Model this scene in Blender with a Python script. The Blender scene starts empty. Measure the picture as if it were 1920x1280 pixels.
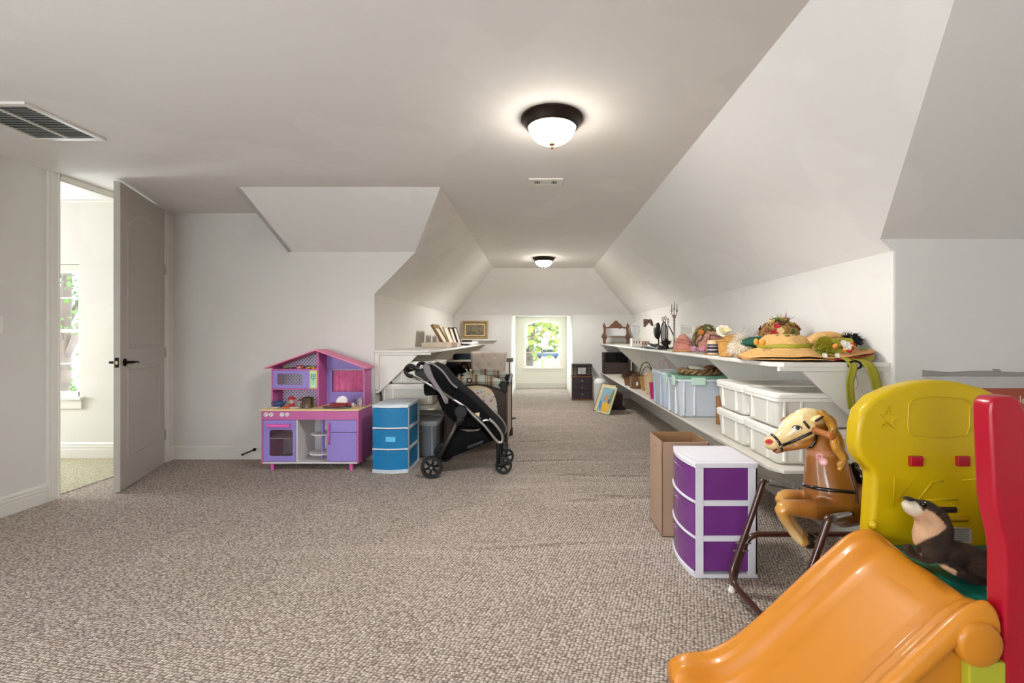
import bpy, bmesh, math, random
from math import sin, cos, pi, radians
from mathutils import Vector, Matrix, noise
random.seed(7)
SC = bpy.context.scene
COL = SC.collection

# ------------------------------------------------------------------ camera, world, lights, exposure
FPX, VX, VY, CH = 860.0, 1008.0, 631.0, 1.2
cam_d = bpy.data.cameras.new('camera'); cam = bpy.data.objects.new('camera', cam_d); COL.objects.link(cam)
cam_d.sensor_width = 36.0; cam_d.lens = FPX / 1920 * 36
cam_d.shift_x = -(VX - 960) / 1920; cam_d.shift_y = -(640 - VY) / 1920
cam_d.clip_start = 0.05; cam_d.clip_end = 400
cam.location = (0, 0, CH); cam.rotation_euler = (pi / 2, 0, 0)
SC.camera = cam
SC.view_settings.view_transform = 'Standard'; SC.view_settings.look = 'None'
SC.view_settings.gamma = 1.0; SC.view_settings.use_curve_mapping = False
SC.view_settings.exposure = 0.13
SC.cycles.max_bounces = 10; SC.cycles.diffuse_bounces = 6; SC.cycles.glossy_bounces = 4
SC.cycles.transmission_bounces = 8; SC.cycles.transparent_max_bounces = 12
SC.cycles.use_denoising = True; SC.cycles.sample_clamp_indirect = 6.0
SC.cycles.caustics_reflective = False; SC.cycles.caustics_refractive = False

w = bpy.data.worlds.new('sky'); SC.world = w; w.use_nodes = True
nt = w.node_tree; bg = nt.nodes['Background']
bg.inputs['Color'].default_value = (0.80, 0.90, 1.0, 1); bg.inputs['Strength'].default_value = 14.0

def area(name, loc, rot, sx, sy, watts, color=(1, 1, 1)):
    d = bpy.data.lights.new(name, 'AREA'); d.shape = 'RECTANGLE'; d.size = sx; d.size_y = sy
    d.energy = watts; d.color = color
    o = bpy.data.objects.new(name, d); COL.objects.link(o); o.location = loc; o.rotation_euler = rot
    return o
def sun(name, rot, strength, color, angle):
    d = bpy.data.lights.new(name, 'SUN'); d.energy = strength; d.color = color; d.angle = angle
    o = bpy.data.objects.new(name, d); COL.objects.link(o); o.rotation_euler = rot
    return o
sun('sun_light', (radians(48), radians(6), radians(-8)), 3.2, (1, .95, .86), radians(1))
# daylight of the windows in the wall behind the camera, of the hall window and of the alcove window
area('daylight_rear_window', (-1.3, -2.9, 1.35), (radians(90), 0, 0), 1.5, 1.5, 12, (1, .97, .93))
area('daylight_side_window', (-3.5, -1.0, 1.35), (0, radians(-90), 0), 1.5, 1.6, 58, (1, .99, .975))
area('daylight_hall_window', (-6.25, 3.95, .85), (0, radians(-112), 0), .6, 0.8, 32, (1, .98, .95))
#area('daylight_alcove_window', (0.083, 10.68, 1.02), (radians(90), 0, pi), 0.8, 1.05, 42, (.93, .97, 1))

# ------------------------------------------------------------------ helpers
def P(px, py, Y):
    return Vector(((px - VX) * Y / FPX, Y, CH - (py - VY) * Y / FPX))
def lin(c):
    if isinstance(c, str):
        c = [int(c[i:i + 2], 16) / 255 for i in (0, 2, 4)]
    return tuple(((x / 12.92) if x <= .04045 else ((x + .055) / 1.055) ** 2.4) for x in c[:3]) + (1.0,)
_M = {}
def mat(name, col, rough=.5, metal=0.0, var=.05, nscale=6.0, bump=0.0, bscale=60.0, spec=.5, coat=0.0,
        alpha=1.0, emit=0.0, trans=0.0, sheen=0.0, detail=3.0, ior=1.45, col2=None):
    if name in _M: return _M[name]
    m = bpy.data.materials.new(name); m.use_nodes = True; N = m.node_tree.nodes; L = m.node_tree.links
    b = N['Principled BSDF']; base = lin(col)
    tc = N.new('ShaderNodeTexCoord')
    if var > 0 or col2:
        nz = N.new('ShaderNodeTexNoise'); nz.inputs['Scale'].default_value = nscale; nz.inputs['Detail'].default_value = detail
        L.new(tc.outputs['Object'], nz.inputs['Vector'])
        rp = N.new('ShaderNodeValToRGB'); L.new(nz.outputs['Fac'], rp.inputs['Fac'])
        rp.color_ramp.elements[0].position = .3; rp.color_ramp.elements[1].position = .7
        c2 = lin(col2) if col2 else tuple(min(1, x * (1 + var)) for x in base[:3]) + (1,)
        c1 = base if col2 else tuple(x * (1 - var) for x in base[:3]) + (1,)
        rp.color_ramp.elements[0].color = c1; rp.color_ramp.elements[1].color = c2
        L.new(rp.outputs['Color'], b.inputs['Base Color'])
    else:
        b.inputs['Base Color'].default_value = base
    b.inputs['Roughness'].default_value = rough; b.inputs['Metallic'].default_value = metal
    b.inputs['Specular IOR Level'].default_value = spec; b.inputs['Coat Weight'].default_value = coat
    b.inputs['Alpha'].default_value = alpha; b.inputs['Transmission Weight'].default_value = trans
    b.inputs['Sheen Weight'].default_value = sheen; b.inputs['IOR'].default_value = ior
    if emit > 0:
        b.inputs['Emission Color'].default_value = base; b.inputs['Emission Strength'].default_value = emit
    if bump > 0:
        n2 = N.new('ShaderNodeTexNoise'); n2.inputs['Scale'].default_value = bscale; n2.inputs['Detail'].default_value = 4
        L.new(tc.outputs['Object'], n2.inputs['Vector'])
        bp = N.new('ShaderNodeBump'); bp.inputs['Strength'].default_value = bump; bp.inputs['Distance'].default_value = .01
        L.new(n2.outputs['Fac'], bp.inputs['Height']); L.new(bp.outputs['Normal'], b.inputs['Normal'])
    _M[name] = m
    return m

class MB:
    """collects shapes; build() links them as ONE mesh object"""
    def __init__(s): s.v = []; s.f = []
    def add(s, vs, fs):
        o = len(s.v); s.v += [Vector(v) for v in vs]; s.f += [tuple(i + o for i in f) for f in fs]; return s
    def box(s, a, b, R=None, c=None):
        x0, y0, z0 = a; x1, y1, z1 = b
        vs = [Vector(p) for p in ((x0, y0, z0), (x1, y0, z0), (x1, y1, z0), (x0, y1, z0), (x0, y0, z1), (x1, y0, z1), (x1, y1, z1), (x0, y1, z1))]
        if R is not None:
            c = Vector(c) if c is not None else sum(vs, Vector()) / 8
            vs = [R @ (v - c) + c for v in vs]
        return s.add(vs, [(0, 3, 2, 1), (4, 5, 6, 7), (0, 1, 5, 4), (1, 2, 6, 5), (2, 3, 7, 6), (3, 0, 4, 7)])
    def rbox(s, a, b, r, seg=3, R=None, c=None):
        """box with rounded edges (superellipse-like corner rounding through a sphere cube)"""
        a = Vector(a); b = Vector(b); ce = (a + b) / 2; h = (b - a) / 2; h = Vector((abs(h.x), abs(h.y), abs(h.z)))
        r = min(r, h.x, h.y, h.z); bm = bmesh.new(); bmesh.ops.create_cube(bm, size=2)
        for v in bm.verts: v.co = Vector((v.co.x * h.x, v.co.y * h.y, v.co.z * h.z))
        bmesh.ops.bevel(bm, geom=list(bm.edges), offset=r, segments=seg, affect='EDGES', profile=.5, clamp_overlap=True)
        bm.verts.ensure_lookup_table(); vs = [ce + v.co for v in bm.verts]
        if R is not None:
            cc = Vector(c) if c is not None else ce
            vs = [R @ (v - cc) + cc for v in vs]
        s.add(vs, [tuple(v.index for v in f.verts) for f in bm.faces]); bm.free(); return s
    def ring(s, c, u, v, ru, rv, n):
        return [c + u * (cos(2 * pi * i / n) * ru) + v * (sin(2 * pi * i / n) * rv) for i in range(n)]
    def loft(s, rings, cap0=True, cap1=True, closed=False):
        n = len(rings[0]); o = len(s.v)
        for r in rings: s.v += [Vector(p) for p in r]
        m = len(rings)
        for k in range(m if closed else m - 1):
            a = o + k * n; b = o + ((k + 1) % m) * n
            for i in range(n):
                j = (i + 1) % n; s.f.append((a + i, a + j, b + j, b + i))
        if not closed:
            if cap0: s.f.append(tuple(o + i for i in reversed(range(n))))
            if cap1: s.f.append(tuple(o + (m - 1) * n + i for i in range(n)))
        return s
    def tube(s, pts, r, n=8, closed=False, flat=1.0, cap=True, up=None):
        pts = [Vector(p) for p in pts]; m = len(pts)
        rs = r if isinstance(r, (list, tuple)) else [r] * m
        rings = []; prev = None
        for i, p in enumerate(pts):
            if closed: t = pts[(i + 1) % m] - pts[i - 1]
            else: t = pts[min(i + 1, m - 1)] - pts[max(i - 1, 0)]
            if t.length < 1e-9: t = Vector((0, 0, 1))
            t.normalize()
            if prev is None:
                ref = Vector(up) if up else (Vector((0, 0, 1)) if abs(t.z) < .9 else Vector((0, 1, 0)))
                u = t.cross(ref).normalized()
            else:
                u = prev - t * prev.dot(t); u = u.normalized() if u.length > 1e-6 else t.orthogonal().normalized()
            prev = u; v = t.cross(u)
            rings.append(s.ring(p, u, v, rs[i], rs[i] * flat, n))
        return s.loft(rings, cap, cap, closed)
    def cyl(s, p0, p1, r0, r1=None, n=16):
        return s.tube([p0, p1], [r0, r0 if r1 is None else r1], n)
    def lathe(s, prof, c=(0, 0, 0), n=24, axis='z', sx=1, sy=1, R=None, cap=True):
        c = Vector(c); rings = []
        for r, h in prof:
            ring = []
            for i in range(n):
                a = 2 * pi * i / n; x, y = cos(a) * r * sx, sin(a) * r * sy
                q = Vector((x, y, h)) if axis == 'z' else (Vector((h, x, y)) if axis == 'x' else Vector((y, h, x)))
                if R is not None: q = R @ q
                ring.append(c + q)
            rings.append(ring)
        return s.loft(rings, cap, cap)
    def ell(s, c, r, n=12, m=8, R=None, fn=None):
        c = Vector(c); r = Vector((r, r, r)) if isinstance(r, (int, float)) else Vector(r)
        rings = []
        for k in range(1, m):
            t = pi * k / m
            ring = []
            for i in range(n):
                a = 2 * pi * i / n; q = Vector((sin(t) * cos(a) * r.x, sin(t) * sin(a) * r.y, -cos(t) * r.z))
                if fn: q = fn(q)
                if R is not None: q = R @ q
                ring.append(c + q)
            rings.append(ring)
        o = len(s.v); s.loft(rings, False, False)
        b = Vector((0, 0, -r.z)); t_ = Vector((0, 0, r.z))
        if fn: b = fn(b); t_ = fn(t_)
        if R is not None: b = R @ b; t_ = R @ t_
        i0 = len(s.v); s.v += [c + b, c + t_]
        for i in range(n):
            j = (i + 1) % n
            s.f.append((i0, o + j, o + i)); s.f.append((i0 + 1, o + (m - 2) * n + i, o + (m - 2) * n + j))
        return s
    def prism(s, poly, d):
        """polygon (3-D points) pushed along d"""
        poly = [Vector(p) for p in poly]; d = Vector(d); n = len(poly); nn = Vector()
        for i in range(n): nn += poly[i].cross(poly[(i + 1) % n])
        if nn.dot(d) > 0: poly.reverse()
        o = len(s.v); s.v += poly + [p + d for p in poly]
        s.f.append(tuple(o + i for i in range(n))); s.f.append(tuple(o + n + i for i in reversed(range(n))))
        for i in range(n):
            j = (i + 1) % n; s.f.append((o + j, o + i, o + n + i, o + n + j))
        return s
    def plate(s, outer, inner, d):
        """a frame: outer and inner loops with the same number of points, pushed along d"""
        O = [Vector(p) for p in outer]; I = [Vector(p) for p in inner]; d = Vector(d); n = len(O)
        o = len(s.v); s.v += O + I + [p + d for p in O] + [p + d for p in I]
        for i in range(n):
            j = (i + 1) % n
            s.f += [(o + i, o + j, o + n + j, o + n + i), (o + 2 * n + i, o + 3 * n + i, o + 3 * n + j, o + 2 * n + j),
                    (o + i, o + 2 * n + i, o + 2 * n + j, o + j), (o + n + i, o + n + j, o + 3 * n + j, o + 3 * n + i)]
        return s
    def grid(s, nu, nv, fn, two=0.0):
        o = len(s.v)
        for i in range(nu + 1):
            for j in range(nv + 1): s.v.append(Vector(fn(i / nu, j / nv)))
        for i in range(nu):
            for j in range(nv):
                a = o + i * (nv + 1) + j; s.f.append((a, a + nv + 1, a + nv + 2, a + 1))
        return s
    def build(s, name, m, parent=None, smooth=False, bevel=0.0, seg=2, solid=0.0, sub=0, flip=None, auto=None, disp=None):
        off = Vector()
        q = parent
        while q is not None: off += q.location; q = q.parent
        if parent is None:
            xs = [v.x for v in s.v]; ys = [v.y for v in s.v]; zs = [v.z for v in s.v]
            off = Vector(((min(xs) + max(xs)) / 2, (min(ys) + max(ys)) / 2, min(zs)))
        me = bpy.data.meshes.new(name); me.from_pydata([tuple(v - off) for v in s.v], [], s.f); me.update()
        bm = bmesh.new(); bm.from_mesh(me); bmesh.ops.recalc_face_normals(bm, faces=bm.faces)
        if auto is not None:
            for e in bm.edges:
                e.smooth = not (len(e.link_faces) == 2 and e.calc_face_angle(0) > radians(auto))
        bm.to_mesh(me); bm.free()
        if smooth or auto is not None: me.polygons.foreach_set('use_smooth', [True] * len(me.polygons))
        if isinstance(m, (list, tuple)):
            for q in m: me.materials.append(q)
        elif m: me.materials.append(m)
        o = bpy.data.objects.new(name, me); COL.objects.link(o)
        if parent is None: o.location = off
        else: o.parent = parent
        if solid: k = o.modifiers.new('s', 'SOLIDIFY'); k.thickness = solid; k.offset = 0
        if sub: k = o.modifiers.new('u', 'SUBSURF'); k.levels = sub; k.render_levels = sub
        if bevel: k = o.modifiers.new('b', 'BEVEL'); k.width = bevel; k.segments = seg; k.limit_method = 'ANGLE'; k.angle_limit = radians(35)
        return o

def tag(o, label=None, cat=None, group=None, kind=None):
    if label: o['label'] = label
    if cat: o['category'] = cat
    if group: o['group'] = group
    if kind: o['kind'] = kind
    return o
def thing(name, label, cat, loc=(0, 0, 0), group=None, rotz=0):
    o = bpy.data.objects.new(name, None); COL.objects.link(o); o.location = Vector(loc); o.rotation_euler = (0, 0, rotz)
    o.empty_display_size = .1
    return tag(o, label, cat, group)
def copy_tree(o, parent=None):
    c = o.copy(); COL.objects.link(c); c.parent = parent
    for ch in list(o.children): copy_tree(ch, c)
    return c
def move(o, loc, rotz=None, s=None):
    o.location = Vector(loc)
    if rotz is not None: o.rotation_euler = (0, 0, rotz)
    if s: o.scale = (s, s, s)
    return o
def struct(mb, name, m, **k):
    o = mb.build(name, m, **k)
    if o.parent is None: o['kind'] = 'structure'
    return o
def text(parent, name, body, size, loc, rot, m, depth=.0006, sx=1.0):
    cu = bpy.data.curves.new(name, 'FONT'); cu.body = body; cu.size = size; cu.extrude = depth; cu.align_x = 'CENTER'; cu.align_y = 'CENTER'
    t = bpy.data.objects.new(name + '_tmp', cu); COL.objects.link(t)
    dg = bpy.context.evaluated_depsgraph_get(); me = bpy.data.meshes.new_from_object(t.evaluated_get(dg))
    bpy.data.objects.remove(t); bpy.data.curves.remove(cu)
    off = Vector(); q = parent
    while q is not None: off += q.location; q = q.parent
    M = Matrix.Translation(Vector(loc) - off) @ Matrix(rot).to_4x4() if not isinstance(rot, Matrix) else Matrix.Translation(Vector(loc) - off) @ rot.to_4x4()
    me.transform(M @ Matrix.Diagonal((sx, 1, 1, 1))); me.materials.clear(); me.materials.append(m)
    o = bpy.data.objects.new(name, me); COL.objects.link(o); o.parent = parent
    return o
RX90 = Matrix.Rotation(pi / 2, 3, 'X')
def rz(a): return Matrix.Rotation(a, 3, 'Z')
def ry(a): return Matrix.Rotation(a, 3, 'Y')
def rx(a): return Matrix.Rotation(a, 3, 'X')
def spline(pts, n=6):
    """Catmull-Rom through points"""
    pts = [Vector(p) for p in pts]; out = []
    for i in range(len(pts) - 1):
        p0 = pts[max(i - 1, 0)]; p1 = pts[i]; p2 = pts[i + 1]; p3 = pts[min(i + 2, len(pts) - 1)]
        for k in range(n):
            t = k / n
            out.append(.5 * ((2 * p1) + (p2 - p0) * t + (2 * p0 - 5 * p1 + 4 * p2 - p3) * t * t + (3 * p1 - p0 - 3 * p2 + p3) * t ** 3))
    out.append(pts[-1]); return out

# ------------------------------------------------------------------ materials of the room
def wall_mat(name, col, patch=.03):
    m = mat(name, col, rough=.85, var=.012, nscale=.9, bump=.06, bscale=140, spec=.25)
    rp = [n for n in m.node_tree.nodes if n.type == 'VALTORGB'][0]      # roller patches: touched-up paint with soft-edged shapes
    rp.color_ramp.elements[0].position = .545; rp.color_ramp.elements[1].position = .565
    b0 = lin(col)
    rp.color_ramp.elements[0].color = tuple(x * .99 for x in b0[:3]) + (1,); rp.color_ramp.elements[1].color = tuple(min(1, x * 1.022) for x in b0[:3]) + (1,)
    return m
WALL = wall_mat('wall_paint', 'dad7d1')
CEIL = wall_mat('ceiling_paint', 'e7e5e1')
TRIM = mat('trim_paint', 'dcd9d2', rough=.4, var=.01)
SHELF = mat('shelf_paint', 'dedad0', rough=.38, var=.02, nscale=3)
DOORM = mat('door_paint', 'b5b0a8', rough=.45, var=.01)
CREAM = mat('alcove_paint', 'ece9de', rough=.6, var=.01)

def carpet(name, c_lo, c_hi, c_mid):
    m = bpy.data.materials.new(name); m.use_nodes = True; N = m.node_tree.nodes; L = m.node_tree.links; b = N['Principled BSDF']
    tc = N.new('ShaderNodeTexCoord'); mp = N.new('ShaderNodeMapping'); L.new(tc.outputs['Object'], mp.inputs['Vector'])
    mp.inputs['Rotation'].default_value = (0, 0, radians(14)); mp.inputs['Scale'].default_value = (1, 1.35, 1)
    vo = N.new('ShaderNodeTexVoronoi'); vo.inputs['Scale'].default_value = 66; vo.inputs['Randomness'].default_value = .42
    L.new(mp.outputs['Vector'], vo.inputs['Vector'])
    vf = N.new('ShaderNodeTexVoronoi'); vf.inputs['Scale'].default_value = 230; L.new(tc.outputs['Object'], vf.inputs['Vector'])
    nz = N.new('ShaderNodeTexNoise'); nz.inputs['Scale'].default_value = 2.0; nz.inputs['Detail'].default_value = 5; L.new(tc.outputs['Object'], nz.inputs['Vector'])
    sep = N.new('ShaderNodeSeparateColor'); L.new(vo.outputs['Color'], sep.inputs['Color'])
    rp = N.new('ShaderNodeValToRGB'); L.new(sep.outputs['Red'], rp.inputs['Fac'])
    rp.color_ramp.elements[0].color = lin(c_mid); rp.color_ramp.elements[1].color = lin(c_hi)
    dr = N.new('ShaderNodeValToRGB'); L.new(vo.outputs['Distance'], dr.inputs['Fac'])
    dr.color_ramp.elements[0].position = .28; dr.color_ramp.elements[0].color = (0, 0, 0, 1)
    dr.color_ramp.elements[1].position = .62; dr.color_ramp.elements[1].color = (1, 1, 1, 1)
    mx = N.new('ShaderNodeMix'); mx.data_type = 'RGBA'; L.new(dr.outputs['Color'], mx.inputs['Factor'])
    L.new(rp.outputs['Color'], mx.inputs['A']); mx.inputs['B'].default_value = lin(c_lo)
    mv = N.new('ShaderNodeMix'); mv.data_type = 'RGBA'; mv.blend_type = 'MULTIPLY'; mv.inputs['Factor'].default_value = .35
    rv = N.new('ShaderNodeValToRGB'); L.new(nz.outputs['Fac'], rv.inputs['Fac'])
    rv.color_ramp.elements[0].position = .3; rv.color_ramp.elements[0].color = (.78, .76, .74, 1); rv.color_ramp.elements[1].position = .7; rv.color_ramp.elements[1].color = (1, 1, 1, 1)
    L.new(mx.outputs['Result'], mv.inputs['A']); L.new(rv.outputs['Color'], mv.inputs['B'])
    L.new(mv.outputs['Result'], b.inputs['Base Color'])
    b.inputs['Roughness'].default_value = .95; b.inputs['Specular IOR Level'].default_value = .1
    ma = N.new('ShaderNodeMath'); ma.operation = 'MULTIPLY_ADD'; L.new(vf.outputs['Distance'], ma.inputs[0]); ma.inputs[1].default_value = -.3
    mi = N.new('ShaderNodeMath'); mi.operation = 'SUBTRACT'; mi.inputs[0].default_value = 1; L.new(vo.outputs['Distance'], mi.inputs[1])
    L.new(mi.outputs[0], ma.inputs[2])
    bp = N.new('ShaderNodeBump'); bp.inputs['Strength'].default_value = .9; bp.inputs['Distance'].default_value = .012
    L.new(ma.outputs[0], bp.inputs['Height']); L.new(bp.outputs['Normal'], b.inputs['Normal'])
    return m
CARPET = carpet('berber_carpet', '85786e', 'e6dbd0', 'c9bbaf')
CARPET2 = carpet('hall_carpet', 'a8a084', 'dedac0', 'cfcaae')

CZ = 2.411
XL, XR = -3.57, 3.7
# ---- floor: carpet with the ripples it has where it lies loose
def ripple(x, y):
    z = 0
    for (xc, yc, w, h, sl) in ((.15, 4.42, .9, .012, .02), (.55, 3.95, .55, .016, .0), (.75, 3.45, .5, .014, -.03), (.35, 3.30, .3, .010, .1),
                               (0, 2.62, 1.3, .009, .05), (-.05, 5.25, .5, .012, .02), (.25, 6.3, .5, .008, 0), (.2, 7.4, .5, .008, 0),
                               (.5, 4.75, .8, .006, -.02), (.6, 5.8, .4, .006, .03), (.3, 3.7, .7, .005, .04)):
        dx = (x - xc) / w
        if abs(dx) < 1.6:
            d = (y - yc - sl * x - .02 * sin(x * 5)) / .045
            z += h * math.exp(-dx * dx * 1.4) * math.exp(-d * d)
    return z
mb = MB()
xs = [XL - .07] + [-3.4 + i * .1 for i in range(24)] + [-1.0 + i * .06 for i in range(36)] + [1.16 + i * .15 for i in range(17)] + [XR]
ys = [-3.0 + i * .25 for i in range(21)] + [2.26 + i * .02 for i in range(260)] + [7.5 + i * .1 for i in range(34)]
for x in xs:
    for y in ys: mb.v.append(Vector((x, y, ripple(x, y))))
ny = len(ys)
for i in range(len(xs) - 1):
    for j in range(ny - 1):
        a = i * ny + j; mb.f.append((a, a + ny, a + ny + 1, a + 1))
fl = mb.build('floor', CARPET, smooth=True); fl['kind'] = 'structure'
struct(MB().box((-6.4, 2.0, -.06), (XL - .07, 4.7, 0)), 'floor_hall', CARPET2)
struct(MB().box((XL - .075, 3.4, .0), (XL - .055, 4.34, .006)), 'trim_threshold', CARPET)

# ---- flat ceiling
mb = MB().prism([(XL - .1, -3.1, CZ), (XR + .1, -3.1, CZ), (XR + .1, .887, CZ), (.98, .887, CZ), (.98, 8.1, CZ), (-.785, 8.1, CZ),
                 (-.785, 3.71, CZ), (-2.45, 3.71, CZ), (-2.45, 4.6, CZ), (XL - .1, 4.6, CZ)], (0, 0, .1))
struct(mb, 'ceiling', CEIL)
def slab(name, pts, d, m=CEIL):
    mb = MB().prism(pts, d); return struct(mb, name, m)
slab('ceiling_slope', [(-.785, 3.71, CZ), (-2.45, 3.71, CZ), (-2.45, 4.5, 2.03), (-1.2, 4.5, 2.03)], (0, .02, .12))
slab('ceiling_slope', [(-2.45, 3.71, CZ), (-2.45, 4.5, 2.03), (-2.45, 4.5, CZ)], (.04, 0, 0))
mb = MB()
L_ = [(-.785, 3.71, CZ), (-1.2, 4.5, 2.03), (-1.6, 4.5, 1.62), (-1.6, 8.9, 1.62), (-.785, 8.1, CZ)]
mb.add(L_ + [(p[0] - .08, p[1] + .05, p[2] + .1) for p in L_] + [(-1.42, 5.15, CZ - .635 * .9706)], [(4, 0, 10), (4, 10, 2), (4, 2, 3), (10, 0, 1), (10, 1, 2), (9, 6, 5), (9, 7, 6), (9, 8, 7), (0, 5, 6, 1), (1, 6, 7, 2), (2, 7, 8, 3), (3, 8, 9, 4), (4, 9, 5, 0)])
struct(mb, 'ceiling_slope', CEIL)
mb = MB()
L_ = [(.98, .887, CZ), (.98, 8.1, CZ), (1.82, 8.9, 1.62), (1.82, 2.35, 1.64), (1.755, 2.35, 1.70)]
mb.add(L_ + [(p[0] + .08, p[1] + .05, p[2] + .1) for p in L_], [(1, 2, 3), (1, 3, 4), (1, 4, 0), (6, 8, 7), (6, 9, 8), (6, 5, 9), (0, 5, 6, 1), (1, 6, 7, 2), (2, 7, 8, 3), (3, 8, 9, 4), (4, 9, 5, 0)])
struct(mb, 'ceiling_slope', CEIL)
slab('ceiling_slope', [(-.785, 8.1, CZ), (.98, 8.1, CZ), (1.82, 8.9, 1.62), (-1.6, 8.9, 1.62)], (0, .08, .1))
slab('ceiling_slope', [(.98, .887, CZ), (XR + .1, .887, CZ), (XR + .1, 2.35, 1.70), (1.755, 2.35, 1.70)], (0, .02, .12))

# ---- walls
T = .1
struct(MB().prism([(XL, 4.5, 0), (-1.6, 4.5, 0), (-1.6, 4.5, 1.62), (-1.2, 4.5, 2.03), (-1.2, 4.5, CZ), (XL, 4.5, CZ)], (0, T, 0)), 'wall_kitchen_side', WALL)
struct(MB().box((-1.7, 4.6, 0), (-1.6, 8.9, 1.62)), 'wall_left_knee', WALL)
struct(MB().prism([(1.8195, 2.364, 0), (1.8195, 8.9, 0), (1.8195, 8.9, 1.625), (1.8195, 2.364, 1.645)], (.1, 0, 0)), 'wall_right_knee', WALL)
mb = MB().prism([(1.82, 2.35, 0), (XR + .1, 2.35, 0), (XR + .1, 2.35, 1.73), (1.735, 2.35, 1.73), (1.755, 2.35, 1.70), (1.82, 2.35, 1.64)], (0, T, 0))
struct(mb, 'wall_right_return', WALL, bevel=.012)
AX0, AX1, AZ = -.517, .683, 1.61
mb = MB().box((-1.7, 8.9, 0), (AX0, 9.0, 1.62)).box((AX1, 8.9, 0), (1.92, 9.0, 1.62)).box((AX0, 8.9, AZ), (AX1, 9.0, 1.62))
struct(mb, 'wall_back', WALL)
struct(MB().box((AX0 - .1, 9.0, 0), (AX0, 10.85, 1.75)), 'wall_alcove_left', CREAM)
struct(MB().box((AX1, 9.0, 0), (AX1 + .1, 10.85, 1.75)), 'wall_alcove_right', CREAM)
slab('ceiling_alcove', [(AX0, 8.95, 1.612), (AX1, 8.95, 1.612), (AX1, 10.85, 1.68), (AX0, 10.85, 1.68)], (0, 0, .08), CREAM)
# left wall with the doorway
DY0, DY1, DZ = 3.42, 4.33, 2.375
mb = MB().box((XL - T, -3.1, 0), (XL, -1.8, CZ)).box((XL - T, -1.8, 0), (XL, -.2, .55)).box((XL - T, -1.8, 2.1), (XL, -.2, CZ)).box((XL - T, -.2, 0), (XL, DY0, CZ)).box((XL - T, DY1, 0), (XL, 4.6, CZ)).box((XL - T, DY0, DZ), (XL, DY1, CZ))
struct(mb, 'wall_left', WALL)
struct(MB().box((XR, -3.1, 0), (XR + T, 2.45, CZ)), 'wall_right', WALL)
def wall_holes(name, axis, c, t, u0, u1, z0, z1, holes, m):
    mb = MB(); us = sorted({u0, u1} | {h[0] for h in holes} | {h[1] for h in holes})
    for a, b in zip(us[:-1], us[1:]):
        zs = [(z0, z1)]
        for h in holes:
            if h[0] <= a and b <= h[1]: zs = [(z0, h[2]), (h[3], z1)]
        for p, q in zs:
            if q - p < 1e-4: continue
            if axis == 'y': mb.box((a, c, p), (b, c + t, q))
            else: mb.box((c, a, p), (c + t, b, q))
    return struct(mb, name, m)
wall_holes('wall_rear', 'y', -3.1, .1, XL, XR, 0, CZ, [(-2.1, -.5, .55, 2.1)], WALL)
# hall beyond the door
HZ = 2.72
wall_holes('wall_hall_far', 'y', 4.56, .1, -6.4, XL - .1, 0, HZ, [(-5.45, -4.555, .6, 1.92)], WALL)
wall_holes('wall_hall_left', 'x', -6.5, .1, 2.0, 4.66, 0, HZ, [(3.4, 4.3, .55, 2.1)], WALL)
struct(MB().box((-6.5, 1.9, 0), (XL - .1, 2.0, HZ)), 'wall_hall_near', WALL)
struct(MB().box((-6.5, 1.9, HZ), (XL - .1, 4.7, HZ + .1)), 'ceiling_hall', CEIL)
struct(MB().box((XL - .12, 1.9, CZ), (XL - .1, 4.7, HZ + .1)), 'wall_hall_upper', WALL)

# ---- mouldings
BASE = [(0, 0), (.016, 0), (.016, .075), (.012, .080), (.016, .086), (.016, .100), (.010, .106), (.013, .112), (.011, .122), (.004, .132), (0, .134)]
def run_profile(prof, a, b, nrm, z=0.0, m0=0.0, m1=0.0):
    """profile (out, up) swept from a to b; nrm = outward direction; m0/m1 mitre"""
    a = Vector((a[0], a[1], z)); b = Vector((b[0], b[1], z)); n = Vector((nrm[0], nrm[1], 0)); t = (b - a).normalized()
    mb = MB(); r0 = [a + n * o + Vector((0, 0, u)) + t * (o * m0) for o, u in prof]; r1 = [b + n * o + Vector((0, 0, u)) - t * (o * m1) for o, u in prof]
    return mb.loft([r0, r1])
def baseboard(name, a, b, n, m0=0, m1=0, s=1.0):
    return struct(run_profile([(o * s, u * s) for o, u in BASE], a, b, n, 0, m0, m1), name, TRIM)
baseboard('baseboard_left', (XL, -3), (XL, DY0 - .09), (1, 0))
baseboard('baseboard_left', (XL, DY1 + .09), (XL, 4.5), (1, 0), m1=1)
baseboard('baseboard_kitchen_side', (XL, 4.5), (-1.6, 4.5), (0, -1), 1, 0)
baseboard('baseboard_left_knee', (-1.6, 4.5), (-1.6, 8.9), (1, 0))
baseboard('baseboard_right_knee', (1.82, 2.35), (1.82, 8.9), (-1, 0), s=1.25)
baseboard('baseboard_right_return', (1.82, 2.35), (XR, 2.35), (0, -1), m0=-1)
baseboard('baseboard_back', (-1.6, 8.9), (AX0, 8.9), (0, -1))
baseboard('baseboard_back', (AX1, 8.9), (1.82, 8.9), (0, -1))
baseboard('baseboard_alcove', (AX0, 10.75), (AX1, 10.75), (0, -1), s=1.0)
baseboard('baseboard_alcove', (AX0, 8.9), (AX0, 10.75), (1, 0))
baseboard('baseboard_alcove', (AX1, 8.9), (AX1, 10.75), (-1, 0))
baseboard('baseboard_hall', (-6.4, 4.56), (XL - .1, 4.56), (0, -1), s=1.15)
CROWN = [(0, 0), (.012, 0), (.018, .018), (.012, .03), (.03, .05), (.075, .12), (.11, .15), (.11, .19), (0, .19)]
struct(run_profile(CROWN, (-6.4, 4.56), (XL - .1, 4.56), (0, -1), HZ - .19), 'trim_crown_hall', TRIM)
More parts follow.
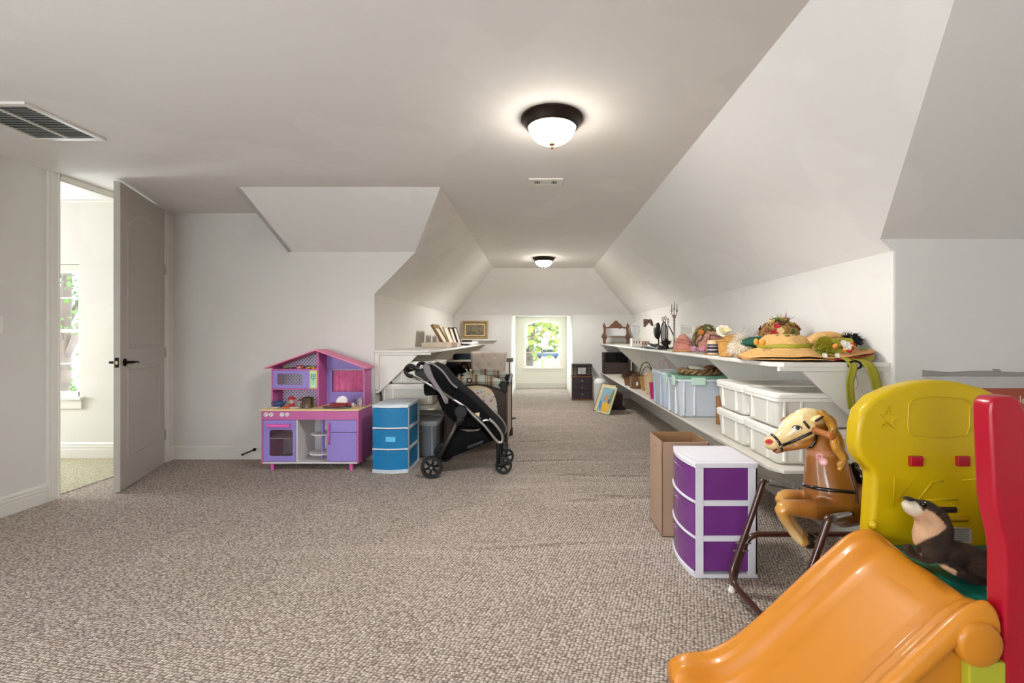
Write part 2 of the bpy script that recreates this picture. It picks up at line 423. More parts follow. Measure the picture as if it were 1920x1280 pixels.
# door casing
CAS = [(0, 0), (.012, 0), (.018, .012), (.014, .02), (.014, .045), (.019, .05), (.019, .062), (.015, .068), (.02, .078), (.02, .088), (0, .088)]
def casing(y0, dirn):
    mb = MB(); r0 = []; r1 = []
    for o, u in CAS:
        r0.append(Vector((XL + o, y0 + dirn * u, 0))); r1.append(Vector((XL + o, y0 + dirn * u, CZ - .002)))
    mb.loft([r0, r1]); return mb
struct(casing(DY0, -1), 'trim_door_casing', TRIM); struct(casing(DY1, 1), 'trim_door_casing', TRIM)
struct(MB().box((XL, DY0, DZ), (XL + .016, DY1, CZ - .002)).box((XL, DY0, DZ + .02), (XL + .022, DY1, CZ - .006)), 'trim_door_casing', TRIM)
struct(MB().box((XL - .1, DY0 - .0, 0), (XL, DY0 + .012, DZ)).box((XL - .1, DY1 - .012, 0), (XL, DY1, DZ)).box((XL - .1, DY0, DZ - .012), (XL, DY1, DZ)), 'trim_door_jamb', TRIM)

# ---- windows
GLASS = bpy.data.materials.new('window_glass'); GLASS.use_nodes = True
_n = GLASS.node_tree.nodes; _l = GLASS.node_tree.links; _n.clear()
_o = _n.new('ShaderNodeOutputMaterial'); _t = _n.new('ShaderNodeBsdfTransparent'); _g = _n.new('ShaderNodeBsdfGlossy'); _g.inputs['Roughness'].default_value = .02
_mx = _n.new('ShaderNodeMixShader')
_mx.inputs[0].default_value = .05; _l.new(_t.outputs[0], _mx.inputs[1]); _l.new(_g.outputs[0], _mx.inputs[2]); _l.new(_mx.outputs[0], _o.inputs[0])
def portal(loc, rot, sx, sy):
    o = area('sky_portal', loc, rot, sx, sy, 1); o.data.cycles.is_portal = True
# alcove window: arched, two lights wide and three high
WX0, WX1, WZ0, WZS, WZT = -.30, .525, .475, 1.46, 1.575
YW = 10.75
def arch(x0, x1, z0, zs, zt, y, n=16):
    pts = [Vector((x0, y, z0)), Vector((x1, y, z0))]
    for i in range(n + 1):
        a = i / n; x = x1 + (x0 - x1) * a; pts.append(Vector((x, y, zs + (zt - zs) * (1 - (2 * a - 1) ** 2))))
    return pts
def rect_like(x0, x1, z0, z1, y, n=16):
    pts = [Vector((x0, y, z0)), Vector((x1, y, z0))]
    for i in range(n + 1):
        pts.append(Vector((x1 + (x0 - x1) * i / n, y, z1)))
    return pts
struct(MB().plate(rect_like(AX0, AX1, 0, 1.72, YW), arch(WX0, WX1, WZ0, WZS, WZT, YW), (0, .1, 0)), 'wall_alcove_back', CREAM)
wn = thing('window_1', None, None, (.11, YW, WZ0)); wn['kind'] = 'structure'
WFR = mat('window_wood', 'cfb795', rough=.5, var=.03)
MB().plate(arch(WX0 - .045, WX1 + .045, WZ0 - .03, WZS + .01, WZT + .05, YW - .022), arch(WX0, WX1, WZ0, WZS, WZT, YW - .022), (0, .03, 0)).build('window_casing', CREAM, wn)
MB().plate(arch(WX0, WX1, WZ0, WZS, WZT, YW + .04), arch(WX0 + .025, WX1 - .025, WZ0 + .03, WZS - .02, WZT - .03, YW + .04), (0, .03, 0)).build('window_frame', CREAM, wn)
xm = (WX0 + WX1) / 2
MB().box((xm - .009, YW + .045, WZ0), (xm + .009, YW + .06, WZT - .01)).build('muntin', WFR, wn)
for z in (.83, 1.19):
    MB().box((WX0 + .02, YW + .045, z - .008), (WX1 - .02, YW + .06, z + .008)).build('muntin', WFR, wn)
MB().prism(arch(WX0, WX1, WZ0, WZS, WZT, YW + .068), (0, .004, 0)).build('pane', GLASS, wn)
MB().box((WX0 - .08, YW - .05, WZ0 - .03), (WX1 + .08, YW + .03, WZ0)).box((WX0 - .05, YW - .018, WZ0 - .08), (WX1 + .05, YW, WZ0 - .03)).build('window_sill', CREAM, wn, bevel=.004)
def sash_window(name, axis, c, u0, u1, z0, z1, inn, cols=2, sill=True):
    """double-hung window; axis 'y': lies in plane y=c, inn = +1/-1 the room side"""
    def q(a, d, z): return (a, c + d * inn, z) if axis == 'y' else (c + d * inn, a, z)
    r = thing(name, None, None, q((u0 + u1) / 2, 0, z0)); r['kind'] = 'structure'
    def bx(mb, a0, a1, d0, d1, b0, b1):
        p = q(a0, d0, b0); s = q(a1, d1, b1); mb.box([min(x, y) for x, y in zip(p, s)], [max(x, y) for x, y in zip(p, s)]); return mb
    mb = MB()
    for (a0, a1, b0, b1) in ((u0, u0 + .03, z0, z1), (u1 - .03, u1, z0, z1), (u0, u1, z1 - .035, z1), (u0, u1, z0, z0 + .05)): bx(mb, a0, a1, -.07, -.02, b0, b1)
    mb.build('window_frame', TRIM, r)
    zm = (z0 + z1) / 2
    bx(MB(), u0, u1, -.06, -.03, zm - .018, zm + .018).build('meeting_rail', TRIM, r)
    for k in range(1, cols):
        x = u0 + (u1 - u0) * k / cols; bx(MB(), x - .008, x + .008, -.055, -.04, z0, z1).build('muntin', TRIM, r)
    for z in (z0 + (zm - z0) / 2, zm + (z1 - zm) / 2): bx(MB(), u0, u1, -.055, -.04, z - .006, z + .006).build('muntin', TRIM, r)
    bx(MB(), u0, u1, -.067, -.063, z0, z1).build('pane', GLASS, r)
    if sill:
        bx(bx(MB(), u0 - .05, u1 + .05, -.02, .045, z0 - .025, z0 + .003), u0 - .035, u1 + .035, 0, .018, z0 - .115, z0 - .025).build('window_sill', TRIM, r, bevel=.004)
    return r
sash_window('window_2', 'y', 4.56, -5.45, -4.555, .6, 1.92, -1, 3)
SHD = mat('shade_fabric', 'd8d4c8', rough=.8)
wt = bpy.data.objects['window_2']
MB().box((-5.44, 4.565, 1.86), (-4.56, 4.60, 1.915)).cyl((-5.44, 4.58, 1.855), (-4.56, 4.58, 1.855), .016).build('window_shade', SHD, wt)
sash_window('window_3', 'x', -6.4, 3.4, 4.3, .55, 2.1, 1, 2)
sash_window('window_4', 'y', -3.0, -2.1, -.5, .55, 2.1, 1, 3)
sash_window('window_5', 'x', XL, -1.8, -.2, .55, 2.1, 1, 3)
#portal((.11, 10.9, 1.02), (radians(90), 0, pi), .83, 1.1)
#portal((-5.0, 4.7, 1.26), (radians(90), 0, pi), .9, 1.32)

# ---- the open door, hinged on the far jamb
def door():
    W, H, TH = .865, 2.385, .042
    ang = math.atan2(3.535 - 4.30, -3.265 + 3.565)      # direction from hinge to free edge
    r = thing('door_1', 'grey panelled door swung open into the room', None, (-3.562, 4.315, .008)); r['kind'] = 'structure'; del r['label']
    hx = Vector(r.location); R = rz(ang)
    # local: x along leaf from hinge, y thickness (towards the camera-right side = +), z up
    def add(mbx, name, m, **k):
        mbx.v = [R @ v + hx for v in mbx.v]; return mbx.build(name, m, r, **k)
    FY = TH
    # leaf body with two recessed panels on the room face (y = FY side) built as stiles and rails
    mb = MB()
    x0, x1 = .115, W - .115
    def face_panel(mb, y, s, z0, z1, top):
        n = 12
        def loop(ins, d, zt):
            pts = [Vector((x0 + ins, y + s * d, z0 + ins)), Vector((x1 - ins, y + s * d, z0 + ins))]
            for i in range(n + 1):
                a = i / n; x = (x1 - ins) + ((x0 + ins) - (x1 - ins)) * a
                h = (z1 - ins) + ((top) * (1 - (2 * a - 1) ** 2) if top else 0); pts.append(Vector((x, y + s * d, h)))
            return pts
        rings = [loop(0, 0, 0), loop(.010, -.007, 0), loop(.022, -.007, 0), loop(.05, -.001, 0)]
        return rings
    mb.box((0, .0, 0), (W, TH - .0001, H))
    leaf = add(mb, 'door_leaf', DOORM, bevel=.0015)
    bm = bmesh.new(); bm.from_mesh(leaf.data); bm.free()
    for nm, z0, z1, top in (('raised_panel', .24, .93, 0), ('raised_panel', 1.10, 2.10, .13)):
        mbp = MB(); n = 12
        def lp(ins, d):
            pts = [Vector((x0 + ins, TH + d, z0 + ins)), Vector((x1 - ins, TH + d, z0 + ins))]
            for i in range(n + 1):
                a = i / n; pts.append(Vector((x1 - ins + (x0 - x1 + 2 * ins) * a, TH + d, z1 - ins + top * (1 - (2 * a - 1) ** 2))))
            return pts
        mbp.loft([lp(-.004, -.001), lp(.004, .006), lp(.014, .007), lp(.024, .001), lp(.034, .0006), lp(.052, .005), lp(.06, .005)], True, True)
        add(mbp, nm, DOORM, auto=30)
    BLK = mat('black_metal', '17140f', rough=.35, metal=.8)
    for s in (1, -1):
        yb = TH if s > 0 else 0
        h = MB().lathe([(.031, 0), (.031, s * .004), (.027, s * .009), (.012, s * .012), (.011, s * .045)], (W - .07, yb, 1.0 - .008 + .0), 20, 'y')
        h.tube(spline([(W - .07, yb + s * .045, .992), (W - .10, yb + s * .052, .992), (W - .15, yb + s * .05, .990), (W - .19, yb + s * .045, .985)]), [.011] * 6 + [.009] * 8 + [.007] * 5, 10)
        add(h, 'door_handle', BLK, smooth=True)
    add(MB().box((W - .001, .008, .955), (W + .002, TH - .008, 1.03)), 'latch_plate', BLK)
    add(MB().box((W + .001, .015, .98), (W + .008, TH - .014, 1.005)), 'latch', mat('brass', 'b9a77a', rough=.3, metal=1), )
    for z in (.22, 1.0, 1.78, 2.2)[0:3]:
        add(MB().cyl((-.008, TH + .002, z), (-.008, TH + .002, z + .09), .0085, n=10).box((-.03, TH - .02, z), (-.008, TH - .016, z + .09)), 'hinge', mat('hinge_steel', 'b7b2a8', rough=.35, metal=.6))
    return r
door()

# ------------------------------------------------------------------ ceiling lamps, vents, small fixtures
BRONZE = mat('dark_bronze', '2a201a', rough=.38, metal=.6, var=.08)
OPAL = mat('lit_opal_glass', 'fff6ea', rough=.35, var=0, emit=48.0)
def ceiling_lamp():
    r = thing('ceiling_light', 'round flush ceiling lamp with dark bronze rim and lit glass bowl, the big one ahead of the small air vent', 'ceiling light', (0, 0, 0))
    MB().lathe([(.172, 0), (.173, -.010), (.168, -.015), (.162, -.019), (.157, -.028), (.149, -.038), (.146, -.046), (.137, -.058), (.128, -.056)], n=48).build('rim', BRONZE, r, auto=40)
    MB().lathe([(.130, -.055), (.127, -.070), (.117, -.088), (.098, -.110), (.070, -.127), (.040, -.136), (.004, -.139)], n=48).build('glass_bowl', OPAL, r, smooth=True)
    MB().lathe([(.002, -.134), (.018, -.139), (.016, -.146), (.008, -.149), (.006, -.155), (.008, -.158), (.007, -.165), (.002, -.169)], n=16).build('finial', mat('finial_bronze', '6b4426', rough=.35, metal=.5), r, smooth=True)
    return r
l1 = ceiling_lamp()
l2 = copy_tree(l1); move(l1, (.08, 2.55, CZ)); move(l2, (.095, 7.06, CZ))
l1['label'] = 'large round flush ceiling lamp with dark bronze rim, lit, above the middle of the carpet'
l2['label'] = 'round flush ceiling lamp, lit, far along near the sloped end of the ceiling'
l1['group'] = l2['group'] = 'flush ceiling lamps'
for x, y, en in ((.08, 2.55, 66), (.095, 7.06, 90)):
    d = bpy.data.lights.new('lamp_light', 'SPOT'); d.energy = en; d.color = (1, .99, .985); d.spot_size = radians(172); d.spot_blend = .35; d.shadow_soft_size = .11
    o = bpy.data.objects.new('lamp_light', d); COL.objects.link(o); o.location = (x, y, CZ - .30)
WM = mat('white_metal', 'e4e1da', rough=.35, var=.01)
DK = mat('vent_dark', '24262b', rough=.7)
# return-air grille
r = thing('return_air_grille', 'large white slatted return air grille in the ceiling beside the doorway', 'air vent', (-2.84, 2.585, CZ))
x0, x1, y0, y1 = -3.06, -2.64, 2.36, 2.81
mb = MB().plate([(x0, y0, CZ), (x1, y0, CZ), (x1, y1, CZ), (x0, y1, CZ)], [(x0 + .03, y0 + .03, CZ), (x1 - .03, y0 + .03, CZ), (x1 - .03, y1 - .03, CZ), (x0 + .03, y1 - .03, CZ)], (0, 0, -.014))
mb.box((-2.855, y0 + .03, CZ - .013), (-2.84, y1 - .03, CZ - .001)).build('frame', WM, r, bevel=.003)
MB().box((x0 + .02, y0 + .02, CZ - .0035), (x1 - .02, y1 - .02, CZ - .0005)).build('backing', DK, r)
slat = None
for i in range(19):
    y = y0 + .045 + i * .0205
    if slat is None:
        slat = MB().box((x0 + .03, y - .006, CZ - .0085), (x1 - .03, y + .006, CZ - .0075), rx(radians(35))).build('slat', WM, r); ys0 = y
    else:
        c = slat.copy(); COL.objects.link(c); c.parent = r; c.location = (0, y - ys0, 0)
# supply register
r = thing('supply_air_vent', 'small white rectangular air register in the ceiling between the two lamps', 'air vent', (.06, 3.58, CZ))
x0, x1, y0, y1 = -.07, .195, 3.50, 3.66
MB().plate([(x0, y0, CZ), (x1, y0, CZ), (x1, y1, CZ), (x0, y1, CZ)], [(x0 + .045, y0 + .04, CZ), (x1 - .045, y0 + .04, CZ), (x1 - .045, y1 - .04, CZ), (x0 + .045, y1 - .04, CZ)], (0, 0, -.012)).build('frame', WM, r, bevel=.003)
MB().box((x0 + .04, y0 + .03, CZ - .004), (x1 - .04, y1 - .03, CZ - .001)).build('backing', DK, r)
for k in list(range(5)) + list(range(10, 15)):
    xx = x0 + .05 + k * .0125
    MB().box((xx - .0022, y0 + .04, CZ - .011), (xx + .0022, y1 - .04, CZ - .004)).build('slat', WM, r)
for k in range(6):
    yy = y0 + .046 + k * .0135
    MB().box((.015, yy - .0035, CZ - .011), (.11, yy + .0035, CZ - .004)).build('slat', WM, r)
# light switch at the picture edge, doorstop, cord hook
r = thing('light_switch', 'white light switch plate on the wall near the doorway', 'switch', (XL, 3.035, 1.26))
MB().rbox((XL, 2.985, 1.22), (XL + .006, 3.06, 1.34), .003).build('plate', WM, r)
MB().box((XL + .005, 3.012, 1.255), (XL + .010, 3.035, 1.305)).build('rocker', TRIM, r)
b = P(476, 843, 4.47); r = thing('door_stop', 'black spring door stop screwed to the baseboard beside the toy kitchen', 'door stop', b)
MB().cyl(b + Vector((0, .016, 0)), b, .014, n=12).tube([b, b + Vector((-.02, -.025, -.008)), b + Vector((-.07, -.06, -.03))], .006, 8).build('rod', BLK_ if 'BLK_' in globals() else mat('black_metal', '17140f'), r)
MB().cyl(b + Vector((-.065, -.056, -.028)), b + Vector((-.078, -.065, -.034)), .010, n=10).build('tip', mat('black_rubber', '141414', rough=.7), r)

# ------------------------------------------------------------------ outside
LAWN = mat('lawn', '3f6a1c', rough=.9, var=.25, nscale=.4)
struct(MB().box((-60, 22, -3.2), (60, 85, -3)), 'lawn', LAWN)
struct(MB().box((-80, 85, -3.2), (80, 110, -2.98)), 'street', mat('pale_road', 'b9b4aa', rough=.9))
BARK = mat('bark', '4a4038', rough=.9, var=.25, nscale=4, bump=.3, bscale=12)
LEAF = [mat('leaf_green', '344d1c', rough=.8, var=.35, nscale=2), mat('leaf_yellow_green', '5c6622', rough=.8, var=.3, nscale=2)]
def tree(label, x, y, h, tr, cr, lean, lf, seed, n=300, trunk_h=.5, group='trees on the lawn outside', low=-.6):
    rnd = random.Random(seed)
    r = thing('tree', label, 'tree', (x, y, -3), group)
    mb = MB().tube(spline([(x, y, -3), (x + lean * .3, y, -3 + h * .2), (x + lean * .6, y, -3 + h * .45), (x + lean, y, -3 + h * .8)]), [tr * (1 - .6 * i / 18) for i in range(19)], 10)
    for k in range(6):
        a = rnd.uniform(0, 6.28); z = -3 + h * rnd.uniform(.35, .65); q = Vector((x + lean * .6, y, z))
        mb.tube([q, q + Vector((cos(a) * cr * .5, sin(a) * cr * .5, h * .15)), q + Vector((cos(a) * cr * .9, sin(a) * cr * .9, h * .22))], [tr * .4, tr * .25, tr * .08], 6)
    mb.build('trunk', BARK, r, smooth=True)
    m2 = MB()
    for k in range(n * 8):
        while True:
            p = Vector([rnd.uniform(-1, 1) for _ in range(3)])
            if p.length < 1 and noise.noise(p * 2.3 + Vector((seed, 0, 0))) > -.12: break
        c = Vector((x + lean * .8 + p.x * cr, y + p.y * cr, -3 + h * .62 + p.z * h * .42)); s = cr * .045 * rnd.uniform(.6, 1.4)
        u = Vector([rnd.gauss(0, 1) for _ in range(3)]).normalized(); v = u.orthogonal().normalized()
        m2.add([c + u * s, c + v * s * .6, c - u * s, c - v * s * .6], [(0, 1, 2, 3)])
    o = m2.build('foliage', lf, r); o['kind'] = 'stuff'
tree('thick pale-barked tree close outside the arched alcove window', -1.0, 30, 13, .55, 5.5, 1.0, LEAF[1], 3, 400)
tree('slim tree further off on the lawn, seen through the lower pane', 5.2, 62, 11, .35, 5, .3, LEAF[0], 5)
tree('second slim tree on the lawn beside its twin', 9.4, 74, 11.5, .35, 5, -.3, LEAF[0], 8)
tree('leafy tree behind the lawn filling the upper panes', 4.5, 45, 16, .3, 4.5, .2, LEAF[1], 9, 450)
tree('dense green tree beyond the slim ones', -4.5, 76, 12, .4, 6, .2, LEAF[0], 12)
tree('green tree outside the hall window', -13.5, 13, 10, .22, 1.6, .2, LEAF[0], 15, 260, group='trees outside the hall window')
r = thing('parked_car', 'dark blue car parked beyond the lawn, through the arched window', 'car', (2.5, 88, -3))
MB().rbox((-.6, 87, -2.6), (4.4, 89, -1.8), .2).build('body', mat('car_blue', '2b3a50', rough=.3, coat=.5), r)
MB().prism([(.3, 87.1, -1.8), (3.6, 87.1, -1.8), (3.0, 87.1, -1.15), (.9, 87.1, -1.15)], (0, 1.8, 0)).build('cabin', mat('car_glass', '10151c', rough=.1), r)
for xx in (.4, 3.4):
    MB().cyl((xx, 86.95, -2.65), (xx, 87.2, -2.65), .34, n=16).build('wheel', mat('black_rubber', '141414'), r)
# brick chimney wall seen through the hall window
struct(MB().box((-14.5, 9.5, -3), (-10.9, 9.8, 6)), 'wall_neighbour', mat('pale_brick', 'd9c9b6', rough=.9, var=.12, nscale=3))

# ------------------------------------------------------------------ toy kitchen
PINK = mat('pink_paint', 'c2649f', rough=.4, var=.02)
PINKR = mat('roof_pink', 'e07ca2', rough=.45, var=.02)
LAV = mat('lavender_paint', '9583cb', rough=.4, var=.02)
WHT = mat('white_board', 'dedbdb', rough=.4, var=.01)
COUNT = mat('counter_yellow', 'ecd79a', rough=.4, var=.04)
PWHITE = mat('white_plastic', 'eeeceb', rough=.35, var=.01)
def dots(name, base, dot, scale):
    m = bpy.data.materials.new(name); m.use_nodes = True; N = m.node_tree.nodes; L = m.node_tree.links; b = N['Principled BSDF']
    tc = N.new('ShaderNodeTexCoord'); mp = N.new('ShaderNodeMapping'); mp.inputs['Rotation'].default_value = (0, radians(45), 0); L.new(tc.outputs['Object'], mp.inputs['Vector'])
    vo = N.new('ShaderNodeTexVoronoi'); vo.inputs['Scale'].default_value = scale; vo.inputs['Randomness'].default_value = 0
    sx = N.new('ShaderNodeSeparateXYZ'); L.new(mp.outputs['Vector'], sx.inputs[0]); cx = N.new('ShaderNodeCombineXYZ'); L.new(sx.outputs['X'], cx.inputs['X']); L.new(sx.outputs['Z'], cx.inputs['Y'])
    vo.voronoi_dimensions = '2D'; L.new(cx.outputs[0], vo.inputs['Vector'])
    rp = N.new('ShaderNodeValToRGB'); rp.color_ramp.elements[0].position = .26; rp.color_ramp.elements[0].color = lin(dot); rp.color_ramp.elements[1].position = .32; rp.color_ramp.elements[1].color = lin(base)
    L.new(vo.outputs['Distance'], rp.inputs['Fac']); L.new(rp.outputs['Color'], b.inputs['Base Color']); b.inputs['Roughness'].default_value = .5
    return m
DOTS = dots('polka_dot_print', 'd8d3e2', '5a4f8e', 46)
X0, X1, YF, YB, HF = -2.476, -1.606, 4.11, 4.44, 4.262
XM = -2.045
K = thing('toy_kitchen', 'pink and lavender wooden toy kitchen with a house-shaped pink roof', 'toy kitchen', ((X0 + X1) / 2, (YF + YB) / 2, 0))
zc = .55; zb = .062; th = .014
def B(name, a, b, m, par=K, bev=.0015, **k): return MB().box(a, b).build(name, m, par, bevel=bev, **k)
B('side_panel', (X0, YF, zb), (X0 + th, YB, zc - .014), PINK)
B('side_panel', (X1 - th, YF, zb), (X1, YB, zc - .014), PINK)
B('counter', (X0 - .01, YF - .012, zc - .014), (X1 + .006, YB, zc), COUNT, bev=.003)
cp = B('control_panel', (X0 + th, YF, .455), (X1 - th, YF + .012, zc - .014), PINK)
B('base_board', (X0 + th, YF, zb), (X1 - th, YB - .01, zb + .014), WHT)
B('back_board', (X0 + th, YB - .008, zb + .014), (X1 - th, YB, zc - .014), WHT)
XA, XB = -2.158, -1.882
B('divider', (XA - .006, YF + .002, zb + .014), (XA + .006, YB - .008, .455), WHT)
B('divider', (XB, YF + .012, zb + .014), (XB + .01, YB - .008, .455), WHT)
for x in (X0 + .045, X0 + .093, X0 + .19, X0 + .237):
    kb = MB().lathe([(.019, 0), (.0195, -.006), (.017, -.014), (.004, -.015)], (x, YF, .503), 18, 'y').build('knob', PWHITE, cp, auto=40)
    MB().box((x - .0018, YF - .018, .503 - .013), (x + .0018, YF - .0145, .503 + .013), ry(.6)).build('knob_mark', mat('knob_grey', '7d6f86'), cp)
def rr(x0, x1, z0, z1, r, y, n=5):
    pts = []
    for cx, cz, a0 in ((x1 - r, z0 + r, -pi / 2), (x1 - r, z1 - r, 0), (x0 + r, z1 - r, pi / 2), (x0 + r, z0 + r, pi)):
        for i in range(n + 1):
            a = a0 + pi / 2 * i / n; pts.append(Vector((cx + cos(a) * r, y, cz + sin(a) * r)))
    return pts
# oven door with its window
od = MB().plate(rr(X0 + th + .003, XA - .008, zb + .018, .452, .003, YF), rr(X0 + .072, XA - .035, .13, .365, .022, YF), (0, .012, 0)).build('oven_door', LAV, K)
TG = mat('smoky_pane', '6d5560', rough=.15, alpha=.28, var=0)
MB().box((X0 + .066, YF + .011, .125), (XA - .03, YF + .0125, .37)).build('oven_window', TG, od)
MB().rbox((X0 + .06, YF - .03, .392), (XA - .05, YF - .014, .42), .008).box((X0 + .065, YF - .02, .40), (X0 + .08, YF, .412)).box((XA - .07, YF - .02, .40), (XA - .055, YF, .412)).build('oven_handle', mat('handle_pink', 'd95fae', rough=.35), od)
B('oven_rack', (X0 + th, YF + .03, .275), (XA - .006, YB - .01, .283), WHT)
# turntable shelves
cx_, cy_ = -2.0, YF + .12
for z, r_ in ((.125, .115), (.30, .10)):
    MB().lathe([(.005, 0), (r_, 0), (r_, .010), (.005, .010)], (-1.995, YF + .15, z), 36, sy=1.0).build('turntable_shelf', WHT, K, auto=30)
MB().cyl((-1.995, YF + .15, zb + .014), (-1.995, YF + .15, .455), .0165, n=20).build('turntable_post', LAV, K, auto=40)
# fridge doors
XD = -1.888
for z0, z1, hz, nm in ((.345, .452, .39, 'freezer_door'), (zb + .018, .341, .285, 'fridge_door')):
    d = MB().box((XD, YF - .001, z0), (X1 - th - .002, YF + .012, z1)).build(nm, LAV, K, bevel=.002)
    h2 = .032 if z0 > .3 else .045
    MB().tube(spline([(XD + .022, YF, hz + h2), (XD + .022, YF - .02, hz + h2 * .8), (XD + .022, YF - .026, hz), (XD + .022, YF - .02, hz - h2 * .8), (XD + .022, YF, hz - h2)], 4), .008, 8).build('door_handle', bpy.data.materials['handle_pink'], d, smooth=True)
for x in (X0 + .085, X1 - .075):
    for y in (YF + .03, YB - .04):
        MB().cyl((x, y, 0), (x, y, zb), .015, .019, n=16).build('foot', mat('handle_pink', 'd95fae'), K, auto=40)
# upper house
ze, zr = .915, 1.083
def roofz(x): return zr - (zr - ze) * abs(x - XM) / (X1 + .035 - XM)
def sp(x0, x1, y0, y1, z0, m, name, par=K):
    return MB().prism([(x0, y0, z0), (x1, y0, z0), (x1, y0, roofz(x1) - .012), (x0, y0, roofz(x0) - .012)], (0, y1 - y0, 0)).build(name, m, par, bevel=.0015)
sp(X0 + .002, X0 + .014, HF, YB, zc, PINK, 'hutch_side'); sp(X1 - .014, X1 - .002, HF, YB, zc, PINK, 'hutch_side')
sp(XM - .004, XM + .010, HF, YB, zc, PINK, 'hutch_divider')
MB().prism([(X0 + .014, YB - .006, zc), (XM - .004, YB - .006, zc), (XM - .004, YB - .006, roofz(XM) - .012), (X0 + .014, YB - .006, roofz(X0 + .014) - .012)], (0, .006, 0)).build('dotted_back_panel', DOTS, K)
# lavender panel with window opening
WL, WR, WB_, WT = XM + .062, X1 - .03, .668, .885
mb = MB()
y0 = YB - .008
mb.box((XM + .01, y0, zc), (WL, YB, WT)).box((WL, y0, zc), (X1 - .014, YB, WB_)).box((WR, y0, WB_), (X1 - .014, YB, WT))
mb.prism([(XM + .01, y0, WT), (X1 - .014, y0, WT), (X1 - .014, y0, roofz(X1) - .012), (XM + .01, y0, roofz(XM + .01) - .012)], (0, .008, 0))
mb.build('window_panel', LAV, K)
wf = MB().plate(rr(WL - .018, WR + .014, WB_ - .018, WT + .016, .003, y0 - .012), rr(WL, WR, WB_, WT, .002, y0 - .012), (0, .012, 0)).build('window_frame', LAV, K)
CURT = mat('curtain_pink', 'cf6793', rough=.8, var=.12, nscale=25)
def curt(u, v):
    x = WL + .008 + u * (WR - WL - .04); z = WT - .004 - v * (WT - WB_ - .002)
    return (x + .004 * sin(v * 6) * u, y0 + .004 + .007 * sin(u * 42 + sin(u * 9) * 2) * (.5 + .5 * v), z)
MB().grid(70, 10, curt).build('curtain', CURT, K, smooth=True, solid=.001)
MB().cyl((WL - .01, y0 - .001, WT - .006), (WR + .01, y0 - .001, WT - .006), .003, n=8).build('curtain_rod', PWHITE, K)
# microwave
za, zt_ = .718, .888
B('hutch_shelf', (X0 + .014, HF, za - .012), (XM - .004, YB - .006, za), PINK)
B('hutch_shelf', (X0 + .014, HF, zt_), (XM - .004, YB - .006, zt_ + .012), PINK)
XK = XM - .072
md = MB().plate(rr(X0 + .018, XK - .002, za + .002, zt_ - .002, .002, HF - .003), rr(X0 + .058, XK - .066, za + .036, zt_ - .032, .014, HF - .003), (0, .01, 0)).build('microwave_door', LAV, K)
MB().box((X0 + .054, HF + .006, za + .032), (XK - .062, HF + .0072, zt_ - .028)).build('microwave_window', mat('clear_pane', 'c8c0cf', rough=.1, alpha=.12, var=0), md)
for z in (za + .035, zt_ - .035): MB().cyl((XK - .03, HF - .005, z), (XK - .03, HF - .001, z), .0035, n=8).build('screw', mat('screw_dark', '4a3f78'), md)
kp = MB().box((XK, HF - .003, za + .001), (XM - .006, HF + .006, zt_ - .001)).build('keypad', mat('keypad_yellow', 'e9e38d', rough=.5), K)
MB().box((XK + .008, HF - .0045, za + .012), (XM - .014, HF - .003, zt_ - .012)).build('keypad_label', mat('keypad_green', 'a9d9b8', rough=.5), kp)
KB = mat('key_blue', '3f7fa6', rough=.5); k0 = None
for i in range(3):
    for j in range(4):
        if j == 3 and i != 1: continue
        x = XK + .018 + i * .0165; z = zt_ - .042 - j * .0155
        MB().rbox((x - .006, HF - .0062, z - .0055), (x + .006, HF - .0045, z + .0055), .002, 2).build('key', KB, kp)
MB().box((XK + .012, HF - .005, za + .018), (XM - .018, HF - .0045, za + .034)).build('keypad_strip', mat('keypad_mint', 'cdeede', rough=.5), kp)
# roof boards
for s in (-1, 1):
    xe = XM + s * (X1 + .035 - XM)
    MB().prism([(XM, HF - .045, zr - .012), (XM, HF - .045, zr), (xe, HF - .045, ze), (xe - s * .003, HF - .045, ze - .012)], (0, YB - HF + .04, 0)).build('roof_board', PINKR, K, bevel=.001)
ZI = zc + .0012
# ---- toy food and pots on it: each its own thing
BLU = mat('toy_blue', '2f4a78', rough=.35, var=.08); RED = mat('toy_red', 'b3202a', rough=.35); GRN = mat('toy_green', '7fa03a', rough=.5); YEL = mat('toy_yellow', 'ecc23c', rough=.4)
STEEL = mat('brushed_steel', '8f857c', rough=.22, metal=1, var=.05)
def teapot(x, y, z):
    r = thing('toy_teapot', 'small blue toy teapot at the end of the toy kitchen counter', 'toy', (x, y, z))
    b = MB().lathe([(.02, 0), (.032, .006), (.044, .028), (.042, .045), (.03, .056), (.02, .058)], (x, y, z), 20).build('body', BLU, r, smooth=True)
    MB().lathe([(.024, .056), (.018, .063), (.006, .067), (.006, .072), (.001, .074)], (x, y, z), 16).build('lid', BLU, r, smooth=True)
    MB().tube(spline([(x - .04, y, z + .045), (x - .062, y, z + .045), (x - .066, y, z + .03), (x - .05, y, z + .018), (x - .038, y, z + .016)], 4), .0045, 8).build('handle', BLU, r, smooth=True)
    MB().tube(spline([(x + .036, y, z + .02), (x + .055, y, z + .03), (x + .066, y, z + .052)], 4), [.009] * 4 + [.006] * 5, 8).build('spout', BLU, r, smooth=True)
teapot(-2.385, HF - .035, ZI)
def plate_(x, y, z, rr_, lab, m=PWHITE, name='toy_plate'):
    return tag(MB().lathe([(rr_ * .5, 0), (rr_ * .62, .002), (rr_, .010), (rr_ * 1.0, .013), (rr_ * .6, .006), (.001, .005)], (x, y, z), 24).build(name, m, None, smooth=True), lab, 'plate')
plate_(-2.385, YF + .05, ZI, .042, 'small white toy plate in front of the blue teapot')
plate_(-2.20, YF + .045, ZI, .045, 'small white toy plate in front of the steel pot and red machine')
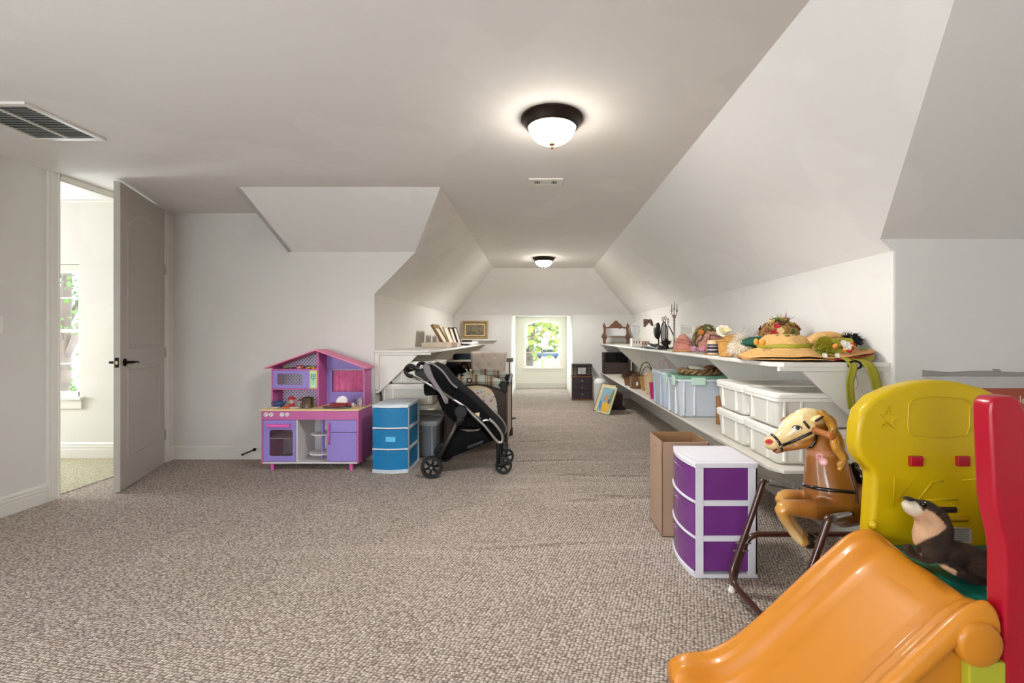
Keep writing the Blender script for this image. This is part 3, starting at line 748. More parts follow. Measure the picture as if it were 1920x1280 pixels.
g = thing('toy_gumball_machine', 'red-topped toy gumball machine standing by the teapot', 'toy', (-2.268, HF - .03, ZI))
gx, gy = -2.268, HF - .03
MB().lathe([(.026, 0), (.028, .012), (.02, .022), (.018, .03)], (gx, gy, ZI), 16).build('base', RED, g, smooth=True)
MB().lathe([(.018, .03), (.026, .045), (.026, .06), (.018, .072)], (gx, gy, ZI), 16).build('globe', mat('gum_globe', 'd9b7a8', rough=.2, var=.35, nscale=70), g, smooth=True)
MB().lathe([(.036, .072), (.034, .080), (.02, .094), (.008, .098), (.006, .104), (.001, .106)], (gx, gy, ZI), 16).build('cap', RED, g, smooth=True)
tag(MB().rbox((gx - .035, YF + .03, ZI), (gx + .022, YF + .07, ZI + .018), .006).build('toy_block', mat('toy_orange', 'c9532c', rough=.5)), 'orange-red toy piece lying in front of the gumball machine', 'toy')
g = thing('toy_spray_bottle', 'tiny clear toy bottle between the gumball machine and steel pot', 'toy bottle', (-2.205, HF - .02, ZI))
MB().lathe([(.012, 0), (.014, .004), (.014, .035), (.006, .048), (.006, .055)], (-2.205, HF - .02, ZI), 12).build('bottle', mat('clear_plastic', 'd9d6d8', rough=.1, alpha=.4, var=0), g, smooth=True)
MB().box((-2.222, HF - .026, ZI + .055), (-2.198, HF - .014, ZI + .066)).build('nozzle', RED, g, bevel=.002)
pt = thing('toy_steel_pot', 'shiny steel toy pot with two small handles on the toy kitchen counter', 'pot', (-2.105, HF - .06, ZI))
px_, py_ = -2.105, HF - .06
MB().lathe([(.045, 0), (.049, .004), (.049, .088), (.051, .091), (.047, .090), (.046, .006), (.001, .005)], (px_, py_, ZI), 28).build('body', STEEL, pt, auto=40)
for s in (-1, 1): MB().tube(spline([(px_ + s * .048, py_ - .012, ZI + .072), (px_ + s * .066, py_ - .008, ZI + .073), (px_ + s * .066, py_ + .008, ZI + .073), (px_ + s * .048, py_ + .012, ZI + .072)], 4), .0035, 8).build('handle', STEEL, pt, smooth=True)
MB().ell((px_, py_, ZI + .088), (.043, .043, .012), 16, 6).build('stuffing', mat('dark_cloth', '2b2a2a', rough=.9), pt)
tr_x, tr_y = -1.83, YF + .085
tag(MB().lathe([(.10, 0), (.125, .002), (.132, .012), (.126, .012), (.12, .006), (.001, .005)], (tr_x, tr_y, ZI), 36, sy=.62).build('toy_tray', mat('slate_plastic', '6c6568', rough=.5), None, smooth=True), 'dark grey oval toy tray heaped with red toy food', 'tray')
FOOD = mat('toy_meat', 'a33a38', rough=.5, var=.3, nscale=40)
rnd = random.Random(3)
for i in range(9):
    a = rnd.uniform(-.5, .5); x = tr_x + .022 + rnd.uniform(-.055, .06); y = tr_y + rnd.uniform(-.025, .03); z = ZI + .010 + (i // 3) * .011
    l = rnd.uniform(.035, .055)
    pts = [Vector((x + cos(a) * l * t, y + sin(a) * l * t, z + .006 + .004 * sin(t * 7 + i))) for t in (-1, -.6, -.2, .2, .6, 1)]
    o = MB().tube(pts, .011, 8, flat=.5).build('toy_bacon', FOOD, None, smooth=True)
    tag(o, 'strip of red toy bacon heaped on the grey toy tray', 'toy food', 'red toy bacon strips on the tray')
tag(MB().lathe([(.03, 0), (.05, .006), (.052, .012), (.046, .010), (.001, .006)], (-1.80, HF - .035, ZI + .05), 24, 'z', R=rx(radians(70))).build('toy_dish', PWHITE, None, smooth=True), 'white toy dish standing on edge behind the red toy food', 'plate')
def cup(x, y, z, r_, h, m, lab, nm='toy_cup'):
    g = thing(nm, lab, 'cup', (x, y, z))
    MB().lathe([(r_ * .75, 0), (r_ * .8, .003), (r_, h), (r_ * .9, h), (r_ * .7, .006), (.001, .005)], (x, y, z), 16).build('body', m, g, smooth=True)
    MB().tube(spline([(x + r_ * .9, y, z + h * .8), (x + r_ * 1.7, y, z + h * .7), (x + r_ * 1.6, y, z + h * .3), (x + r_ * .8, y, z + h * .25)], 3), r_ * .14, 6).build('handle', m, g, smooth=True)
cup(-1.722, HF + .01, ZI, .014, .032, PWHITE, 'tiny white toy cup behind the grey toy tray')
CLR = bpy.data.materials['clear_plastic']
tag(MB().lathe([(.018, 0), (.02, .003), (.022, .075), (.020, .075), (.018, .006), (.001, .005)], (-1.655, HF + .03, ZI), 16).build('toy_tumbler', CLR, None, smooth=True), 'clear toy tumbler in the corner of the toy kitchen counter', 'cup')
tag(MB().lathe([(.015, 0), (.017, .003), (.019, .06), (.017, .06), (.001, .005)], (-1.685, HF + .06, ZI), 16).build('toy_tumbler', CLR, None, smooth=True), 'shorter clear toy tumbler beneath the pink curtain', 'cup')
zs_ = zt_ + .0132
def bowl(x, r_, h, m, lab, cat='toy bowl', y=HF + .06, z=zs_): return tag(MB().lathe([(r_ * .6, 0), (r_ * .9, h * .4), (r_, h), (r_ * .88, h), (r_ * .6, h * .3), (.001, h * .2)], (x, y, z), 18).build('toy_bowl', m, None, smooth=True), lab, cat)
bowl(-2.365, .034, .014, GRN, 'flat green toy bowl on the top shelf under the pink roof')
bowl(-2.30, .02, .012, BLU, 'tiny dark blue toy bowl between the green bowl and red pot')
rp_ = thing('toy_red_pot', 'red and white toy pot on the top shelf of the toy kitchen', 'toy pot', (-2.245, HF + .06, zs_))
MB().lathe([(.022, 0), (.025, .022), (.023, .022), (.001, .004)], (-2.245, HF + .06, zs_), 18).build('body', mat('toy_pale_red', 'd8a6a2', rough=.4), rp_, smooth=True)
MB().lathe([(.032, .022), (.032, .027), (.012, .03), (.001, .031)], (-2.245, HF + .06, zs_), 18).build('lid', RED, rp_, smooth=True)
tag(MB().rbox((-2.215, HF + .04, zs_), (-2.195, HF + .07, zs_ + .022), .006).build('toy_jar', mat('toy_brick', '9b4528', rough=.4)), 'little rust-red toy jar beside the red toy pot', 'toy')
bowl(-2.165, .024, .024, BLU, 'deep blue toy bowl near the yellow and green toy fruit')
tag(MB().ell((-2.127, HF + .05, zs_ + .015), (.013, .013, .015)).build('toy_pear', GRN, None, smooth=True), 'round green toy pear on the top shelf', 'toy fruit')
tag(MB().tube(spline([(-2.16, HF + .025, zs_ + .006), (-2.145, HF + .02, zs_ + .007), (-2.13, HF + .03, zs_ + .012)], 4), .006, 8).build('toy_banana', YEL, None, smooth=True), 'small yellow toy banana in front of the blue bowl', 'toy fruit')
tag(MB().rbox((-2.11, HF + .02, zs_), (-2.085, HF + .05, zs_ + .012), .004).build('toy_cheese', mat('toy_amber', 'f0a838', rough=.4)), 'orange-yellow toy cheese wedge next to the pear', 'toy food')
tag(MB().rbox((-2.083, HF + .02, zs_), (-2.058, HF + .04, zs_ + .01), .003).build('toy_candy', mat('toy_rose', 'e56a9a', rough=.4)), 'pink toy piece against the pink divider on the top shelf', 'toy food')

# ------------------------------------------------------------------ plastic drawer towers
def drawer_tower(label, loc, rot, W, D, H, colour, n=3, top='dfe3e6', bow=.03, group='three-drawer plastic towers', note=False, alpha=.9, frame=None):
    r = thing('drawer_tower', label, 'plastic drawers', (0, 0, 0), group)
    F = mat('tower_frame_' + top, top, rough=.35, var=.01); C = mat('drawer_' + colour, colour, rough=.22, var=.04, nscale=4, coat=.2)
    IN = mat('drawer_inner_' + colour, colour, rough=.5, var=.08, nscale=3)
    t = .02; hh = (H - .03) / n; ft = .026
    def bowpts(x0, x1, y, extra=0, k=12): return [Vector((x0 + (x1 - x0) * i / k, y - (bow * (1 - (2 * i / k - 1) ** 2)) - extra, 0)) for i in range(k + 1)]
    # frame: base, top plate, posts, rails between the drawers
    def slab_(z0, z1, grow=0):
        pts = bowpts(-W / 2 - grow, W / 2 + grow, 0, grow) + [Vector((W / 2 + grow, D, 0)), Vector((-W / 2 - grow, D, 0))]
        return [p + Vector((0, 0, z0)) for p in pts], z1 - z0
    p, d = slab_(0, ft * .7, .003); MB().prism(p, (0, 0, d)).build('base', F, r, bevel=.003)
    p, d = slab_(H - ft, H, .004); MB().prism(p, (0, 0, d)).build('top', F, r, bevel=.004)
    p, d = slab_(H - .0005, H + .0015, -.035); MB().prism(p, (0, 0, d)).build('top_inset', mat('inset_' + top, top, rough=.5, var=.03), r)
    mb = MB()
    for s in (-1, 1):
        xx = s * (W / 2); x2 = s * (W / 2 - t)
        for y0, y1 in ((0, .042), (D - .045, D)): mb.box((min(xx, x2), y0, ft * .6), (max(xx, x2), y1, H - ft))
        for k in range(1, n):
            z = ft * .7 + (H - ft * 1.7) * k / n
            mb.box((min(xx, x2), .04, z - .014), (max(xx, x2), D - .04, z + .014))
    mb.box((-W / 2, D - .012, 0), (W / 2, D, H - ft)).build('frame', F, r, bevel=.0025)
    for k in range(n):
        z0 = ft * .7 + (H - ft * 1.7) * k / n + .012; z1 = ft * .7 + (H - ft * 1.7) * (k + 1) / n - .004
        dr = MB()
        dr.box((-W / 2 + .008, .02, z0), (-W / 2 + .013, D - .02, z1)).box((W / 2 - .013, .02, z0), (W / 2 - .008, D - .02, z1)).box((-W / 2 + .01, .02, z0), (W / 2 - .01, D - .02, z0 + .004))
        dr.box((-W / 2 + .012, D - .03, z0), (W / 2 - .012, D - .026, z1))
        dro = dr.build('drawer', IN, r)
        o_ = bowpts(-W / 2 + .001, W / 2 - .001, 0, .004); i_ = [q + Vector((0, .008, 0)) for q in reversed(o_)]
        MB().prism([q + Vector((0, 0, z0 + .002)) for q in o_ + i_], (0, 0, z1 - z0 - .002)).build('drawer_front', C, dro, bevel=.003)
        lip = bowpts(-W / 2 - .001, W / 2 + .001, 0, .010); li = [q + Vector((0, .012, 0)) for q in reversed(lip)]
        MB().prism([q + Vector((0, 0, z0 - .010)) for q in lip + li], (0, 0, .013)).build('drawer_lip', F, dro, bevel=.003)
        # hand recess line
        rc = bowpts(-W * .32, W * .32, -.0, .0)
        mbr = MB().tube([Vector((q.x, -(bow * (1 - (2 * q.x / W) ** 2)) - .005, z1 - .03)) for q in rc], .003, 6)
        mbr.build('pull_ridge', C, dro, smooth=True)
        if note and k == 1:
            MB().box((-.03, -bow - .0062, (z0 + z1) / 2 - .02), (.055, -bow - .004, (z0 + z1) / 2 + .022), ry(.04)).build('paper_note', mat('note_blue', '5fc0e8', rough=.7), dro)
    return move(r, loc, rot)
drawer_tower('blue three-drawer plastic tower with grey-white frame beside the toy kitchen', (-1.30, 4.05, 0), 0, .312, .40, .60, '1576ab', top='d5dfe6', note=True)
drawer_tower('purple three-drawer plastic tower with white frame by the open cardboard box', (.785, 2.46, 0), -pi / 2, .355, .31, .573, '6c2c78', top='dddce3', bow=.028)

# ------------------------------------------------------------------ cardboard box
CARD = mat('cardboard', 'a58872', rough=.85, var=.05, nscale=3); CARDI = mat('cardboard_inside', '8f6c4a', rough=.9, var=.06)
cb = thing('cardboard_box', 'tall open-topped brown cardboard box behind the purple drawers', 'box', (.885, 2.90, 0))
x0, x1, y0, y1, h = .745, 1.025, 2.745, 3.045, .57
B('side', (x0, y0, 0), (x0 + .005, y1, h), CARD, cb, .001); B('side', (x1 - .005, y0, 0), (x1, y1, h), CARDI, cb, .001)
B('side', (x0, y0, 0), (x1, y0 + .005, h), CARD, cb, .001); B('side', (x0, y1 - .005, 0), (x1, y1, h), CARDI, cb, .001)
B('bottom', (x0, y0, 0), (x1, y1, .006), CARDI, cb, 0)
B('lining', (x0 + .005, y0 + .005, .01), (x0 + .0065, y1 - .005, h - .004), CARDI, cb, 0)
B('corner_slit', (x0 - .0006, y0 + .02, .42), (x0 + .0002, y0 + .022, .5), mat('slit_dark', '4d392c'), cb, 0)
B('staple_mark', (x0 - .0008, y1 - .18, h - .055), (x0 + .0002, y1 - .12, h - .052), mat('slit_dark', '4d392c'), cb, 0)

# ------------------------------------------------------------------ long built-in shelves with triangular brackets
def shelf(name, label, xf, xw, y0, y1, z, bys, side, cleat=True, dip=.33, th=.023):
    r = thing(name, label, 'shelf', ((xf + xw) / 2, (y0 + y1) / 2, z - th)); s = 1 if xw > xf else -1
    c = .06
    MB().prism([(xf, y0 + c, z - th), (xf + s * c * .8, y0, z - th), (xw, y0, z - th), (xw, y1, z - th), (xf, y1, z - th)], (0, 0, th)).build('board', SHELF, r, bevel=.003)
    if cleat:
        MB().box((min(xf + s * .03, xw), y0 + .012, z - th - .022), (max(xf + s * .03, xw), y0 + .034, z - th)).build('cleat', SHELF, r, bevel=.002)
        MB().box((min(xw - s * .04, xw), y0 + .004, z - th - .36), (max(xw - s * .04, xw), y0 + .03, z - th - .022)).build('cleat', SHELF, r, bevel=.002)
    for y in bys:
        xa = xf + s * .14
        MB().prism([(xa, y, z - th - .0005), (xw, y, z - th - .0005), (xw, y, z - th - dip), (xw - s * .03, y, z - th - dip)], (0, .02, 0)).build('bracket', SHELF, r, bevel=.001)
        MB().box((min(xa, xw), y - .012, z - th - .02), (max(xa, xw), y, z - th - .001)).build('bracket_cleat', SHELF, r)
    if cleat: MB().box((min(xw - s * .02, xw), y0 + .06, z - th - .05), (max(xw - s * .02, xw), y1, z - th)).build('wall_cleat', SHELF, r)
    return r
SZ, LZ = 1.066, .513
shelf('wall_shelf', 'long white upper shelf holding hats, on triangular brackets', 1.22, 1.82, 2.36, 8.9, SZ, [2.40, 3.72, 5.12, 6.6, 8.05], 1, dip=.40)
shelf('wall_shelf', 'long white lower shelf holding clear bins and baskets', 1.22, 1.82, 2.36, 8.9, LZ, [], 1, cleat=False, th=.02)
shelf('wall_shelf', 'white upper shelf holding picture frames, beside the toy kitchen', -1.02, -1.6, 4.50, 8.9, SZ, [4.53, 5.77, 6.97, 8.2], -1, dip=.40)
shelf('wall_shelf', 'white lower shelf holding cream bins behind the stroller', -1.02, -1.6, 4.50, 6.7, LZ, [], -1, cleat=False, th=.02)
tag(MB().box((-1.5, 8.79, 1.125), (-.79, 8.9, 1.155)).build('wall_ledge', SHELF, None, bevel=.002), 'narrow white ledge on the end wall carrying the gold-framed painting', 'shelf')

# ------------------------------------------------------------------ clear storage bins
CLEAR = mat('frosted_plastic', 'e9e6dc', rough=.3, alpha=.74, var=.02, nscale=2, coat=.2)
CLRIM = mat('frosted_rim', 'efece3', rough=.3, var=.01)
CONT = mat('bin_contents', 'b9b3a6', rough=.8, var=.22, nscale=9)
def clear_bin(label, a, b, group='frosted storage bins with lids', cont=.62, ribs_side='x-', m=None, rim=None, lid=None, taper=.02, proto=None):
    x0, y0, z0 = a; x1, y1, z1 = b; m = m or CLEAR; rim = rim or CLRIM; lid = lid or rim
    r = thing('storage_bin', label, 'storage bin', ((x0 + x1) / 2, (y0 + y1) / 2, z0), group)
    h = z1 - z0; t = taper
    def ring(d, z, rad=.03, n=4):
        pts = []; X0, X1, Y0, Y1 = x0 + d, x1 - d, y0 + d, y1 - d
        for cx, cy, a0 in ((X1 - rad, Y0 + rad, -pi / 2), (X1 - rad, Y1 - rad, 0), (X0 + rad, Y1 - rad, pi / 2), (X0 + rad, Y0 + rad, pi)):
            for i in range(n + 1):
                aa = a0 + pi / 2 * i / n; pts.append(Vector((cx + cos(aa) * rad, cy + sin(aa) * rad, z)))
        return pts
    zl = z1 - .028
    MB().loft([ring(t + .01, z0), ring(t, z0 + .01), ring(.006, zl), ring(.009, zl), ring(t + .004, z0 + .013)], True, True).build('body', m, r, auto=35)
    MB().loft([ring(-.002, zl - .018), ring(-.004, zl - .002), ring(.004, zl + .0), ring(.006, zl - .016)], False, False, True).build('rim', rim, r, auto=35)
    MB().loft([ring(-.004, zl + .0005), ring(-.005, z1 - .008), ring(.004, z1), ring(.02, z1), ring(.026, z1 - .007), ring(.05, z1 - .007)], True, True).build('lid', lid, r, auto=35)
    for yy in (y0 + .10, y1 - .10):     # moulded ribs
        MB().box((x0 + .002, yy - .006, z0 + .02), (x0 + t + .004, yy + .006, zl - .018)).build('rib', rim, r, bevel=.002)
    for xx in (x0 + .05, x0 + .14, x1 - .05):
        MB().box((xx - .006, y0 + .002, z0 + .02), (xx + .006, y0 + t + .004, zl - .018)).build('rib', rim, r, bevel=.002)
    if cont > 0:
        MB().rbox((x0 + t + .02, y0 + t + .02, z0 + .018), (x1 - t - .02, y1 - t - .02, z0 + .018 + h * cont), .03).build('contents', CONT, r, smooth=True)
    return r
e = .0015
clear_bin('frosted bin nearest the hobby horse, lower one of its stack', (1.265, 2.435, LZ + e), (1.80, 2.82, LZ + .193))
clear_bin('frosted bin above the hobby horse head, upper one of its stack', (1.265, 2.435, LZ + .195), (1.80, 2.82, LZ + .388))
clear_bin('frosted bin in the second stack, lower one, beside the cardboard tube', (1.265, 2.84, LZ + e), (1.80, 3.25, LZ + .193))
clear_bin('frosted bin in the second stack, upper one, next to the green-lidded tote', (1.265, 2.84, LZ + .195), (1.80, 3.25, LZ + .388))
GL = mat('lid_green', '6f9c82', rough=.4, var=.02); GB = mat('cool_clear_plastic', 'd6dde4', rough=.25, alpha=.66, var=.02)
clear_bin('large clear tote with a green lid and latches', (1.19, 3.88, LZ + e), (1.76, 4.28, .868), 'large clear totes on the lower shelf', .75, m=GB, rim=mat('tote_rim', 'dfe6ea', rough=.3), lid=GL)
tb = bpy.data.objects['storage_bin.004']
LT = mat('latch_mint', 'bcd9c8', rough=.4)
for y in (3.95, 4.18): MB().rbox((1.172, y, .78), (1.188, y + .07, .862), .006).build('latch', LT, tb)
MB().rbox((1.30, 3.862, .79), (1.42, 3.878, .855), .006).build('latch', LT, tb)
BL_ = mat('lid_pale_blue', 'b8cfe6', rough=.35)
clear_bin('clear tote with a pale blue rim, between the baskets and green lid', (1.19, 4.36, LZ + e), (1.72, 4.80, .862), 'large clear totes on the lower shelf', .7, m=GB, rim=BL_, lid=mat('lid_clear', 'dde4ea', rough=.3, alpha=.8))
clear_bin('cream frosted bin on the lower shelf behind the blue tower', (-1.58, 4.575, LZ + e), (-1.04, 4.97, LZ + .215), 'cream bins behind the stroller', .5)
clear_bin('cream frosted bin, upper one, behind the stroller handle', (-1.50, 4.58, LZ + .217), (-.985, 4.96, LZ + .44), 'cream bins behind the stroller', .5)
GT = mat('tote_grey', '9a9fa6', rough=.4, alpha=.85); GTL = mat('tote_grey_rim', 'c9cdd2', rough=.35)
clear_bin('grey tote on the carpet under the shelf, behind the blue tower', (-1.56, 4.56, .001), (-1.0, 4.96, .36), 'grey totes on the carpet', .8, m=GT, rim=GTL, lid=GTL)
clear_bin('shallow grey tote stacked under the shelf behind the stroller', (-1.54, 5.05, .001), (-1.0, 5.45, .33), 'grey totes on the carpet', .8, m=GT, rim=GTL, lid=GTL)
tag(MB().lathe([(.028, 0), (.030, .01), (.030, .215), (.026, .22), (.001, .22)], (1.43, 3.6, LZ + e), 16).build('cardboard_tube', mat('tube_brown', '8a5f36', rough=.7), None, auto=40), 'short brown cardboard tube standing between the frosted bins and green-lidded tote', 'tube')

# ------------------------------------------------------------------ stroller
def SP(u, v, y=3.95):                       # crop coordinates of the side view
    q = P(740 + u / 5.12, 660 + v / 5.12, 3.95); return Vector((q.x, y, q.z))
st = thing('stroller', 'black folding three-spoke-wheel stroller with grey canopy trim', 'stroller', (SP(700, 0).x, 4.15, 0))
BLKF = mat('black_fabric', '0f0f11', rough=.95, var=.25, nscale=12, sheen=0, spec=.15, bump=.25, bscale=60)
BLKP = mat('black_plastic', '0b0b0c', rough=.45, var=.05, spec=.35); RUB = mat('tyre_rubber', '17181b', rough=.7, var=.1)
GRM = mat('gunmetal', '55534e', rough=.35, metal=.8); SIL = mat('silver_tube', 'a3a09c', rough=.3, metal=.9)
GRYF = mat('canopy_grey', '7b7577', rough=.9, var=.2, nscale=20, bump=.3, bscale=30)
def side_solid(pts, y0, y1, rd=.02, name='x', m=None, par=None, **k):
    q = [SP(u, v, 0) for u, v in pts]; c = sum(q, Vector()) / len(q)
    def ring(y, f): return [Vector(((p.x - c.x) * f + c.x, y, (p.z - c.z) * f + c.z)) for p in q]
    return MB().loft([ring(y0, .86), ring(y0 + rd * .3, .95), ring(y0 + rd, 1), ring(y1 - rd, 1), ring(y1 - rd * .3, .95), ring(y1, .86)]).build(name, m, par, auto=50, **k)
def wheel(c, r_, wd, nm='wheel', spokes=6):
    t = MB()
    prof = [(r_ * .72, -wd / 2), (r_ * .95, -wd / 2), (r_, -wd * .25), (r_, wd * .25), (r_ * .95, wd / 2), (r_ * .72, wd / 2)]
    rings = []
    for i in range(32):
        a = 2 * pi * i / 32; rings.append([Vector((c[0] + cos(a) * p, c[1] + h, c[2] + sin(a) * p)) for p, h in prof])
    w_ = t.loft(rings, False, False, True).build(nm, RUB, st, auto=40)
    mb = MB().cyl((c[0], c[1] - wd * .55, c[2]), (c[0], c[1] + wd * .55, c[2]), r_ * .26, n=16)
    for k in range(spokes):
        a = 2 * pi * k / spokes + .3
        mb.box((c[0] + r_ * .2, c[1] - wd * .22, c[2] - r_ * .10), (c[0] + r_ * .82, c[1] + wd * .22, c[2] + r_ * .10), ry(-a), c)
    mb.build('spokes', BLKP, w_, bevel=.001)
    MB().cyl((c[0], c[1] - wd * .62, c[2]), (c[0], c[1] - wd * .5, c[2]), r_ * .13, n=12).build('axle_cap', SIL, w_)
wheel((-.897, 3.885, .094), .094, .035); wheel((-.897, 4.40, .094), .094, .035)
for yy in (4.01, 4.33):
    x = -.297; wheel((x, yy, .075), .074, .03, spokes=5)
for yy in (4.01, 4.33):
    MB().rbox((-.36, yy - .022, .06), (-.325, yy + .022, .275), .014).rbox((-.355, yy - .024, .06), (-.285, yy + .024, .10), .014).build('fork', BLKP, st, smooth=True)
yn, yf = 3.95, 4.34
for y in (yn, yf):
    MB().tube([SP(645, 590, y), SP(540, 800, y), SP(425, 1015, y)], .017, 10).build('rear_leg', GRM, st, smooth=True)
    MB().tube(spline([SP(560, 450, y), SP(680, 530, y), SP(760, 610, y), SP(870, 715, y), SP(960, 830, y), SP(1008, 868, y), SP(1035, 845, y), SP(1025, 780, y), SP(960, 690, y), SP(905, 640, y)], 4), .0125, 10).build('front_frame', SIL, st, smooth=True)
    MB().tube([SP(165, 232, y), SP(300, 290, y), SP(560, 450, y)], .012, 10).build('handle_tube', SIL, st, smooth=True)
    MB().tube(spline([SP(225, 178, y), SP(180, 138, y), SP(130, 135, y), SP(105, 180, y), SP(130, 222, y), SP(170, 232, y)], 4), .017, 10).build('handle_grip', BLKP, st, smooth=True)
    MB().lathe([(.001, -.03), (.052, -.03), (.058, -.022), (.058, .022), (.001, .024)], SP(640, 568, y), 28, 'y').build('hinge_hub', BLKP, st, auto=40)
    side_solid([(600, 620), (690, 600), (660, 690), (590, 705)], y - .02, y + .02, .008, 'hub_bracket', BLKP, st)
MB().tube([SP(112, 180, yn), SP(112, 180, yf)], .017, 12).build('handle_bar', BLKP, st, smooth=True)
MB().tube([SP(990, 860, yn), SP(990, 860, yf)], .012, 10).build('cross_bar', BLKP, st, smooth=True)
MB().tube([SP(430, 1060, 3.87), SP(430, 1060, 4.42)], .011, 10).build('rear_axle', BLKP, st, smooth=True)
side_solid([(170, 190), (240, 160), (300, 170), (330, 270), (290, 285), (180, 225)], 3.99, 4.30, .03, 'parent_tray', BLKP, st)
# canopy folded: outer grey hem, black inside, rear pouch
side_solid([(290, 130), (340, 115), (420, 150), (520, 270), (600, 345), (560, 420), (520, 470), (440, 380), (350, 270), (290, 200)], 3.955, 4.33, .04, 'canopy', BLKF, st)
hem = [(272, 130), (300, 112), (335, 125), (345, 160), (375, 240), (430, 330), (480, 400), (518, 450), (515, 488), (490, 494), (455, 420), (400, 345), (330, 255), (285, 190)]
side_solid(hem, 3.925, 3.958, .01, 'canopy_hem', GRYF, st); side_solid(hem, 4.33, 4.36, .01, 'canopy_hem', GRYF, st)
MB().tube(spline([SP(285, 118, 3.955), SP(345, 108, 3.955), SP(420, 150, 3.955), SP(480, 210, 3.955), SP(545, 300, 3.955), SP(600, 345, 3.955)], 4), .009, 8).build('canopy_piping', GRYF, st, smooth=True)
side_solid([(268, 320), (285, 292), (400, 270), (420, 330), (390, 420), (290, 424), (272, 395)], 3.96, 4.33, .03, 'canopy_pouch', BLKF, st)
side_solid([(385, 300), (440, 250), (520, 285), (700, 420), (905, 622), (1000, 750), (1030, 850), (985, 860), (880, 720), (830, 742), (600, 722), (560, 690), (450, 575), (395, 450)], 3.975, 4.315, .03, 'seat', BLKF, st)
side_solid([(560, 700), (700, 745), (830, 745), (950, 860), (870, 885), (700, 960), (455, 1055), (435, 1035), (480, 930)], 3.985, 4.31, .025, 'storage_basket', BLKF, st)
side_solid([(690, 910), (848, 850), (845, 880), (690, 940)], 3.978, 3.99, .004, 'basket_panel', mat('mesh_grey', '2d2f36', rough=.9), st)
side_solid([(620, 748), (760, 752), (825, 738), (800, 760), (700, 770)], 3.972, 3.99, .004, 'seat_strap', SIL, st)
MB().tube(spline([SP(560, 455, 3.96), SP(640, 500, 3.935), SP(760, 590, 3.94), SP(830, 640, 3.95)], 3), .006, 6).build('seat_piping', SIL, st, smooth=True)
tg = MB().prism([SP(765, 590, 3.972), SP(812, 583, 3.972), SP(808, 632, 3.972)], (0, .003, 0)).build('warning_label', mat('label_cream', 'e5dccb'), st)
MB().prism([SP(772, 592, 3.9715), SP(800, 588, 3.9715), SP(802, 600, 3.9715), SP(785, 604, 3.9715)], (0, .0006, 0)).build('warning_mark', mat('label_orange', 'd99436'), tg)
lg = MB().lathe([(.001, 0), (.027, 0), (.0285, .002), (.001, .0045)], SP(635, 572, 3.921), 28, 'y').build('badge', mat('badge_grey', '8d9093', rough=.3, metal=.5), st, auto=30)
lg.data.transform(Matrix.Translation(SP(635, 572, 3.921) - st.location) @ Matrix.Diagonal((1.05, 1, .48, 1)) @ Matrix.Translation(st.location - SP(635, 572, 3.921)))
text(lg, 'badge_lettering', 'GRACO', .015, SP(635, 572, 3.9195), RX90, mat('badge_dark', '1b1c1f'))
side_solid([(840, 655), (870, 640), (915, 650), (910, 665), (870, 660), (850, 672)], 3.955, 3.975, .004, 'buckle', SIL, st)

# ------------------------------------------------------------------ playard
def plaid():
    m = bpy.data.materials.new('plaid_fabric'); m.use_nodes = True; N = m.node_tree.nodes; L = m.node_tree.links; b = N['Principled BSDF']
    tc = N.new('ShaderNodeTexCoord'); sx = N.new('ShaderNodeSeparateXYZ'); L.new(tc.outputs['Object'], sx.inputs[0])
    def stripes(out, per, stops):
        a = N.new('ShaderNodeMath'); a.operation = 'MULTIPLY_ADD'; a.inputs[1].default_value = 1 / per; a.inputs[2].default_value = 20.3; L.new(out, a.inputs[0])
        f = N.new('ShaderNodeMath'); f.operation = 'FRACT'; L.new(a.outputs[0], f.inputs[0])
        r = N.new('ShaderNodeValToRGB'); r.color_ramp.interpolation = 'CONSTANT'; L.new(f.outputs[0], r.inputs['Fac'])
        e = r.color_ramp.elements; e[0].position = 0; e[0].color = lin(stops[0][1]); e[1].position = stops[1][0]; e[1].color = lin(stops[1][1])
        for p, c in stops[2:]: q = e.new(p); q.color = lin(c)
        return r.outputs['Color']
    A = stripes(sx.outputs['X'], .155, [(0, 'b3bcae'), (.22, '82705f'), (.27, 'b3bcae'), (.33, '82705f'), (.40, 'a89784'), (.55, '6f5c4c'), (.68, 'a89784'), (.80, 'b3bcae')])
    Bc = stripes(sx.outputs['Z'], .07, [(0, 'ffffff'), (.3, 'c9c0b5'), (.42, 'ffffff'), (.55, 'd8d2c8'), (.8, 'ffffff')])
    mx = N.new('ShaderNodeMix'); mx.data_type = 'RGBA'; mx.blend_type = 'MULTIPLY'; mx.inputs['Factor'].default_value = 1
    L.new(A, mx.inputs['A']); L.new(Bc, mx.inputs['B']); L.new(mx.outputs['Result'], b.inputs['Base Color']); b.inputs['Roughness'].default_value = .9
    return m
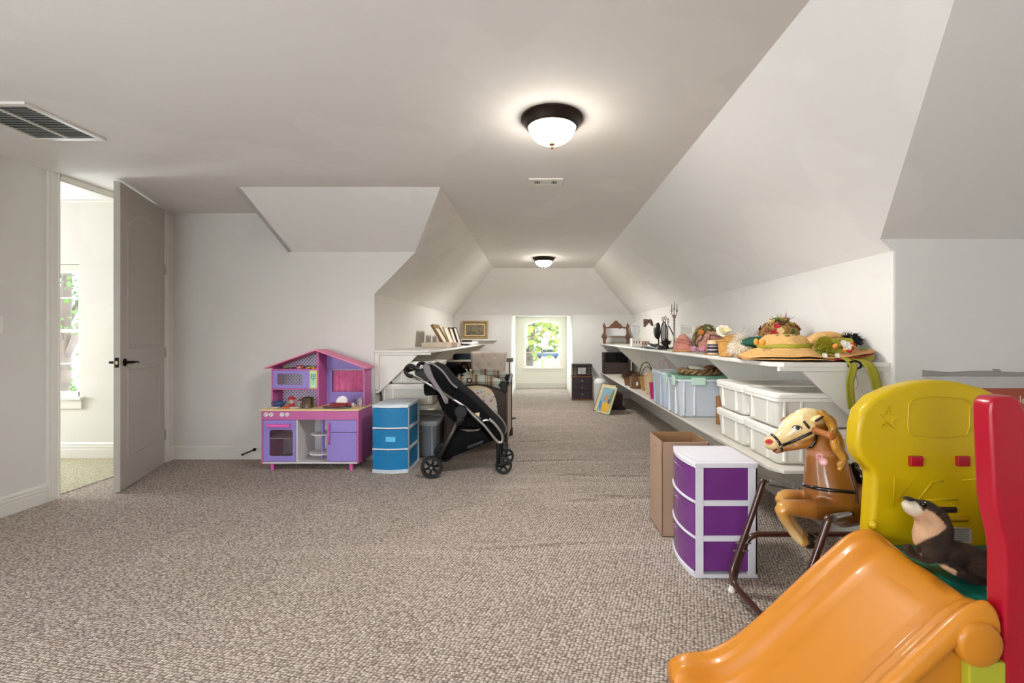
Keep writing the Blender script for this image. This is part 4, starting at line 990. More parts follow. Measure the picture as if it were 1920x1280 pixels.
def floral():
    m = bpy.data.materials.new('floral_fabric'); m.use_nodes = True; N = m.node_tree.nodes; L = m.node_tree.links; b = N['Principled BSDF']
    tc = N.new('ShaderNodeTexCoord'); vo = N.new('ShaderNodeTexVoronoi'); vo.inputs['Scale'].default_value = 34; L.new(tc.outputs['Object'], vo.inputs['Vector'])
    nz = N.new('ShaderNodeTexNoise'); nz.inputs['Scale'].default_value = 6; L.new(tc.outputs['Object'], nz.inputs['Vector'])
    sp_ = N.new('ShaderNodeSeparateColor'); L.new(vo.outputs['Color'], sp_.inputs['Color'])
    rp = N.new('ShaderNodeValToRGB'); rp.color_ramp.interpolation = 'CONSTANT'; L.new(sp_.outputs['Green'], rp.inputs['Fac'])
    e = rp.color_ramp.elements; e[0].color = lin('cfae8e'); e[1].position = .2; e[1].color = lin('8fa3a8')
    for p, c in ((.36, 'c98a86'), (.5, '7f8a78'), (.62, 'e0cf9a'), (.8, 'b9808f')): q = e.new(p); q.color = lin(c)
    d = N.new('ShaderNodeMath'); d.operation = 'LESS_THAN'; d.inputs[1].default_value = .4; L.new(vo.outputs['Distance'], d.inputs[0])
    mx = N.new('ShaderNodeMix'); mx.data_type = 'RGBA'; mx.inputs['A'].default_value = lin('d8d0c6'); L.new(rp.outputs['Color'], mx.inputs['B']); L.new(d.outputs[0], mx.inputs['Factor'])
    r2 = N.new('ShaderNodeValToRGB'); L.new(nz.outputs['Fac'], r2.inputs['Fac']); r2.color_ramp.elements[0].position = .55; r2.color_ramp.elements[0].color = (0, 0, 0, 1); r2.color_ramp.elements[1].position = .6; r2.color_ramp.elements[1].color = (.8, .8, .8, 1)
    m2 = N.new('ShaderNodeMix'); m2.data_type = 'RGBA'; L.new(mx.outputs['Result'], m2.inputs['A']); m2.inputs['B'].default_value = lin('e6cb93'); L.new(r2.outputs['Color'], m2.inputs['Factor'])
    L.new(m2.outputs['Result'], b.inputs['Base Color']); b.inputs['Roughness'].default_value = .9; return m
PLAID = plaid(); FLOR = floral(); BRNF = mat('brown_fabric', '4a3f39', rough=.9, var=.06); BGE = mat('beige_fabric', 'b5a393', rough=.9, var=.05)
pl = thing('playard', 'folding baby playard with plaid rails and brown mesh sides behind the stroller', 'playard', (-.686, 5.18, 0))
px0, px1, pya, pyb = -.955, -.325, 4.76, 5.60
def railz(t): return .735 + .075 * (1 - (2 * t - 1) ** 2)
for y, dy, nm in ((pya, 1, 'front'), (pyb, -1, 'back')):
    n = 20
    out = [Vector((px0, y, .11)), Vector((px1, y, .11))] + [Vector((px1 + (px0 - px1) * i / n, y, railz(1 - i / n) - .05)) for i in range(n + 1)]
    inn = [Vector((px0 + .10, y, .26)), Vector((px1 - .075, y, .26))]
    for i in range(n + 1):
        a = i / n; t = 1 - a; xx = px0 + .085 + (px1 - px0 - .16) * (1 - a); zz = .26 + (railz(t) - .115 - .26) * min(1, (1 - abs(2 * a - 1) ** 6)) ** .5
        inn.append(Vector((xx, y, zz)))
    MB().plate(out, inn, (0, .006 * dy, 0)).build('side_panel', BRNF, pl)
    MB().box((px0 + .05, y + dy * .008, .22), (px1 - .05, y + dy * .010, .71)).build('mesh_window', FLOR, pl)
    mb = MB(); rings = []
    for i in range(n + 1):
        t = i / n; x = px0 + .01 + (px1 - px0 - .02) * t; zt = railz(t)
        rings.append([Vector((x, y + dx_, z_)) for dx_, z_ in ((-.022, zt - .10), (-.028, zt - .05), (-.024, zt - .01), (0, zt), (.024, zt - .01), (.028, zt - .05), (.022, zt - .10))])
    mb.loft(rings).build('padded_rail', PLAID, pl, smooth=True)
    for x in (px0, px1):
        s = 1 if x < -.6 else -1
        MB().prism([(x - s * .012, y - .03, .74), (x + s * .05, y - .03, .745), (x + s * .085, y - .03, .70), (x + s * .02, y - .03, .62), (x - s * .012, y - .03, .63)], (0, .06, 0)).build('corner_cap', BLKP, pl, bevel=.008)
        MB().tube([(x, y, .03), (x, y, .70)], .0135, 8).build('corner_post', BRNF, pl, smooth=True)
        MB().rbox((x - .022, y - .026, 0), (x + .022, y + .026, .10), .01).build('foot', mat('foot_grey', '3a3636', rough=.6), pl)
for x in (px0, px1):
    MB().prism([(x - .003, pya + .01, .10), (x - .003, pyb - .01, .10), (x - .003, pyb - .01, .73), (x - .003, (pya + pyb) / 2, .68), (x - .003, pya + .01, .73)], (.006, 0, 0)).build('end_panel', BGE, pl)
    MB().tube(spline([(x, pya + .01, .73), (x, (pya * 2 + pyb) / 3, .685), (x, (pya + pyb * 2) / 3, .685), (x, pyb - .01, .73)], 4), .024, 10).build('end_rail', BLKP, pl, smooth=True)
MB().rbox((px0 + .02, pya + .02, .12), (px1 - .02, pyb - .02, .18), .02).build('mattress', FLOR, pl)
MB().lathe([(.001, 0), (.028, 0), (.03, -.004), (.022, -.010), (.001, -.010)], P(880, 713, pya - .029), 20, 'y').build('badge', mat('badge_brown', '3f332b', rough=.4), pl, auto=40)
MB().lathe([(.001, 0), (.014, 0), (.001, -.003)], P(880, 713, pya - .039), 16, 'y', sx=1).build('badge_centre', mat('badge_pale', 'cfc6b6'), pl)
tag(MB().ell((-.47, 5.0, .235), (.10, .09, .055), 16, 10).ell((-.44, 4.93, .29), (.045, .04, .04), 12, 8).build('plush_toy', mat('plush_brown', '7c5f50', rough=1, sheen=.5, bump=.4, bscale=80), None, smooth=True), 'small brown plush lying inside the playard', 'plush toy')

# ------------------------------------------------------------------ tufted chair
TUF = mat('tufted_linen', 'c9bcb0', rough=.9, var=.03, bump=.15, bscale=250)
ch = thing('tufted_chair', 'beige button-tufted dining chair standing beyond the playard', 'chair', (-.65, 6.1, 0))
btn = [(-.33, .30), (.0, .30), (.33, .30), (-.17, .42), (.17, .42), (-.17, .18), (.17, .18), (-.33, .06), (0, .06), (.33, .06)]
def cback(front):
    def fn(u, v):
        w_ = .195 + .045 * v; x = (2 * u - 1) * w_; z = .50 + v * .50; yb = 6.02 + .05 * v + .10 * (1 - v) * 0
        if front:
            d = 0
            for bx, bz in btn:
                r2 = ((x - bx * .48) ** 2 + (z - .52 - bz) ** 2) / .0009; d += .022 * math.exp(-r2)
                r3 = ((x - bx * .48) ** 2 + (z - .52 - bz) ** 2) / .006; d += .012 * math.exp(-r3)
            edge = min(u, 1 - u, v, 1 - v); y = yb - .045 * min(1, edge / .07) ** .5 + d
        else: y = yb + .03
        return (-.65 + x, y, z)
    return fn
mb = MB(); n = 36; mb.grid(n, n, cback(True)); o0 = 0; mb.grid(n, n, cback(False)); k = (n + 1) ** 2
edge = [i * (n + 1) for i in range(n + 1)] + [n * (n + 1) + j for j in range(1, n + 1)] + [i * (n + 1) + n for i in range(n - 1, -1, -1)] + [j for j in range(n - 1, 0, -1)]
for a, b_ in zip(edge, edge[1:] + edge[:1]): mb.f.append((a, b_, b_ + k, a + k))
bk = mb.build('backrest', TUF, ch, auto=50)
for bx, bz in btn[:7]:
    MB().ell((-.65 + bx * .48, 6.02 + .05 * (.02 + bz) / .5 - .045 + .026, .52 + bz), (.008, .005, .008), 8, 6).build('button', TUF, bk, smooth=True)
pip = [( -.65 - .195 - .045 * t, 6.045 + .05 * t, .50 + .5 * t) for t in [i / 8 for i in range(9)]]
pip += [(-.65 - .24 + .48 * i / 8, 6.095, 1.003) for i in range(1, 9)] + [(-.65 + .195 + .045 * (1 - t), 6.045 + .05 * (1 - t), .50 + .5 * (1 - t)) for t in [i / 8 for i in range(1, 9)]]
MB().tube(pip, .006, 6).build('piping', mat('piping_pale', 'ddd4ca', rough=.8), bk, smooth=True)
MB().rbox((-.88, 5.62, .40), (-.42, 6.06, .50), .035).build('seat', TUF, ch, smooth=True)
WD = mat('dark_wood', '3a2218', rough=.4, var=.2, nscale=14)
for x in (-.85, -.45):
    for y, yb in ((5.66, 5.64), (6.02, 6.10)): MB().tube([(x, y, .41), (x, yb, 0)], [.022, .014], 8).build('leg', WD, ch, smooth=True)
# small grey stand next to it
sd = thing('tray_stand', 'small grey tray on a thin black pole by the alcove opening', 'stand', (-.40, 6.75, 0))
MB().rbox((-.47, 6.68, .83), (-.36, 6.80, .885), .006).build('tray', mat('tray_grey', '6d6a62', rough=.6), sd)
MB().tube([(-.415, 6.74, .02), (-.415, 6.74, .84)], .008, 8).build('pole', BLKP, sd, smooth=True)
MB().lathe([(.10, 0), (.10, .01), (.02, .02), (.01, .025)], (-.415, 6.74, 0), 20).build('base', BLKP, sd, auto=40)
MB().tube([(-.352 + .022 * cos(a * pi / 6), 6.74, .868 + .022 * sin(a * pi / 6)) for a in range(12)], .003, 6, closed=True).build('ring', SIL, sd, smooth=True)
# desk with navy box, black bag
WD2 = mat('brown_wood', '5a3a28', rough=.45, var=.2, nscale=10)
dk = thing('small_desk', 'small dark brown desk with a white top beyond the black bag', 'desk', (-1.18, 7.28, 0))
MB().box((-1.5, 7.05, .815), (-.86, 7.5, .84)).build('desk_top', SHELF, dk, bevel=.003)
MB().box((-1.48, 7.08, .70), (-.88, 7.48, .815)).build('apron', WD2, dk, bevel=.002)
d_ = MB().box((-1.42, 7.072, .715), (-.94, 7.08, .80)).build('drawer', WD2, dk, bevel=.002); MB().ell((-1.18, 7.063, .757), .011, 10, 8).build('knob', SIL, d_, smooth=True)
for x in (-1.46, -.90):
    for y in (7.10, 7.46): MB().box((x - .018, y - .018, 0), (x + .018, y + .018, .70)).build('leg', WD2, dk)
tag(MB().rbox((-1.32, 7.15, .8415), (-.90, 7.4, .93), .01).build('navy_case', mat('navy', '1c2a3c', rough=.6), None), 'navy blue case lying on the small desk', 'case')
bg_ = thing('black_bag', 'black furry bag slumped behind the stroller on the lower shelf', 'bag', (-1.16, 5.98, LZ))
def lump(q): return q * (1 + .10 * noise.noise(q * 9))
MB().ell((-1.16, 5.98, LZ + .178), (.235, .17, .18), 28, 18, fn=lump).build('body', mat('black_fur', '08080a', rough=1, bump=.8, bscale=120, spec=.1), bg_, smooth=True)
MB().tube(spline([(-1.0, 5.9, .80), (-.95, 5.87, .86), (-.90, 5.88, .83), (-.88, 5.9, .70)], 4), .014, 8).build('strap', BLKF, bg_, smooth=True)
# ---- things on the upper shelf at the toy kitchen side
GOLD = mat('ornate_gold', '8a6a3c', rough=.45, metal=.3, var=.35, nscale=40, bump=.8, bscale=60)
def lean_frame(label, y0, y1, xb, xt, h, fw, mfr, mpic, tk=.022, group='frames leaning on the shelf wall'):
    r = thing('picture_frame', label, 'picture frame', (xb, (y0 + y1) / 2, SZ + e), group)
    dx = xt - xb; L_ = (dx * dx + h * h) ** .5; up = Vector((dx, 0, h)) / L_; nrm = Vector((up.z, 0, -up.x))
    O = Vector((xb, y0, SZ + e)); W = y1 - y0
    def q(a, b): return O + Vector((0, a, 0)) + up * b
    MB().plate([q(0, 0), q(W, 0), q(W, L_), q(0, L_)], [q(fw, fw), q(W - fw, fw), q(W - fw, L_ - fw), q(fw, L_ - fw)], nrm * tk).build('frame', mfr, r, bevel=.003)
    MB().prism([q(fw * .8, fw * .8), q(W - fw * .8, fw * .8), q(W - fw * .8, L_ - fw * .8), q(fw * .8, L_ - fw * .8)], nrm * tk * .5).build('picture', mpic, r)
    return r
PAPER = mat('print_paper', 'd8d2c4', rough=.7, var=.06, nscale=12)
lean_frame('ornate carved dark gold frame, nearest of the leaning frames', 6.15, 6.55, -1.27, -1.44, .285, .055, GOLD, PAPER, .035)
lean_frame('thin cream and gilt frame between the ornate one and dark ones', 6.62, 6.92, -1.27, -1.38, .27, .018, mat('pale_gilt', 'cbb684', rough=.45), PAPER)
lean_frame('thin dark frame with a pale print, third of the leaning frames', 6.98, 7.26, -1.28, -1.37, .27, .016, WD, PAPER)
lean_frame('thin dark frame leaning last in the row, beside the black remote', 7.32, 7.60, -1.275, -1.365, .28, .016, WD, PAPER)
tag(MB().rbox((-1.38, 5.45, SZ + e), (-1.08, 5.75, SZ + .062), .004).build('flat_box', mat('pale_box', 'd9c8b4', rough=.7, var=.04), None), 'flat cream box lying at the end of the shelf before the frames', 'box')
tag(MB().rbox((-1.30, 5.80, SZ + e), (-1.02, 6.1, SZ + .06), .004).build('flat_box', mat('pink_box', 'dcc3b4', rough=.7, var=.04), None), 'pinkish flat box lying beside the cream one below the frames', 'box')
def painting_mat():
    m = bpy.data.materials.new('old_landscape_print'); m.use_nodes = True; N = m.node_tree.nodes; L = m.node_tree.links; b = N['Principled BSDF']
    tc = N.new('ShaderNodeTexCoord'); sx = N.new('ShaderNodeSeparateXYZ'); L.new(tc.outputs['Object'], sx.inputs[0])
    nz = N.new('ShaderNodeTexNoise'); nz.inputs['Scale'].default_value = 22; nz.inputs['Detail'].default_value = 6; L.new(tc.outputs['Object'], nz.inputs['Vector'])
    a = N.new('ShaderNodeMath'); a.operation = 'MULTIPLY_ADD'; a.inputs[1].default_value = 2.2; L.new(sx.outputs['Z'], a.inputs[0]); a.inputs[2].default_value = -.25
    c = N.new('ShaderNodeMath'); c.operation = 'ADD'; L.new(a.outputs[0], c.inputs[0])
    d = N.new('ShaderNodeMath'); d.operation = 'MULTIPLY_ADD'; d.inputs[1].default_value = 1.5; d.inputs[2].default_value = -.6; L.new(nz.outputs['Fac'], d.inputs[0]); L.new(d.outputs[0], c.inputs[1])
    r = N.new('ShaderNodeValToRGB'); L.new(c.outputs[0], r.inputs['Fac']); e_ = r.color_ramp.elements
    e_[0].color = lin('4a4334'); e_[1].color = lin('cdb994')
    for p, cc in ((.2, '6f664c'), (.35, '8a7d5d'), (.5, '4f4a3c'), (.7, 'b9a27c')): q = e_.new(p); q.color = lin(cc)
    L.new(r.outputs['Color'], b.inputs['Base Color']); b.inputs['Roughness'].default_value = .4; return m
pf = thing('framed_painting', 'old landscape picture in a wide gold frame on the ledge', 'painting', (-1.2, 8.8, 1.156))
gx0, gx1, gz0, gz1 = -1.455, -.955, 1.157, 1.505; R_ = rx(radians(-6))
G2 = mat('antique_gold', '9b8155', rough=.5, metal=.2, var=.2, nscale=30, bump=.5, bscale=50); G3 = mat('gilt_liner', 'd8c492', rough=.5, var=.05)
def rc(i, y): return [Vector((gx0 + i, y, gz0 + i)), Vector((gx1 - i, y, gz0 + i)), Vector((gx1 - i, y, gz1 - i)), Vector((gx0 + i, y, gz1 - i))]
def tilt(mb):
    c0 = Vector((0, 8.82, gz0)); mb.v = [R_ @ (v - c0) + c0 for v in mb.v]; return mb
tilt(MB().loft([rc(0, 8.82), rc(0, 8.80), rc(.018, 8.785), rc(.035, 8.80), rc(.05, 8.79), rc(.06, 8.80), rc(.06, 8.82)], False, False, True)).build('frame', G2, pf)
tilt(MB().plate(rc(.055, 8.797), rc(.075, 8.797), (0, .01, 0))).build('liner', G3, pf)
tilt(MB().plate(rc(.012, 8.783), rc(.018, 8.781), (0, .01, 0))).build('liner', G3, pf)
tilt(MB().prism(rc(.07, 8.803), (0, .01, 0))).build('canvas', painting_mat(), pf)
ph = thing('desk_phone', 'white cordless phone base lying in front of the painting', 'phone', (-1.2, 8.0, SZ))
MB().rbox((-1.36, 7.85, SZ + e), (-1.05, 8.15, SZ + .055), .02).build('base', PWHITE, ph, smooth=True)
MB().rbox((-1.30, 7.84, SZ + .05), (-1.12, 7.90, SZ + .075), .01).build('handset', BLKP, ph, smooth=True)
tag(MB().rbox((-1.21, 6.95, SZ + e), (-1.05, 7.15, SZ + .022), .008).build('remote_control', BLKP, None, smooth=True), 'flat black remote on the shelf next to the leaning dark frame', 'remote control')
tag(MB().rbox((-1.14, 7.35, SZ + e), (-1.04, 7.55, SZ + .022), .008).build('cable_adapter', PWHITE, None, smooth=True), 'small white adapter lying between the black remote and phone', 'adapter')

# ------------------------------------------------------------------ hats, baskets and odds on the upper shelf
STRAW = mat('straw', 'd2a566', rough=.8, var=.12, nscale=60, bump=.7, bscale=160)
STRAW2 = mat('straw_gold', 'b5843c', rough=.8, var=.2, nscale=50, bump=.8, bscale=120)
RIB = None
def ribbon_mat():
    m = bpy.data.materials.new('chartreuse_ribbon'); m.use_nodes = True; N = m.node_tree.nodes; L = m.node_tree.links; b = N['Principled BSDF']
    tc = N.new('ShaderNodeTexCoord'); wv = N.new('ShaderNodeTexWave'); wv.inputs['Scale'].default_value = 70; wv.bands_direction = 'DIAGONAL'; L.new(tc.outputs['Object'], wv.inputs['Vector'])
    r = N.new('ShaderNodeValToRGB'); r.color_ramp.elements[0].color = lin('7f7a16'); r.color_ramp.elements[1].color = lin('a8a024'); L.new(wv.outputs['Fac'], r.inputs['Fac']); L.new(r.outputs['Color'], b.inputs['Base Color'])
    b.inputs['Roughness'].default_value = .6; return m
RIB = ribbon_mat()
rnd = random.Random(11)
def hat(name, label, c, rx_, ry_, crown_r, crown_h, m, tiltR=None, wav=.012, group=None, bandm=None, sag=.02, cat='hat', rise=0):
    """woven hat: brim and crown one lathe-like shell, solid thickness"""
    r = thing(name, label, cat, c, group)
    prof = [(.001, crown_h * .97), (.45, crown_h), (.74, crown_h * .93), (.92, crown_h * .74), (1.0, crown_h * .35 + rise * .6), (1.05, .012 + rise)]
    c = Vector(c); n = 48; rings = []
    def pt(q):
        q = q + Vector((0, 0, .012 * noise.noise(q * 9 + c * 7) * (1 if q.z > .03 else .4))) + Vector((q.x, q.y, 0)) * .08 * noise.noise(q * 12 + c * 3)
        return c + (tiltR @ q if tiltR is not None else q)
    for f, h in prof: rings.append([pt(Vector((cos(2 * pi * i / n) * crown_r * f, sin(2 * pi * i / n) * crown_r * f * ry_ / rx_ * 1.05, h + .004))) for i in range(n)])
    for t in (.3, .6, .85, 1.0):
        ring = []
        for i in range(n):
            a = 2 * pi * i / n; R1 = crown_r * 1.05; x = cos(a) * (R1 + (rx_ - R1) * t); y = sin(a) * (R1 * ry_ / rx_ + (ry_ - R1 * ry_ / rx_) * t)
            ring.append(pt(Vector((x, y, rise * (1 - t) ** 1.5 + .014 - sag * t + wav * t * (sin(a * 3 + 1) + .4 * sin(a * 7)) + sag * .7))))
        rings.append(ring)
    mb = MB().loft(rings, True, False); o = mb.build('shell', m, r, smooth=True, solid=.004)
    if bandm:
        rb = []
        for z in (.02 + rise * .8, .02 + rise * .8 + crown_h * .24):
            rb.append([pt(Vector((cos(2 * pi * i / n) * crown_r * 1.035, sin(2 * pi * i / n) * crown_r * 1.035 * ry_ / rx_ * 1.05, z))) for i in range(n)])
        MB().loft(rb, False, False).build('band', bandm, r, smooth=True, solid=.006)
    return r
def petals(c, r_, m, n=6, cup=.5, name='flower', par=None, tilt_=None, layers=2):
    mb = MB(); c = Vector(c)
    for l in range(layers):
        k = n - l; rr_ = r_ * (1 - .35 * l)
        for i in range(k):
            a = 2 * pi * i / k + l * .5
            def fn(u, v, a=a, rr_=rr_, l=l):
                w_ = sin(pi * min(1, .12 + v * .88)) ** .6 * rr_ * .55; x = v * rr_; y = (2 * u - 1) * w_; z = (v ** 1.5) * rr_ * (cup + l * .35) + .12 * rr_ * (2 * u - 1) ** 2 + l * rr_ * .12
                q = Vector((cos(a) * x - sin(a) * y, sin(a) * x + cos(a) * y, z))
                return c + (tilt_ @ q if tilt_ is not None else q)
            mb.grid(4, 5, fn)
    return mb.build(name, m, par, smooth=True, solid=.0015)
def fluff(name, c, rad, m, n, ln, th=.0012, par=None, seed=1, up=0.0, shape=(1, 1, 1), kind='stuff', gravity=.5):
    rg = random.Random(seed); mb = MB(); c = Vector(c)
    for i in range(n):
        d = Vector([rg.gauss(0, 1) for _ in range(3)]); d.z = abs(d.z) * 1.0 + up; d.normalize()
        p = c + Vector((d.x * rad * shape[0], d.y * rad * shape[1], d.z * rad * shape[2])) * rg.uniform(.5, 1); l = ln * rg.uniform(.5, 1.2)
        s = Vector([rg.gauss(0, .5) for _ in range(3)]); q1 = p + (d + s * .6).normalized() * l * .5; q2 = q1 + (d * .5 + s * .8 + Vector((0, 0, -gravity))).normalized() * l * .5
        v = d.orthogonal().normalized() * th * rg.uniform(.7, 1.5)
        mb.add([p - v, p + v, q1 + v, q1 - v, q2], [(0, 1, 2, 3), (3, 2, 4)])
    o = mb.build(name, m, par); o['kind'] = kind; return o
E1 = SZ + .0015
# the big straw hat and its chartreuse bow
bh = hat('straw_sun_hat', 'large wide-brimmed straw sun hat with a chartreuse striped bow', (1.435, 2.665, E1 + .012), .248, .262, .135, .128, STRAW, wav=.006, bandm=RIB, sag=.012, rise=.035)
bh2 = hat('straw_sun_hat', 'plain straw brim lying directly under the bowed sun hat', (1.43, 2.64, E1 - .002), .252, .262, .12, .012, STRAW, wav=.002, sag=.004)
def strip(pts, w_, m, name, par, side=(0, 1, 0), kink=0):
    pts = spline(pts, 6); mb = MB(); n = len(pts)
    def fn(u, v):
        i = min(n - 1, int(round(v * (n - 1)))); s_ = Vector(side)
        return pts[i] + s_ * ((2 * u - 1) * w_) + Vector((0, -.003, 0)) * cos(u * pi * 2)
    mb.grid(4, n - 1, fn); return mb.build(name, m, par, smooth=True, solid=.002)
bx_, by_, bz_ = 1.60, 2.50, 1.135
for k, (a, l, w_) in enumerate(((2.6, .12, .04), (.5, .12, .04), (1.5, .10, .038), (-.4, .11, .03), (3.4, .09, .03), (-2.0, .08, .03))):
    d = Vector((cos(a), -.25, sin(a) * .55)); side = Vector((-sin(a) * .5, .35, cos(a))).normalized()
    strip([Vector((bx_, by_, bz_)), Vector((bx_, by_, bz_)) + d * l * .5 + side * .02, Vector((bx_, by_, bz_)) + d * l, Vector((bx_, by_, bz_)) + d * l * .55 - side * .028, Vector((bx_, by_, bz_))], w_ * .6, RIB, 'bow_loop', bh, side)
strip([(1.57, 2.48, 1.11), (1.60, 2.38, 1.085), (1.605, 2.335, 1.05), (1.588, 2.333, .97), (1.592, 2.335, .90), (1.60, 2.335, .83)], .021, RIB, 'ribbon_tail', bh, (1, 0, 0))
strip([(1.60, 2.48, 1.11), (1.665, 2.38, 1.085), (1.69, 2.335, 1.05), (1.71, 2.333, 1.0), (1.722, 2.335, .965), (1.728, 2.335, .93)], .027, RIB, 'ribbon_tail', bh, (1, 0, 0))
WFL = mat('white_petal', 'efe9dc', rough=.7, var=.03); LFG = mat('silk_leaf', '6f7f2c', rough=.7, var=.2, nscale=30)
for x, y, z, r_ in ((1.615, 2.40, 1.15, .026), (1.60, 2.40, 1.165, .018), (1.50, 2.40, 1.10, .015), (1.56, 2.39, 1.10, .014)):
    petals((x, y, z), r_, WFL, 6, .3, 'silk_flower', bh, rx(radians(70)), 2)
for i in range(14):
    a = rnd.uniform(0, 6.28); q = Vector((1.36 + rnd.uniform(-.10, .10), 2.62 + rnd.uniform(-.12, .02), 1.212 - rnd.uniform(0, .01)))
    if i > 8: q = Vector((1.50 + rnd.uniform(-.06, .06), 2.42 + rnd.uniform(-.02, .02), 1.105 + rnd.uniform(0, .03)))
    MB().ell(q, (.014, .006, .004), 8, 5, R=rz(a)).build('silk_leaf', LFG, bh, smooth=True)
for q in ((1.24, 2.60, 1.17), (1.265, 2.575, 1.165)): MB().ell(q, (.016, .012, .02), 10, 6).build('silk_bud', mat('bud_orange', 'd9952e', rough=.6, var=.2, nscale=40), bh, smooth=True)
# tan hat with cherries, lying at the wall end
ct = hat('cherry_hat', 'tan brimmed hat with cherries and a red underside at the wall end', (1.675, 2.475, E1 + .03), .128, .10, .06, .018, mat('tan_felt', 'b98a56', rough=.85, var=.06, bump=.3, bscale=200), tiltR=ry(radians(-10)), wav=.003)
MB().lathe([(.122, 0), (.124, .008), (.06, -.02), (.001, -.022)], (1.675, 2.475, E1 + .024), 32, sy=.8, R=ry(radians(-10))).build('underside', mat('crimson_felt', '8d1424', rough=.8), ct, smooth=True)
for k, (x, y, z, r_, c_) in enumerate(((1.62, 2.41, 1.145, .014, 'b3141f'), (1.645, 2.405, 1.140, .013, 'b3141f'), (1.612, 2.405, 1.132, .012, 'e08a2a'), (1.66, 2.42, 1.150, .010, 'e0a02a'), (1.572, 2.42, 1.150, .014, 'd9863a'), (1.672, 2.43, 1.158, .011, 'b3141f'), (1.632, 2.40, 1.128, .012, 'b3141f'))):
    MB().ell((x, y, z), r_, 12, 8).build('cherry', mat('cherry_' + c_, c_, rough=.25), ct, smooth=True)
MB().ell((1.72, 2.42, 1.135), (.022, .01, .004), 8, 5).build('silk_leaf', LFG, ct, smooth=True)
tag(strip([(1.60, 2.44, 1.10), (1.68, 2.40, 1.085), (1.76, 2.42, 1.09), (1.79, 2.45, 1.11), (1.74, 2.5, 1.10)], .016, RIB, 'ribbon', None, (0, .3, 1)), 'loose chartreuse ribbon under the cherry hat', 'ribbon')
tag(MB().lathe([(.03, 0), (.034, .006), (.03, .03), (.012, .04), (.001, .042)], (1.765, 2.47, 1.085), 16, sx=1.1).build('beaded_purse', mat('beads_dark', '3a1d22', rough=.3, var=.8, nscale=120), None, smooth=True), 'little dark red beaded pouch at the end of the hat pile', 'purse')
sc_ = thing('hair_band', 'black elastic hair band hanging at the shelf edge by the ribbons', 'hair band', (1.64, 2.35, 1.05))
MB().tube([(1.625 + .033 * cos(a * pi / 8), 2.349, 1.055 + .020 * sin(a * pi / 8)) for a in range(16)], .0055, 8, closed=True).build('loop', BLKP, sc_, smooth=True)
MB().tube(spline([(1.61, 2.348, 1.04), (1.63, 2.347, 1.0), (1.60, 2.347, .97), (1.62, 2.347, .93), (1.64, 2.347, .96), (1.62, 2.347, 1.02)], 5), .0012, 5).build('thread', mat('thread_mauve', '7d6470'), sc_)
# rolled straw hat with black feathers
sh = thing('feathered_hat', 'rolled tan straw hat with a burst of black feathers', 'hat', (1.62, 2.60, 1.12))
MB().tube(spline([(1.50, 2.58, 1.155), (1.56, 2.58, 1.185), (1.64, 2.58, 1.20), (1.72, 2.58, 1.185)], 5), [.018, .026, .032, .036, .039, .041, .042, .043, .043, .042, .041, .040, .038, .036, .033, .03], 14, flat=.75).build('roll', STRAW, sh, smooth=True)
MB().tube(spline([(1.52, 2.55, 1.13), (1.6, 2.54, 1.145), (1.70, 2.55, 1.15)], 5), .026, 10, flat=.5).build('brim', STRAW, sh, smooth=True)
fluff('black_feathers', (1.735, 2.56, 1.17), .045, mat('black_feather', '0b0d0c', rough=.7), 420, .045, .004, sh, 4, up=-.1, shape=(1.1, .8, .8))
# floral hat, green beret, feather hat
FLM = mat('floral_mix', '5a3a22', rough=.85, var=.7, nscale=38, bump=.9, bscale=60, col2='a8803a')
fh = thing('floral_hat', 'tall hat covered with brown, gold and crimson silk flowers', 'hat', (1.58, 2.98, SZ))
MB().ell((1.58, 3.0, E1 + .125), (.125, .12, .122), 30, 18, fn=lambda q: q * (1 + .09 * noise.noise(q * 30))).build('crown', FLM, fh, smooth=True)
for i in range(46):
    a = rnd.uniform(0, 2 * pi); t = rnd.uniform(.05, 1.35); d = Vector((sin(t) * cos(a), sin(t) * sin(a), cos(t)))
    q = Vector((1.58, 3.0, E1 + .125)) + Vector((d.x * .125, d.y * .12, d.z * .122)); c_ = ['9d7a3a', '5b3322', 'a3182c', '4f6a2c', 'c9a878', '6d2a28'][i % 6]
    rt = d.to_track_quat('Z', 'Y').to_matrix()
    petals(q, rnd.uniform(.014, .026), mat('silk_' + c_, c_, rough=.8, var=.2, nscale=40), 5, .4, 'silk_flower', fh, rt, 1)
fluff('pale_fringe', (1.56, 2.92, 1.155), .10, mat('fringe_pale', 'd9cfc0', rough=.8), 160, .035, .0012, fh, 9, up=-.6, gravity=.9)
fluff('grass_tips', (1.60, 3.0, 1.28), .06, mat('dry_grass', '6b4a2c', rough=.9), 40, .05, .0015, fh, 10, up=.8, gravity=-.5)
gb = thing('green_beret', 'dark green velvet beret lying between the feather hat and straw hat', 'hat', (1.40, 2.93, 1.14))
MB().ell((1.345, 2.85, 1.168), (.085, .09, .032), 28, 12, R=ry(radians(-9)), fn=lambda q: q * (1 + .05 * noise.noise(q * 14))).build('body', mat('green_velvet', '0e4a3c', rough=.8, var=.15), gb, smooth=True)
MB().ell((1.40, 3.0, 1.11), (.05, .05, .045), 20, 10).build('lining', mat('green_dark', '0b2f27', rough=.9), gb, smooth=True)
wf_ = thing('white_feather_hat', 'fluffy cream feather hat between the wicker basket and green beret', 'hat', (1.30, 2.92, SZ))
MB().ell((1.30, 2.90, E1 + .06), (.07, .08, .06), 18, 10).build('cap', mat('feather_base', 'bfae94', rough=.9), wf_, smooth=True)
FE = mat('cream_feather', 'e6dcc8', rough=.8, var=.04)
fluff('feathers', (1.30, 2.90, E1 + .045), .07, FE, 2200, .055, .0011, wf_, 5, up=-.15, shape=(1, 1, 1.1), gravity=.9)
